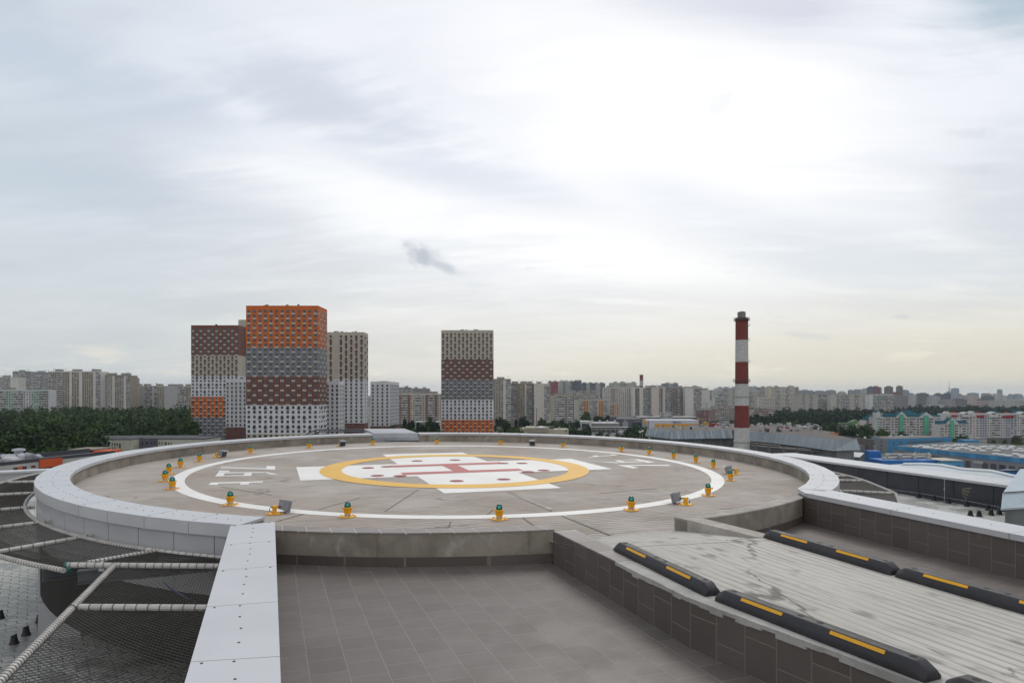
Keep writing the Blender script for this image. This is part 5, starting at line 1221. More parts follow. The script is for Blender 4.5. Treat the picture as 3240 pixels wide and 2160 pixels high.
# --- the great chimney
Yc = 300.0; Xc = (2347 - CX) / F * Yc; gc = gz(Xc, Yc)
ch = thing('chimney', 'large red and white banded brick chimney with grey flues on top', 'chimney', (Xc, Yc, gc))
zpx = lambda y: -(y - HY) / F * Yc
RAD = [(1010, 19.2), (1076, 19.3), (1145, 19.8), (1214, 20.2), (1282.6, 21.3), (1352.5, 23.0), (1397, 24.0), (1600, 27)]
def rad(y):
    for (a, ra), (b, rb) in zip(RAD, RAD[1:]):
        if a <= y <= b: return (ra + (rb - ra) * (y - a) / (b - a)) / F * Yc
    return RAD[0][1] / F * Yc
def chim_mat(name, col):
    m, t_, b = mat0(name); o = objc(t_); x, y, z = t_.sep(o)
    ln = t_.math('FRACT', t_.math('DIVIDE', z, 1.55)); n = t_.noise(o, .8, 6, .6); d = t_.noise(t_.mapping(o, scale=(1.5, 1.5, .08)), 1, 4, .6)
    c = t_.mix(t_.ramp(n, .3, .7), tuple(k * .85 for k in col), tuple(min(1, k * 1.08) for k in col))
    c = t_.mix(t_.math('MULTIPLY', t_.math('LESS_THAN', ln, .07), .3), c, tuple(k * .5 for k in col))
    c = t_.mix(t_.ramp(d, .58, .74, 0, .4), c, tuple(k * .55 for k in col))
    t_.l.new(c, b.inputs['Base Color']); b.inputs['Roughness'].default_value = .85; return m
CR, CW = chim_mat('chimney_red', (.165, .033, .024)), chim_mat('chimney_white', (.46, .45, .44))
for k, (ya, yb) in enumerate(((1010.5, 1076), (1076, 1145), (1145, 1214), (1214, 1282.6), (1282.6, 1352.5), (1352.5, 1640))):
    mb = MB(); zb = max(gc, zpx(yb)); zt = zpx(ya); n = 8
    mb.lathe([(rad(ya + (yb - ya) * (1 - q / n)), zb + (zt - zb) * q / n) for q in range(n + 1)], (Xc, Yc, 0), 40); mb.build('band', CR if k % 2 == 0 else CW, ch)
mb = MB(); mb.lathe([(20.5 / F * Yc, zpx(1012)), (20.5 / F * Yc, zpx(1006.5)), (18 / F * Yc, zpx(1005.5))], (Xc, Yc, 0), 40); mb.build('rim', fmat((.12, .045, .038)), ch)
for dx, dy, r in ((0, -.6, 1.0), (-1.05, .3, .75), (1.0, .2, .8), (0, .9, .8)):
    mb = MB(); mb.lathe([(r, zpx(1006.5)), (r, zpx(986 if dx == 0 else 987)), (r * .8, zpx(985.5 if dx == 0 else 986.6))], (Xc + dx, Yc + dy, 0), 16); mb.build('flue', fmat((.20, .19, .185)), ch)
for (y, full) in ((1012, True), (1030, False), (1076, False), (1144, False), (1206, True)):
    g_ = MB(); z = zpx(y); r0 = rad(max(1010, y))
    if full:
        g_.lathe([(r0, z - .35), (r0 + .75, z - .30), (r0 + .75, z - .18), (r0, z - .18)], (Xc, Yc, 0), 32, 0, False)
        for q in range(24):
            a = q * math.pi / 12; x_, y_ = Xc + (r0 + .7) * math.cos(a), Yc + (r0 + .7) * math.sin(a); g_.box(x_ - .03, x_ + .03, y_ - .03, y_ + .03, z - .2, z + .95)
        for hz in (.45, .93):
            pts = [(Xc + (r0 + .7) * math.cos(q * math.pi / 16), Yc + (r0 + .7) * math.sin(q * math.pi / 16), z + hz) for q in range(33)]; g_.tube(pts, .035, 4, 0, False)
    else:
        x_ = Xc + r0; g_.box(x_ - .1, x_ + .75, Yc - .7, Yc + .7, z - .2, z - .08)
        for q in (-.65, .65): g_.box(x_ + .68, x_ + .74, Yc + q - .03, Yc + q + .03, z - .08, z + .85)
        g_.box(x_, x_ + .74, Yc - .68, Yc - .62, z + .8, z + .86); g_.box(x_ + .68, x_ + .74, Yc - .68, Yc + .68, z + .8, z + .86)
    g_.build('gallery', M['steel_dark'], ch)
for y in (1254, 1397): mb = MB(); r0 = rad(y); mb.lathe([(r0, zpx(y + 3)), (r0 + .28, zpx(y + 2)), (r0 + .28, zpx(y - 1)), (r0, zpx(y - 2))], (Xc, Yc, 0), 40, 0, False); mb.build('ledge', fmat((.33, .32, .31)), ch)

# --- market halls with metal mansards
def mansard(label, top, bot, zt, zb, u, roofpoly=None, base_in=1.2, seed=1):
    """top and bot: pixel outlines of the sloping metal band at heights zt and zb"""
    T = [at(*p, zt) for p in top]; B = [Vector((t_.x, t_.y, zb)) for t_ in T]
    # the band leans out by 1.6 m at its foot
    off = []
    for k in range(len(T)):
        d = (T[min(k + 1, len(T) - 1)] - T[max(k - 1, 0)]); n = Vector((d.y, -d.x, 0)).normalized(); off.append(n)
    B = [b + n * 1.7 for b, n in zip(B, off)]
    g = gz(T[0].x, T[0].y); c = sum(T, Vector()) / len(T); t = thing('market_hall', label, 'market hall', (c.x, c.y, g))
    for k in range(len(T) - 1):
        d = (T[k + 1] - T[k]).normalized(); mb = MB(); mb.face([B[k], B[k + 1], T[k + 1], T[k]]); mb.face([B[k], T[k], T[k] - off[k] * .3, B[k] - off[k] * 1.9 ]); 
        mb.face([T[k], T[k + 1], T[k + 1] - off[k + 1] * .5 + Vector((0, 0, -.4)), T[k] - off[k] * .5 + Vector((0, 0, -.4))])
        mb.build('mansard', ribbed('ribbed_metal_%d_%d' % (seed, k), (.27, .315, .34), .9, (d.x, d.y), .38 if seed == 1 else .16, .45, .3, .0 if seed == 1 else .5), t)
    back = [Vector((p.x, p.y, 0)) for p in (roofpoly or [])]
    full = [(p.x, p.y) for p in T] + [(p.x, p.y) for p in back]
    mb = MB(); mb.prism([(p[0], p[1]) for p in full], zb + .3, zt - .35); mb.build('roof', simple('market_roof', (.085, .073, .065), .85, 0, .22, .08, dirt=.5), t)
    inn = [(p.x - n.x * base_in, p.y - n.y * base_in) for p, n in zip(T, off)] + [(p.x, p.y) for p in back]
    mb = MB(); mb.prism(inn, g, zb + .25); mb.build('wall', ribbed('ribbed_wall', (.16, .17, .175), 1.1, (.97, .24), .25), t)
    return t, T
mh, Tm = mansard('market hall with streaky grey metal mansard left of the chimney', [(2049.5, 1354.5), (2124.7, 1362.5), (2314, 1360)], None, -17.0, -20.8, None, [at(2340, 1350, -17.0), at(2180, 1347, -17), at(2075, 1349, -17)], seed=1)
mh2, Tm2 = mansard('market hall with plain blue-grey metal mansard right of the chimney', [(2352, 1363), (2440, 1369), (2550.7, 1379), (2641.8, 1389.6), (2710.5, 1387)], None, -17.0, -21.3, None, [at(2660, 1376, -17.0), at(2600, 1362, -17), at(2480, 1352, -17), at(2360, 1350, -17)], seed=2)
r4 = random.Random(5)
def roof_clutter(t, pts, z, n, sz=(.5, 2.2)):
    for k in range(n):
        x, y = r4.choice(pts) if False else (r4.uniform(*pts[0]), r4.uniform(*pts[1])); p = at(x, y, z); w = r4.uniform(*sz); h = r4.uniform(.4, 1.5)
        mb = MB(); mb.box(p.x - w / 2, p.x + w / 2, p.y - w / 3, p.y + w / 3, z - .3, z + h); mb.box(p.x - w * .35, p.x + w * .35, p.y - w * .2, p.y + w * .2, z + h, z + h + .3)
        mb.build('roof_unit', r4.choice([M['galv'], fmat((.45, .45, .45)), M['roofdark'], fmat((.24, .23, .22))]), t)
roof_clutter(mh, ((2130, 2300), (1352, 1359)), -17.3, 14, (.4, 1.4)); roof_clutter(mh2, ((2400, 2600), (1360, 1366)), -17.3, 16, (.4, 1.6))
# pipe run along the foot of the right market hall
t = thing('pipe_run', 'grey insulated pipes on brackets below the blue-grey mansard', 'pipes', (95, 240, -24))
b0, b1 = at(2372, 1408, -22.6), at(2596, 1428, -22.6)
mb = MB(); mb.tube([b0, b1], .32, 8); mb.tube([b0 + Vector((0, 0, 1.1)), b0.lerp(b1, .45) + Vector((0, 0, 1.0)), b0.lerp(b1, .47) + Vector((0, 0, .2)), b1 + Vector((0, 0, .9))], .22, 8); mb.build('pipe', fmat((.22, .20, .19)), t)
for f in (.1, .3, .52, .7, .9): mb = MB(); p = b0.lerp(b1, f); mb.box(p.x - .5, p.x + .5, p.y - .4, p.y + .4, -25.5, -21.9); mb.build('bracket', fmat((.14, .135, .13)), t)
# lower glazed and ribbed roofs in front
t = thing('low_hall', 'low hall with pale ribbed roof between the chimney and the pad', 'hall', (95, 215, -46))
q0 = [at(2180, 1412, -26), at(2330, 1420, -26), at(2470, 1428, -26), at(2720, 1446, -26)]
q1 = [at(2150, 1396, -25.0), at(2330, 1402, -25), at(2480, 1412, -25), at(2735, 1432, -25)]
mb = MB()
for k in range(3): mb.face([q0[k], q0[k + 1], q1[k + 1], q1[k]])
mb.build('roof', ribbed('ribbed_roof', (.30, .34, .36), .8, (.93, -.36), .2, .4, .3), t)
mb = MB(); mb.prism([(p.x, p.y) for p in q0] + [(p.x, p.y + 14) for p in q1[::-1]], gz(90, 200), -26.05); mb.build('wall', fmat((.17, .18, .19)), t)
# the great flat market roof behind with stall clutter
t = thing('market_roof', 'wide brown flat market roof strewn with vents and signs', 'market hall', (170, 420, -46))
pl_ = [at(x, y, -21.0) for x, y in ((2215, 1352), (2380, 1358), (2560, 1372), (2652, 1374), (2640, 1366), (2480, 1345), (2330, 1339), (2215, 1341))]
mb = MB(); mb.prism([(p.x, p.y) for p in pl_], gz(170, 420), -21.0); mb.build('roof', simple('brown_roof', (.095, .08, .073), .9, 0, .2, .06), t)
roof_clutter(t, ((2225, 2600), (1341.5, 1358)), -21.0, 70, (.6, 3.0))
for (x, y, w, h, c) in ((2258, 1350, 6.5, 2.6, (.30, .05, .05)), (2232, 1347, 3.5, 2.8, (.45, .28, .04)), (2480, 1360, 7, 2.4, (.22, .05, .05)), (2468, 1358, 4, 2.2, (.06, .25, .16)), (2545, 1356, 7, 1.6, (.46, .46, .46)), (2300, 1343, 4, 2, (.30, .33, .34))):
    p = at(x, y, -21.0); mb = MB(); mb.box(p.x - w / 2, p.x + w / 2, p.y, p.y + .5, -21, -21 + h * .75); mb.lathe([(w * .3, 0), (w * .24, h * .2), (.1, h * .3)], (p.x, p.y + .3, -21 + h * .75), 10); mb.build('stall_sign', fmat(c), t)
mb = MB(); a, b = at(2565, 1374.5, -21.2), at(2652, 1375.5, -21.2); mb.obox(a, b - a, (0, .6, 0), (0, 0, 1.1)); mb.build('orange_fascia', fmat((.48, .13, .05)), t)
a, b = at(2648, 1380, -30), at(2764, 1392, -30)
mb = MB(); mb.obox(Vector((a.x, a.y, -45)), Vector((b.x - a.x, b.y - a.y, 0)), (.6, 1.5, 0), (0, 0, 15.5)); tag(mb.build('sound_barrier', ribbed('brown_barrier', (.125, .10, .092), 2.5, (.95, -.3), .2)), 'long brown ribbed barrier wall between market and blue depot', 'barrier wall')

# ================================================================== retail park, beige building, lamps, cars
def pbox(mb, x0, x1, y0, y1, Y, d, m=0, ground=False):
    """a box whose front face spans pixels x0..x1, y0 (top)..y1 at depth Y"""
    a = aty(x0, y1, Y); b = aty(x1, y0, Y); z0 = gz(a.x, Y) if ground else a.z
    mb.box(a.x, b.x, Y, Y + d, z0, b.z, m)
def pthing(name, label, cat, px, Y): X = (px - CX) / F * Y; return thing(name, label, cat, (X, Y, gz(X, Y)))
def glyphs(mb, x0, x1, y0, y1, Y, n, seed):
    """a line of small raised letters, too far to be told apart"""
    r = random.Random(seed); w = (x1 - x0) / n
    for k in range(n):
        if r.random() < .12: continue
        a = x0 + w * k
        pbox(mb, a, a + w * .2, y0, y1, Y, .15)
        for q in range(2): yy = y0 + (y1 - y0) * r.choice((0, .4, .8)); pbox(mb, a, a + w * .75, yy, yy + (y1 - y0) * .2, Y, .15)
t = pthing('shop', 'low white and grey shop with a long white canopy', 'shop', 1890, 835)
mb = MB(); pbox(mb, 1827, 1871, 1334, 0, 835, 40, 0, True); mb.build('wall', fmat((.46, .46, .47)), t)
mb = MB(); pbox(mb, 1871.2, 1960, 1339.6, 0, 838, 38, 0, True); mb.build('side_wall', fmat((.22, .21, .205)), t)
mb = MB(); pbox(mb, 1871.2, 1960, 1337.5, 1339.6, 836.8, 39); pbox(mb, 1826.5, 1871, 1333, 1334.2, 834.5, 40); mb.build('cornice', fmat((.48, .48, .48)), t)
mb = MB(); pbox(mb, 1841, 1864.5, 1340, 1352, 834.7, .3); mb.build('shop_window', M['glass'], t)
mb = MB(); pbox(mb, 1839, 1864, 1353, 1355.5, 834.6, .4); mb.build('orange_panel', fmat((.50, .24, .06)), t)
mb = MB(); pbox(mb, 1871, 1998, 1350.5, 1351.8, 828, 9); pbox(mb, 1871, 1998, 1357, 1358.2, 828, .4)
for x in range(1872, 1998, 15): pbox(mb, x, x + 1.1, 1351.8, 0, 828, .4, 0, True)
mb.build('canopy', fmat((.47, .46, .44)), t)
for k in range(5):
    mb = MB(); x = 1850 + k * 24; p = aty(x, 1335, 850); mb.box(p.x - 1.5, p.x + 1.5, 850, 853, p.z - 1, p.z + 1.6); mb.lathe([(1.2, 0), (.9, .8), (.1, 1.0)], (p.x, 851, p.z + 1.6), 8); mb.build('roof_unit', fmat((.46, .46, .46)), t)
t = pthing('shopping_centre', 'dark charcoal shopping centre with navy glass entrance', 'shopping centre', 1990, 885)
mb = MB(); pbox(mb, 1950, 2040, 1325, 0, 885, 60, 0, True); pbox(mb, 1934, 1950, 1318, 0, 890, 40, 0, True); mb.build('wall', fmat((.082, .086, .10)), t)
mb = MB(); pbox(mb, 2030, 2217, 1320, 0, 900, 60, 0, True); mb.build('rear_wing', ribbed('charcoal_ribs', (.085, .09, .10), 6.0, (1, 0), .3), t)
mb = MB(); pbox(mb, 1970, 1988, 1334, 1352, 884, .8); mb.build('pale_panel', fmat((.27, .28, .30)), t)
mb = MB(); pbox(mb, 2002, 2028.5, 1337, 1360, 884, .8); mb.build('entrance_glass', simple('navy_glass', (.012, .018, .04), .15), t)
mb = MB(); glyphs(mb, 2006, 2024, 1331, 1333.2, 883.8, 8, 1); glyphs(mb, 2003, 2026, 1347, 1349, 883.6, 9, 2); glyphs(mb, 1974, 1983, 1329, 1333, 883.8, 3, 3); mb.build('lettering', fmat((.52, .53, .55)), t)
for k in range(6): mb = MB(); p = aty(1962 + k * 30, 1324, 900); mb.box(p.x - 3, p.x + 3, 905, 909, p.z - 1, p.z + 2); mb.build('roof_unit', fmat((.36, .36, .36)), t)
t = pthing('store', 'white and orange store with a blue sign, behind the streaky mansard', 'store', 2130, 800)
mb = MB(); pbox(mb, 2055, 2212, 1329, 0, 800, 40, 0, True); mb.build('wall', fmat((.47, .48, .52)), t)
mb = MB(); pbox(mb, 2048, 2054.8, 1331, 0, 803, 30, 0, True); mb.build('side_wall', fmat((.36, .36, .37)), t)
mb = MB(); pbox(mb, 2072, 2212, 1340.5, 1343.6, 799.6, .4); pbox(mb, 2072, 2180, 1343.6, 1356, 799.6, .4); mb.build('orange_panel', fmat((.60, .27, .015)), t)
mb = MB(); glyphs(mb, 2136, 2155, 1332.6, 1335, 799.5, 8, 4); glyphs(mb, 2136, 2155, 1336, 1338.8, 799.5, 7, 5)
c = aty(2132.5, 1335.6, 799.4); pts = [(c.x + 1.3 * math.cos(a * .7), c.y, c.z + 1.3 * math.sin(a * .7)) for a in range(9)]; mb.tube(pts, .28, 6); mb.build('sign', fmat((.015, .06, .35)), t)
for k, x in enumerate((2089, 2120, 2152)):
    mb = MB(); pbox(mb, x, x + 5, 1346, 1352, 799.5, .1, 0); pbox(mb, x + 5, x + 10, 1345, 1352, 799.5, .1, 1); pbox(mb, x + 3, x + 7, 1348, 1352, 799.4, .1, 2); mb.build('poster', [fmat((.42, .44, .48)), fmat((.07, .07, .08)), fmat((.30, .33, .36))], t)
    mb = MB(); glyphs(mb, x - 13, x - 4, 1345, 1346.4, 799.5, 5, 6 + k); glyphs(mb, x - 13, x - 4, 1349.5, 1350.8, 799.5, 4, 16 + k); mb.build('lettering', fmat((.5, .42, .3)), t)
for k, (x0, x1, y0, y1) in enumerate(((2037.5, 2042, 1324, 1337), (2041.5, 2047.5, 1335, 1343), (2208, 2213.5, 1322, 1328))):
    t = pthing('sign_totem', ('tall slim orange sign post at the left of the orange store', 'square orange sign by the corner of the white store', 'small orange sign above the right end of the orange store')[k], 'sign', (x0 + x1) / 2, 790)
    mb = MB(); pbox(mb, x0, x1, y0, y1, 790, 1.2); mb.build('board', fmat((.58, .26, .02)), t)
    mb = MB(); pbox(mb, (x0 + x1) / 2 - .6, (x0 + x1) / 2 + .6, y1, 0, 790.3, .5, 0, True); mb.build('post', fmat((.2, .2, .2)), t)
t = pthing('pavilion', 'low beige building with fluted walls behind the far parapet', 'building', 1710, 560)
mb = MB(); pbox(mb, 1635, 1665, 1355, 0, 566, 20, 0, True); pbox(mb, 1665, 1738, 1352, 0, 560, 24, 0, True); pbox(mb, 1738, 1799, 1358, 0, 564, 20, 0, True); mb.build('wall', fmat((.40, .37, .29)), t)
mb = MB()
for x in range(1667, 1737, 5): pbox(mb, x, x + 1.4, 1354, 1374, 559.5, .5)
mb.build('flutes', fmat((.29, .265, .21)), t)
mb = MB()
for x in range(1670, 1732, 7): pbox(mb, x, x + 3, 1368.5, 1373, 559.4, .3)
for x in (1640, 1652, 1790): pbox(mb, x, x + 2.5, 1358, 1366, 563.4, .3)
mb.build('window', M['glass'], t)
mb = MB(); a = aty(1693, 1349, 570); mb.box(a.x, a.x + 16, 570, 578, a.z - 2, a.z); mb.build('roof_box', M['roofdark'], t)
mb = MB(); p = [aty(1696, 1350, 566), aty(1712, 1347, 572), aty(1728, 1349.5, 566), aty(1712, 1352, 562)]; mb.face(p); mb.face(p[::-1]); mb.build('white_canopy', fmat((.55, .57, .60)), t)
for k, x in enumerate((1656, 1742, 1768)): mb = MB(); pbox(mb, x, x + 5, 1351, 1356, 572, 3); mb.build('roof_unit', fmat((.36, .35, .32)), t)
t = pthing('mast', 'thin dark leaning mast before the pale end wall', 'mast', 1697, 620)
mb = MB(); mb.tube([aty(1695, 1400, 620), aty(1698.6, 1294, 620)], [.45, .25], 6); mb.build('pole', M['roofdark'], t); mb = MB(); mb.tube([aty(1698.3, 1297, 620), aty(1698.7, 1292, 620)], .5, 6); mb.build('head', M['roofdark'], t)
t = pthing('school', 'long low white school half hidden by trees between the towers', 'school', 1345, 640)
mb = MB(); pbox(mb, 1312, 1392, 1336, 0, 640, 20, 0, True); mb.build('wall', fmat((.44, .46, .45)), t)
for k in range(10): mb = MB(); pbox(mb, 1315 + k * 7.6, 1319.5 + k * 7.6, 1341, 1346, 639.8, .3); mb.build('window', M['glass'], t)
mb = MB(); pbox(mb, 1311, 1393, 1334.2, 1336.2, 639, 22); pbox(mb, 1340, 1348, 1331.5, 1335, 645, 4); mb.build('roof', fmat((.33, .34, .34)), t)
# tall lamps
def lamp(px, ytop, Y, label):
    t = pthing('street_lamp', label, 'street lamp', px, Y); p = aty(px, ytop, Y)
    mb = MB(); mb.tube([(p.x, Y, gz(p.x, Y)), (p.x, Y, p.z)], [.22, .12], 6); mb.build('pole', fmat((.33, .33, .33)), t)
    mb = MB(); mb.lathe([(.2, -.3), (1.0, 0), (1.1, .35), (.3, .8)], (p.x, Y, p.z), 10); mb.build('head', fmat((.60, .60, .60)), t)
lamp(2033, 1364, 480, 'tall lamp with white head left of the streaky mansard')
lamp(2025, 1367, 520, 'second tall lamp, just left of the white-headed one')
lamp(1801, 1322, 640, 'slender lamp post right of the beige pavilion')
lamp(2737, 1385, 520, 'slim lamp post before the brown barrier wall'); lamp(2712, 1376, 560, 'slim lamp post left of the other by the brown barrier')
# cars
def car_proto():
    t = thing('parked_car', '', 'car', (0, 0, 0), 'cars parked before the shops')
    mb = MB(); mb.prism([(-2.2, -.85), (2.2, -.85), (2.2, .85), (-2.2, .85)], .35, .85); mb.build('body', fmat((.45, .45, .46)), t, True)
    mb = MB()
    a = [(-1.5, -.8, .851), (1.2, -.8, .851), (1.2, .8, .851), (-1.5, .8, .851)]; b = [(-1.1, -.65, 1.45), (.6, -.65, 1.45), (.6, .65, 1.45), (-1.1, .65, 1.45)]
    mb.face(b)
    for k in range(4): mb.face([a[k], a[(k + 1) % 4], b[(k + 1) % 4], b[k]], 1)
    mb.build('cabin', [fmat((.45, .45, .46)), M['glass']], t, True)
    for x in (-1.35, 1.35):
        for y in (-.8, .8): mb = MB(); mb.tube([(x, y - .1, .33), (x, y + .1, .33)], .33, 10); mb.build('wheel', M['rubber'], t, True)
    return t
cp0 = car_proto(); r5 = random.Random(9); COLS = [(.45, .45, .46), (.03, .03, .035), (.02, .05, .22), (.30, .03, .03), (.16, .17, .18), (.5, .5, .5), (.03, .10, .20)]
CARL = ['pale car', 'black car', 'dark blue car', 'red car', 'grey car', 'white car', 'teal blue car']
for k in range(14):
    o = cp0 if k == 0 else dup(cp0, (0, 0, 0)); px = 1876 + k * 8.7; Y = 800 - (k % 3) * 14; X = (px - CX) / F * Y
    o.location = (X, Y, gz(X, Y) + .15); o.rotation_euler = (0, 0, r5.uniform(-.5, .5) + (1.57 if k % 4 == 0 else 0))
    o['label'] = CARL[k % 7] + (' parked by the white canopy, left half of the lot' if k < 7 else ' parked toward the dark shopping centre, right half of the lot')
    if k:
        for ch in o.children:
            if ch.name.startswith(('body', 'cabin')):
                ch.data = ch.data.copy(); ch.data.materials[0] = fmat(COLS[k % 7], .4)
for lab, px, y, c in (('white delivery van parked before the shops', 1963, 1366, (.52, .52, .52)), ('blue container lorry near the shopping entrance', 1984, 1362, (.04, .12, .30))):
    p = at(px, y + 2, -46.5); t = thing('delivery_van', lab, 'van', (p.x, p.y, gz(p.x, p.y))); g = gz(p.x, p.y)
    mb = MB(); mb.box(p.x - 1.6, p.x + 4, p.y, p.y + 2.3, g + .7, g + 3.4); mb.build('cargo_box', fmat(c, .5), t)
    mb = MB(); mb.prism([(p.x - 3.2, p.y), (p.x - 1.65, p.y), (p.x - 1.65, p.y + 2.2), (p.x - 3.2, p.y + 2.2)], g + .6, lambda x, y: g + (2.5 if x > p.x - 2 else 1.6)); mb.build('cab', fmat((.4, .4, .42), .5), t)
    for x in (-2.4, 2.6): mb = MB(); mb.tube([(p.x + x, p.y - .05, g + .5), (p.x + x, p.y + .2, g + .5)], .5, 10); mb.build('wheel', M['rubber'], t)

# ================================================================== gabled houses on the right
TEAL, REDR, PINK, GRN = simple('teal_tiles', (.012, .072, .095), .9, 0, .1, .3, spec=.1), simple('red_tiles', (.22, .016, .024), .9, 0, .1, .3, spec=.1), (.52, .49, .485), fmat((.085, .37, .23), .7)
def mans(t, x0, x1, y0, y1, Y, m):
    a, b, c, d = aty(x0, y1, Y - .6), aty(x1, y1, Y - .6), aty(x1 - (x1 - x0) * .06, y0, Y + 2.2), aty(x0 + (x1 - x0) * .06, y0, Y + 2.2); mb = MB(); mb.face([a, b, c, d]); mb.face([d, c, c + Vector((0, 9, 0)), d + Vector((0, 9, 0))])
    mb.face([a, d, d + Vector((0, 9, 0)), a + Vector((0, 9, 0))]); mb.face([b, b + Vector((0, 9, 0)), c + Vector((0, 9, 0)), c]); mb.build('mansard', m, t)
def gable(t, x0, x1, ysh, yap, ybot, Y, m, roofm, dep=8.0):
    f = [aty(x0, ybot, Y), aty(x1, ybot, Y), aty(x1, ysh, Y), aty((x0 + x1) / 2, yap, Y), aty(x0, ysh, Y)]; k = Vector((0, dep, 0)); mb = MB(); mb.face(f)
    mb.face([f[4], f[0], f[0] + k, f[4] + k]); mb.face([f[1], f[2], f[2] + k, f[1] + k]); mb.face([f[2], f[3], f[3] + k, f[2] + k], 1); mb.face([f[3], f[4], f[4] + k, f[3] + k], 1); mb.build('gable', [m, roofm], t)
def stair(t, x0, x1, y0, y1, Y, m, n):
    mb = MB(); pbox(mb, x0, x1, y0, y1, Y - .5, 1.0); mb.build('stair_tower', m, t)
    for k in range(n):
        yy = y0 + 3 + (y1 - y0 - 6) * k / n
        for x in (x0 + 1.2, x1 - 3.0): mb = MB(); pbox(mb, x, x + 1.6, yy + (x > x0 + 2) * 2, yy + 2.4 + (x > x0 + 2) * 2, Y - .6, .08); mb.build('window', M['glass'], t)
wl_ = fmat((.47, .455, .45))
t = slab('white gabled house with teal roofs and three mint green stair towers', 2774, 2975.5, 1319.5, 690, 14, 2.6, [(.5, 'balc', PINK, PG), (.35, 'win', PINK, PG), (.5, 'balc', PINK, PG), (.4, 'win', PINK, PG), (.4, 'balc', PINK, PG), (.4, 'win', PINK, PG), (.3, 'balc', PINK, PG), (.35, 'win', PINK, PG), (.6, 'balc', PINK, PG), (.4, 'win', PINK, PG), (.4, 'balc', PINK, PG), (.5, 'win', PINK, PG), (.4, 'balc', PINK, PG), (.4, 'win', PINK, PG), (.3, 'balc', PINK, PG)], 60, 0, (.03, .12, .15), antennas=0, cat='house', name='gabled_house')
for a in ((2796, 2836, 1308.5, 1319.5), (2868, 2910, 1311, 1320), (2952, 2975.5, 1312.5, 1321)): mans(t, *a, 690, TEAL)
for a in ((2774, 2785.8, 1305, 1298.7, 1322), (2836, 2869.6, 1317, 1301, 1321), (2909, 2953, 1318.5, 1303, 1322)): gable(t, *a, 688.9, wl_, TEAL)
gable(t, 2784, 2800, 1316, 1304, 1319, 694, fmat((.33, .32, .32)), TEAL, 10)
for a in ((2775.5, 2784.5, 1308, 1378, 690, GRN, 8), (2846.7, 2858.8, 1310, 1378, 689, GRN, 8), (2922.6, 2938.5, 1313.5, 1374, 689, GRN, 8)): stair(t, *a)
mb = MB(); a, b = aty(2860, 1312, 712), aty(2912, 1312, 712); mb.face([a, b, b + Vector((-6, 8, 5)), a + Vector((3, 8, 4.4))]); mb.build('rear_roof', TEAL, t)
t = slab('left wing of the teal-roofed house, stepping away with a pointed gable', 2741.7, 2773.8, 1329, 700, 14, 2.6, [(.4, 'balc', PINK, PG), (.3, 'win', (.2, .36, .29), PG), (.6, 'balc', PINK, PG)], 61, 0, (.03, .12, .15), antennas=0, cat='house', name='gabled_house')
for a in ((2743, 2751, 1320, 1329), (2756, 2763, 1322, 1331), (2762, 2774, 1310, 1320)): mans(t, *a, 699, TEAL)
gable(t, 2750.5, 2760, 1321, 1312.5, 1340, 698.4, wl_, TEAL)
t = slab('lower right wing of the teal-roofed house with one mint stair tower', 2975.7, 3060, 1341, 660, 14, 2.6, [(.4, 'balc', PINK, PG), (.5, 'win', PINK, PG), (.4, 'balc', PINK, PG), (.4, 'win', PINK, PG), (.4, 'balc', PINK, PG), (.5, 'win', PINK, PG), (.4, 'balc', PINK, PG), (.15, 'blank', (.36, .40, .45), PG)], 62, 0, (.03, .12, .15), antennas=0, cat='house', name='gabled_house')
for a in ((2975.7, 2996, 1331, 1341.5), (3032, 3059.5, 1331, 1342)): mans(t, *a, 660, TEAL)
gable(t, 2994.5, 3032.6, 1338, 1321, 1341.5, 659, wl_, TEAL); stair(t, 3007, 3019, 1328, 1392, 659, GRN, 7)
WH2 = (.49, .485, .47); LV = (.34, .345, .39)
t = slab('long white house with dark red mansards at the right edge', 2991, 3260, 1308, 745, 14, 2.75, [(.35, 'win', WH2, PG), (.35, 'win', LV, PG), (.3, 'win', WH2, PG), (.4, 'balc', WH2, PG), (.25, 'win', WH2, PG), (.15, 'blank', (.38, .33, .33), PG), (.25, 'win', WH2, PG), (.45, 'win', LV, PG), (.3, 'win', WH2, PG), (.5, 'balc', WH2, PG), (.3, 'win', WH2, PG), (.3, 'win', LV, PG), (.4, 'win', LV, PG), (.3, 'win', WH2, PG), (.5, 'balc', WH2, PG)], 63, 0, (.3, .29, .28), antennas=0, cat='house', name='gabled_house')
for a in ((3011.8, 3030.2, 1308.6, 1317.5), (3092.7, 3114.8, 1308.6, 1320), (3172, 3184.4, 1310, 1321), (3186.8, 3208.8, 1308.6, 1320.5)): mans(t, *a, 744, REDR)
for a in ((2995, 3006, 1307, 1301, 1316), (3045.7, 3070.7, 1308, 1302.6, 1318), (3073, 3086.8, 1308, 1300, 1316), (3130, 3160, 1309, 1302, 1320), (3224, 3254, 1309, 1302, 1320)):
    gable(t, *a, 743.6, fmat(WH2), fmat((.36, .35, .34)))
    if a[1] - a[0] > 20:
        mb = MB(); m_ = (a[0] + a[1]) / 2; w = (a[1] - a[0]) * .28; mb.face([aty(m_ - w + 2 * w * q / 10, 1311 - 4.0 * math.sin(math.pi * q / 10), 743.4) for q in range(11)][::-1]); mb.build('arched_window', M['glass'], t)
for k, (x0, x1, yy, m) in enumerate(((3004, 3042, 1303, REDR), (3088, 3112, 1303, REDR), (3135, 3170, 1297, TEAL), (3182, 3200, 1301, REDR), (3205, 3250, 1297, TEAL))):
    mb = MB(); a, b = aty(x0, 1308, 765), aty(x1, 1308, 765); h = (1308 - yy) / F * 765; mb.face([a, b, b + Vector((-3, 6, h)), a + Vector((3, 6, h))]); mb.build('rear_roof', m, t)
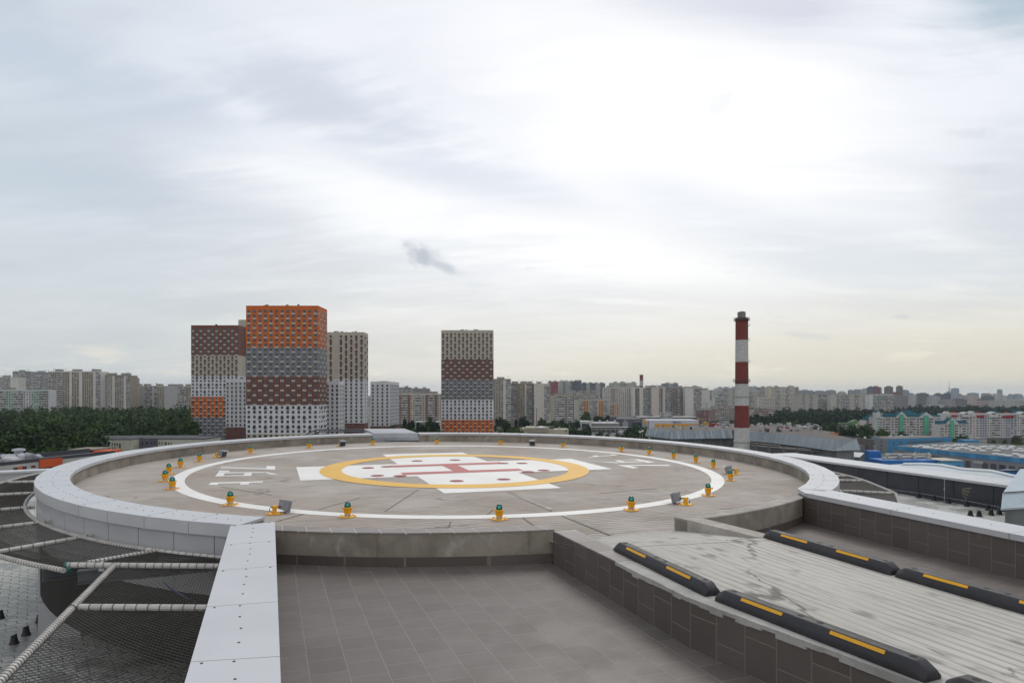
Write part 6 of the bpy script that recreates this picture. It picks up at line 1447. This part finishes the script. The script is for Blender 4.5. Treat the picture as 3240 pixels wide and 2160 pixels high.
t = slab('bright green house half behind trees, left of the teal roofs', 2661, 2733, 1338, 800, 14, 2.8, [(.35, 'balc', (.10, .21, .085), PG), (.25, 'win', (.11, .22, .09), PG), (.9, 'blank', (.095, .20, .075), (.095, .2, .075))], 64, 0, (.09, .16, .08), antennas=0, cat='house', name='gabled_house')
gable(t, 2690, 2729, 1337, 1327, 1345, 799, fmat((.095, .20, .075)), fmat((.07, .12, .07))); mb = MB(); pbox(mb, 2707, 2712, 1340, 1364, 798.6, .5); mb.build('balcony', fmat((.45, .45, .44)), t)
t = slab('small yellow house end between green house and teal roofs', 2729.5, 2742, 1336, 780, 12, 2.8, [(1, 'balc', (.46, .36, .15), PG)], 65, 0, antennas=0, cat='house', name='gabled_house')

# ================================================================== blue depot
BLU, BLU2, GRW = fmat((.045, .20, .37), .6), fmat((.06, .26, .46), .6), fmat((.22, .22, .235))
t = thing('depot_office', 'three-storey grey and blue depot office with a long window row', 'office', (335, 572, -48.3))
pl4 = [(308, 546), (377, 574), (367, 601), (312, 578.5)]
mb = MB(); mb.prism(pl4, -49, -36.3); mb.build('wall', GRW, t)
U2 = Vector((69, 28)).normalized(); f2 = Fac((308, 546), U2); Lf = 74.4
mb = MB(); f2.box(mb, 0, Lf, -38.2, -36.2, .0, .25); f2.box(mb, 0, 19, -49, -38.2, 0, .2); f2.box(mb, 62, Lf, -49, -38.2, 0, .2)
for k in range(16): u = 19 + k * 2.75; f2.box(mb, u, u + 1.2, -49, -38.2, 0, .2)
mb.build('blue_cladding', BLU, t)
f3 = Fac((312, 578.5), (Vector((308, 546)) - Vector((312, 578.5))).normalized())
mb = MB(); f3.box(mb, 28.5, 32.7, -49, -36.2, 0, .25); f3.box(mb, 0, 2.8, -49, -36.2, 0, .25); mb.build('blue_corner', BLU2, t)
wl = [(f2, 20.9 + k * 2.75, z, 1.5, 1.8, (0,), 0.05) for z in (-39.6, -42.9) for k in range(15)] + [(f2, u, z, 1.6, 1.8, (0,), .2) for u, z in ((4, -40), (4, -43.2), (9, -42), (12, -39.6))] + [(f3, 16, z, 2.4, 1.8, (0,), .0) for z in (-39.2, -42.5, -45.8)]
windows(t, wl)
mb = MB(); mb.prism([(309, 547.5), (375, 574.3), (366, 599), (313, 577.5)], -36.29, -36.1); mb.build('roof', M['roof2'] if 'roof2' in M else fmat((.11, .10, .095)), t)
for k in range(9): mb = MB(); x = 313 + k * 4.2; y = 556 + k * 2 + (k % 3) * 4; mb.box(x - .9, x + .9, y - .9, y + .9, -36.2, -34.6 - .5 * (k % 2)); mb.lathe([(1.0, 0), (.8, .4), (.1, .5)], (x, y, -34.6 - .5 * (k % 2)), 8); mb.build('roof_unit', fmat((.42, .42, .42)), t)
dep = thing('bus_depot', 'wide bus depot hall with blue band and white roof domes', 'depot', (330, 440, -48.3))
pd = [(283, 497), (350, 536), (440, 470), (440, 330), (316, 330), (303, 397)]
mb = MB(); mb.prism(pd, -49, -38.0, 0, 1); mb.build('wall', [GRW, simple('depot_roof', (.10, .10, .10), .85, 0, .25, .05)], dep)
Ud = Vector((20, -100)).normalized(); fd = Fac((283, 497), Ud)
def su(px): r_ = (px - CX) / F; return (r_ * 497 - 283) / (Ud.x - Ud.y * r_)
mb = MB()
for k in range(34): fd.box(mb, k * 5, k * 5 + 4.95, -40.7, -37.7, 0, .3, k % 3 == 1)
mb.build('blue_band', [BLU, BLU2], dep)
for x0, x1, zt_ in ((3054, 3071.5, -43), (3107, 3125.7, -43), (3134.5, 3153, -43), (3162, 3182, -43), (3192, 3212, -43), (3223, 3245, -43)):
    u0, u1 = su(x0), su(x1); mb = MB(); fd.quad(mb, u0, u1, -48.2, zt_, .05, 0)
    if x0 != 3162:
        for k in range(7): fd.box(mb, u0, u1, -48 + k * .72, -47.75 + k * .72, .05, .12, 1)
    mb.build('gate', [simple('gate_dark', (.035, .037, .045), .5), fmat((.13, .14, .16))], dep)
for k in range(6): u0 = su(2850 + k * 22); mb = MB(); fd.quad(mb, u0, u0 + 6, -43.4, -42.2, .06); mb.build('window', M['glass'], dep)
u0 = su(3080); mb = MB(); fd.box(mb, u0, u0 + 7, -43.8, -42.3, .03, .2); mb.build('sign_board', fmat((.42, .42, .40)), dep)
dome_me = None
DOM = [(800, 240), (880, 228), (955, 237), (945, 257), (1075, 226), (1120, 268), (1185, 235), (1225, 282), (1250, 222), (1280, 263), (1330, 230), (1385, 278), (1420, 258), (1480, 253), (1550, 273), (1590, 243), (1640, 251), (1700, 270), (1745, 246), (1800, 240), (1850, 268), (1900, 242), (2005, 262), (2050, 243), (2160, 262), (2230, 298), (2300, 272), (2325, 304), (1945, 348), (2040, 357), (2130, 371), (2230, 348), (2310, 366), (2340, 392), (1760, 300), (1020, 258), (1500, 214), (1390, 214), (1445, 222), (1620, 300), (1960, 300), (2080, 275), (2180, 240)]
mb = MB(); mb.lathe([(2.7, 0), (2.75, .35), (2.45, .75), (1.6, 1.0), (.3, 1.08)], (0, 0, 0), 16)
mb.v = [(x, y * .55, z) for x, y, z in mb.v]; d0 = mb.build('roof_dome', fmat((.50, .51, .51), .5), dep, True)
for k, (x, y) in enumerate(DOM):
    p = at(2720 + x / 4.523, 1360 + y / 4.523 + 1, -37.9); o = d0 if k == 0 else d0.copy()
    if k: COL.objects.link(o)
    o.location = p - Vector(ORG[dep.name]); o.rotation_euler = (0, 0, .2)
def bluebox(label, x0, x1, y0, Y, d, m, name='shed'):
    t = pthing(name, label, 'shed', (x0 + x1) / 2, Y); mb = MB(); pbox(mb, x0, x1, y0, 0, Y, d, 0, True); mb.build('wall', m, t); return t
VB = fmat((.012, .13, .40), .5)
bluebox('tall vivid blue panelled shed above the dark parapet cap', 2750, 2788, 1426, 400, 5, VB)
t = bluebox('long vivid blue wall of a low shed behind the pale roof edge', 2790, 2976, 1456, 380, 14, VB)
p0, p1 = aty(2792, 1450, 388), aty(2960, 1447, 388)
mb = MB(); mb.tube([p0, p0.lerp(p1, .5) + Vector((0, 0, .6)), p1 + Vector((0, 6, 0))], .8, 8); mb.tube([p0 + Vector((3, 3, 2.2)), p1 + Vector((0, 8, 1.2))], .55, 8); mb.build('roof_pipe', fmat((.42, .40, .35)), t)
for k in range(16):
    q = p0.lerp(p1, k / 15); mb = MB(); mb.box(q.x - .8, q.x + .8, 384 + (k % 4) * 3, 386 + (k % 4) * 3, q.z - 2, q.z + .6 + (k % 3) * .7); mb.lathe([(.7, 0), (.5, .5), (.1, .8)], (q.x, 385 + (k % 4) * 3, q.z + .6 + (k % 3) * .7), 8); mb.build('roof_unit', [fmat((.40, .39, .36)), fmat((.25, .24, .22)), M['galv']][k % 3], t)
t = bluebox('paler blue shed end with a small dark gate', 2978, 3047, 1458, 376, 16, BLU2)
mb = MB(); pbox(mb, 3025, 3039, 1472, 1483, 375.6, .3); mb.build('gate', M['balc_dark'], t); mb = MB(); pbox(mb, 2977, 3048, 1456, 1458.2, 375.5, 17); mb.build('roof', fmat((.40, .385, .35)), t)
bluebox('grey low shed left of the depot office', 2718, 2775, 1409, 450, 14, fmat((.20, .205, .21)))
bluebox('small pale blue kiosk behind the depot domes', 3054, 3097, 1391.5, 560, 10, BLU)
t = pthing('sound_barrier', 'dark ribbed barrier wall below the red-roofed house', 'barrier wall', 3190, 600); mb = MB(); pbox(mb, 3128, 3290, 1384, 0, 620, 2, 0, True); mb.build('wall', ribbed('dark_barrier', (.105, .10, .10), 2.5, (1, 0), .2), t)
t = pthing('bus', 'blue city bus with white roof before the depot gates', 'bus', 3200, 400); b_ = at(3172, 1501.5, -47.9); Lb = 11.2; g = -48.0
mb = MB(); mb.box(b_.x, b_.x + Lb, b_.y, b_.y + 2.5, g + .45, g + 2.0); mb.build('body', fmat((.02, .14, .38), .4), t)
mb = MB(); mb.box(b_.x + .05, b_.x + Lb - .05, b_.y + .03, b_.y + 2.47, g + 2.0, g + 2.75); mb.build('windows', M['glass'], t)
mb = MB(); mb.box(b_.x, b_.x + Lb, b_.y, b_.y + 2.5, g + 2.75, g + 3.0); mb.box(b_.x + 2, b_.x + 8, b_.y + .4, b_.y + 2, g + 3.0, g + 3.25); mb.build('roof', fmat((.45, .5, .55), .4), t)
for k in range(7): mb = MB(); mb.box(b_.x + 1.2 + k * 1.4, b_.x + 1.4 + k * 1.4, b_.y - .02, b_.y + .02, g + 2.0, g + 2.75); mb.build('pillar', fmat((.02, .14, .38), .4), t)
for x in (2.2, 8.6): mb = MB(); mb.tube([(b_.x + x, b_.y - .03, g + .5), (b_.x + x, b_.y + .25, g + .5)], .5, 12); mb.build('wheel', M['rubber'], t)

# ================================================================== low buildings on the left
t = thing('clinic_wing', 'low white wing with orange panels and a cluttered dark roof at the left edge', 'building', (-90, 130, gz(-90, 130)))
w0, w1 = Vector((-95.0, 85)), Vector((-83.4, 140.7)); ud = (w1 - w0).normalized(); fw = Fac((w0.x, w0.y), ud); Lw = (w1 - w0).length
n2 = Vector((-ud.y, ud.x)); mb = MB(); mb.prism([tuple(w0), tuple(w1), tuple(w1 + n2 * 6.5), tuple(w0 + n2 * 6.5)], gz(-90, 130), -12.35); mb.build('wall', fmat((.40, .39, .365)), t)
mb = MB(); mb.prism([tuple(w0), tuple(w1), tuple(w1 + n2 * .3), tuple(w0 + n2 * .3)], -12.3, -11.75); mb.prism([tuple(w0 + n2 * 6.2), tuple(w1 + n2 * 6.2), tuple(w1 + n2 * 6.5), tuple(w0 + n2 * 6.5)], -12.3, -11.4); mb.build('roof_edge', fmat((.05, .052, .062)), t)
mb = MB(); mb.prism([tuple(w0 + n2 * .3), tuple(w1 + n2 * .3), tuple(w1 + n2 * 6.2), tuple(w0 + n2 * 6.2)], -12.34, -12.25); mb.build('roof', fmat((.12, .12, .125)), t)
def ww(px): r_ = (px - CX) / F; return (r_ * w0.y - w0.x) / (ud.x - ud.y * r_)
mb = MB(); fw.box(mb, ww(122.8), ww(193.6), -13.5, -12.0, 0, .3); mb.build('orange_panel', fmat((.52, .085, .02)), t)
mb = MB(); fw.quad(mb, ww(123), ww(190), -14.3, -13.5, .05); mb.build('window_band', M['glass'], t)
for x0, x1, y0, y1, m in ((42, 54, 1478, 1490, M['glass']), (54.5, 69.5, 1476, 1488.5, fmat((.52, .10, .03))), (70, 83.5, 1474.5, 1487, fmat((.09, .03, .035))), (99, 111.5, 1472, 1478.5, fmat((.10, .025, .03)))):
    u0, u1 = ww(x0), ww(x1); yy = w0.y + ud.y * (u0 + u1) / 2; mb = MB(); fw.box(mb, u0, u1, -(y1 - HY) / F * yy, -(y0 - HY) / F * yy, 0, .08); mb.build('window', m, t)
r6 = random.Random(21)
for k in range(26):
    u = ww(-10 + k * 6.5); q = w0 + ud * u + n2 * r6.uniform(1.2, 5); w = r6.uniform(.5, 1.5); h = r6.uniform(.5, 1.3)
    mb = MB(); mb.box(q.x - w, q.x + w, q.y - w * .8, q.y + w * .8, -12.3, -12.3 + h); mb.lathe([(w * .9, 0), (w * .7, .3), (w * .1, .45)], (q.x, q.y, -12.3 + h), 10); mb.build('roof_unit', [M['galv'], fmat((.42, .43, .45)), fmat((.2, .2, .22))][k % 3], t)
q = w0 + ud * ww(116) + n2 * 4; mb = MB(); mb.lathe([(.7, 0), (.7, 1.9), (1.1, 1.95), (1.0, 2.3), (.3, 2.4)], (q.x, q.y, -12.3), 12); mb.build('roof_vent', fmat((.36, .38, .40)), t)
def lowb(label, x0, x1, y0, Y, d, col, wins, side=None):
    t = pthing('low_building', label, 'building', (x0 + x1) / 2, Y); mb = MB(); pbox(mb, x0, x1, y0, 0, Y, d, 0, True); mb.build('wall', fmat(col), t)
    a, b = aty(x0, y0, Y), aty(x1, y0, Y); mb = MB(); mb.box(a.x - .15, b.x + .15, Y - .15, Y + d, a.z + .002, a.z + .5); mb.build('roof', fmat((.07, .072, .08)), t)
    for (wx0, wx1, wy0, wy1) in wins: mb = MB(); pbox(mb, wx0, wx1, wy0, wy1, Y - .08, .1); mb.build('window', M['glass'], t)
    for k in range(int((x1 - x0) / 16)): mb = MB(); p = aty(x0 + 8 + k * 16, y0, Y + 5); mb.box(p.x - 1.4, p.x + 1.4, Y + 4, Y + 6, a.z + .4, a.z + 1.9); mb.build('roof_unit', fmat((.24, .25, .26)), t)
    return t
lowb('cream low building with small windows before the wood', 331, 416, 1391, 380, 24, (.44, .435, .36), [(341, 347, 1399, 1408), (354, 357, 1400, 1409), (362, 365.5, 1400, 1409), (369, 372.5, 1401, 1409.5), (377, 381.5, 1402, 1417), (341, 347, 1414, 1422), (354, 357, 1414, 1422), (362, 365, 1414, 1422)])
lowb('dark grey middle section joined to the cream buildings', 417, 500, 1389.5, 388, 24, (.105, .105, .125), [(437, 442, 1399, 1408), (448, 453, 1398, 1407), (460, 470, 1397, 1405), (478, 482, 1396, 1405), (487, 492, 1395, 1404)])
lowb('second cream low building below the brown-topped tower', 500.5, 640, 1390, 380, 24, (.44, .435, .36), [(503, 506, 1397, 1406), (511, 514, 1397, 1406), (521, 527, 1398, 1406), (532, 535.5, 1399, 1405), (540, 543, 1399, 1405)])
t = pthing('low_building', 'small dark sheds with orange panel below the wood', 'building', 300, 250)
mb = MB(); pbox(mb, 262, 296, 1423, 0, 252, 8, 0, True); pbox(mb, 213, 260, 1428, 0, 255, 8, 0, True); mb.build('wall', fmat((.10, .07, .055)), t)
mb = MB(); pbox(mb, 293, 345, 1426, 0, 246, 8, 0, True); mb.build('orange_wall', fmat((.52, .085, .02)), t); mb = MB(); pbox(mb, 211, 298, 1421.5, 1423.5, 250, 12); mb.build('roof', fmat((.20, .175, .13)), t)

# ================================================================== ground
mb = MB(); xs = [-13000, -6000, -2500, -1200] + [-800 + 40 * k for k in range(41)] + [1200, 2500, 6000, 13000]; ys = [-2000, -400, 0, 150, 300, 450, 600, 800, 1000, 1400, 2000, 3000, 5000, 9000, 16000]
idx = {}
for i, x in enumerate(xs):
    for j, y in enumerate(ys): idx[i, j] = len(mb.v); mb.v.append((x, y, gz(x, y)))
for i in range(len(xs) - 1):
    for j in range(len(ys) - 1): mb.f.append((idx[i, j], idx[i + 1, j], idx[i + 1, j + 1], idx[i, j + 1])); mb.m.append(0); mb.sm.append(True)
def ground_mat():
    m, t, b = mat0('city_ground'); o = objc(t); n = t.noise(o, .012, 6, .65); k = t.noise(o, .07, 5, .6)
    c = t.mix(t.ramp(n, .42, .58), (.045, .065, .030), (.13, .125, .115)); c = t.mix(t.ramp(k, .5, .7, 0, .6), c, (.035, .05, .022))
    t.l.new(c, b.inputs['Base Color']); b.inputs['Roughness'].default_value = .95; return m
tag(mb.build('ground', ground_mat()), 'city ground of grass and paving', None, None, 'structure')
def patch(name, label, pts, m, h):
    mb = MB(); mb.prism(pts, lambda x, y: gz(x, y) + h - .4, lambda x, y: gz(x, y) + h); tag(mb.build(name, m), label, None, None, 'structure')
patch('car_park', 'grey car park before the shops', [(85, 700), (190, 700), (190, 826), (90, 826)], simple('asphalt', (.115, .11, .105), .9, 0, .2, .1), .12)
patch('lawn', 'green lawn this side of the car park', [(60, 560), (170, 560), (180, 699), (75, 699)], simple('lawn_green', (.075, .12, .03), .95, 0, .3, .08), .10)
patch('depot_yard', 'asphalt yard before the depot gates', [(255, 340), (316, 330), (303, 397), (284, 490), (262, 490)], simple('yard_asphalt', (.13, .12, .11), .9, 0, .2, .1), .14)

# ================================================================== trees
FOL = [foliage('foliage_a', (.014, .032, .008), (.056, .096, .022)), foliage('foliage_b', (.012, .026, .009), (.042, .074, .022)), foliage('foliage_c', (.036, .056, .014), (.085, .11, .032)), foliage('foliage_d', (.013, .024, .015), (.030, .048, .026))]
BARK = simple('bark', (.085, .07, .055), .9, 0, .25, 3)
def leaf(mb, p, s, r, m=0):
    n = Vector((r.gauss(0, 1), r.gauss(0, 1), r.gauss(.5, 1))).normalized(); a = n.orthogonal().normalized(); q = r.uniform(0, 6.28)
    b = n.cross(a); a, b = a * math.cos(q) + b * math.sin(q), b * math.cos(q) - a * math.sin(q)
    mb.face([p - a * s - b * s * .55, p + a * s * .9 - b * s * .7, p + a * s * 1.05 + b * s * .6, p - a * s * .75 + b * s * .8], m)
def crown(mb, H, rx, kind, r, clumps, per, size, off=(0, 0, 0)):
    off = Vector(off)
    for c in range(clumps):
        if kind == 'cone':
            f = r.random() ** .75; rr = rx * (1 - f) * r.uniform(.55, 1.05) + .25; a = r.uniform(0, 6.28); cc = Vector((rr * math.cos(a), rr * math.sin(a), H * (.12 + .86 * f)))
            cr = Vector((rx * .24, rx * .24, H * .04))
        else:
            th = r.uniform(0, 6.28); ph = math.acos(r.uniform(-.75, 1)); q = r.uniform(.55, 1.0) * (1 + .22 * math.sin(3 * th + c))
            cc = Vector((rx * q * math.sin(ph) * math.cos(th), rx * q * math.sin(ph) * math.sin(th), H * .62 + H * .36 * q * math.cos(ph))); cr = Vector((rx * .30, rx * .30, H * .085))
        for k in range(per):
            d = Vector((r.gauss(0, .6), r.gauss(0, .6), r.gauss(0, .6))); p = cc + Vector((d.x * cr.x, d.y * cr.y, d.z * cr.z)); leaf(mb, p + off, size * r.uniform(.6, 1.3), r)
PROT = []
for k, (kind, H, rx, cl, per, sz, name, lab, m) in enumerate((('round', 20, 5.0, 62, 26, .55, 'broadleaf_tree', 'dark green broadleaf tree', 0), ('round', 18, 4.4, 54, 26, .52, 'broadleaf_tree', 'dark green broadleaf tree', 1), ('round', 15, 4.2, 48, 26, .5, 'broadleaf_tree', 'light green broadleaf tree', 2),
                                                      ('cone', 21, 3.6, 70, 22, .5, 'conifer_tree', 'dark pointed conifer', 3), ('round', 22, 5.6, 66, 26, .58, 'broadleaf_tree', 'dark green broadleaf tree', 1), ('cone', 18, 3.4, 60, 22, .5, 'conifer_tree', 'dark pointed conifer', 3))):
    r = random.Random(40 + k); t = thing(name, lab, 'tree', (0, 0, 0)); mb = MB(); crown(mb, H, rx, kind, r, cl, per, sz); mb.build('crown', FOL[m], t, True)
    mb = MB(); mb.tube([(0, 0, -.3), (.1, .05, H * .35), (0, .1, H * .85)], [.32, .24, .06], 7)
    for q in range(5):
        a = q * 1.3; z = H * (.3 + .09 * q); mb.tube([(0, 0, z), (rx * .5 * math.cos(a), rx * .5 * math.sin(a), z + H * .14)], [.12, .04], 5)
    mb.build('trunk', BARK, t, True); PROT.append((t, lab))
used = [False] * len(PROT); NT_ = [0]
def plant(k, X, Y, s, where, group, zoff=0.0):
    t, lab = PROT[k]
    o = dup(t, (0, 0, 0)) if used[k] else t; used[k] = True
    o.location = (X, Y, gz(X, Y) + zoff); o.rotation_euler = (0, 0, r7.uniform(0, 6.28)); o.scale = (s, s, s * r7.uniform(.9, 1.1)); o['label'] = lab + ' ' + where; o['group'] = group; NT_[0] += 1
r7 = random.Random(77); stuffL, stuffR = MB(), MB()
def scatter(n, xr, yr, kinds, srange, where, group, mind=5.0, keep=None, pts=[]):
    k = 0; tries = 0
    while k < n and tries < n * 60:
        tries += 1; Y = math.sqrt(r7.uniform(yr[0] ** 2, yr[1] ** 2)); px = r7.uniform(*xr); X = (px - CX) / F * Y
        if keep and not keep(px, Y): continue
        if any((X - a) ** 2 + (Y - b) ** 2 < mind * mind for a, b in pts): continue
        pts.append((X, Y)); plant(r7.choice(kinds), X, Y, r7.uniform(*srange), where, group); k += 1
okL = lambda px, Y: not (px > 318 and Y < 425) and not (px > 205 and Y < 275)
scatter(150, (-70, 600), (205, 420), (0, 0, 1, 1, 4, 3, 5, 2), (.85, 1.2), 'in the front of the dense wood on the left', 'trees at the front of the left wood', 6.0, okL)
scatter(22, (1238, 1398), (480, 640), (3, 3, 1, 0, 5), (.75, 1.0), 'between the white block and the detached tower', 'trees between the towers', 5.0, lambda px, Y: Y < 610 or Y > 665)
scatter(16, (1562, 1660), (440, 760), (0, 1, 5), (.75, 1.0), 'right of the detached tower foot', 'trees right of the detached tower', 5.0, lambda px, Y: Y < 555 or Y > 600)
scatter(26, (1700, 1880), (600, 800), (0, 1, 2), (.7, .95), 'between the beige pavilion and the shops', 'trees before the shops', 6.0, lambda px, Y: not (px > 1825 and Y > 690))
scatter(7, (1845, 1990), (860, 930), (0, 1), (.8, 1.1), 'behind the low white shop', 'trees behind the low white shop', 6.0, lambda px, Y: px < 1930)
scatter(10, (1990, 2042), (470, 600), (0, 1), (.75, 1.0), 'left of the streaky mansard', 'trees left of the streaky mansard', 4.5)
scatter(9, (1880, 1990), (640, 690), (1, 2), (.4, .6), 'on the lawn before the car park', 'small trees on the lawn', 8.0)
scatter(10, (2000, 2240), (920, 1000), (0, 1), (.6, .9), 'at the foot of the brown slabs', 'trees at the foot of the brown slabs', 6.0)
scatter(16, (2222, 2330), (600, 860), (0, 1), (.7, .95), 'before the brown mid-rise left of the chimney', 'trees left of the chimney', 6.0)
scatter(46, (2370, 2760), (520, 800), (0, 0, 1, 2, 4), (.75, 1.05), 'in the front of the wood beyond the market', 'trees at the front of the right wood', 7.0, lambda px, Y: not (px > 2640 and Y > 690))
scatter(14, (2770, 2880), (600, 670), (0, 1, 2), (.5, .85), 'at the foot of the teal-roofed house', 'trees by the teal-roofed house', 5.0)
scatter(5, (3010, 3060), (600, 640), (2, 0), (.45, .6), 'at the foot of the lower teal wing', 'trees by the lower teal wing', 5.0)
scatter(5, (3120, 3180), (560, 600), (2, 1), (.4, .5), 'before the dark barrier wall', 'small trees before the dark barrier', 7.0)
scatter(4, (3215, 3260), (500, 560), (2,), (.7, .9), 'at the right edge beside the depot roof', 'trees at the right edge', 4.0)
def mass(mb, n, xr, yr, H, keep=None):
    for q in range(n):
        Y = math.sqrt(r7.uniform(yr[0] ** 2, yr[1] ** 2)); px = r7.uniform(*xr); X = (px - CX) / F * Y
        if keep and not keep(px, Y): continue
        far_ = Y > 900; h = H * r7.uniform(.8, 1.2); crown(mb, h, h * r7.uniform(.22, .29), 'cone' if r7.random() < .12 else 'round', r7, 20 if far_ else 34, 7 if far_ else 11, 1.15 if far_ else .85, (X, Y, gz(X, Y)))
mass(stuffL, 560, (-120, 612), (410, 900), 21)
tag(stuffL.build('woodland', FOL[1]), 'dense dark wood stretching back to the left blocks', 'woodland', None, 'stuff')
mass(stuffR, 330, (2370, 2760), (760, 1290), 20, lambda px, Y: not (px > 2655 and Y < 830)); mass(stuffR, 420, (2740, 3300), (830, 1700), 19); mass(stuffR, 260, (2800, 3320), (1700, 3600), 18); mass(stuffR, 60, (2255, 2420), (960, 1250), 19)
tag(stuffR.build('woodland', FOL[1]), 'dark wood behind the market and the gabled houses', 'woodland', None, 'stuff')

# ================================================================== haze
mb = MB(); mb.box(-13100, 13100, -2100, 16100, -50.2, 172)
hz = mb.build('haze', None or []) if False else None
me = bpy.data.meshes.new('haze'); me.from_pydata(mb.v, [], mb.f); m = bpy.data.materials.new('haze'); m.use_nodes = True; m.node_tree.nodes.clear()
o_ = m.node_tree.nodes.new('ShaderNodeOutputMaterial'); v_ = m.node_tree.nodes.new('ShaderNodeVolumePrincipled'); v_.inputs['Color'].default_value = (.74, .86, 1.0, 1); v_.inputs['Density'].default_value = 5.0e-5; v_.inputs['Anisotropy'].default_value = .3
m.node_tree.links.new(v_.outputs[0], o_.inputs['Volume']); me.materials.append(m)
hz = bpy.data.objects.new('haze', me); COL.objects.link(hz); tag(hz, 'thin haze over the whole city', None, None, 'stuff')
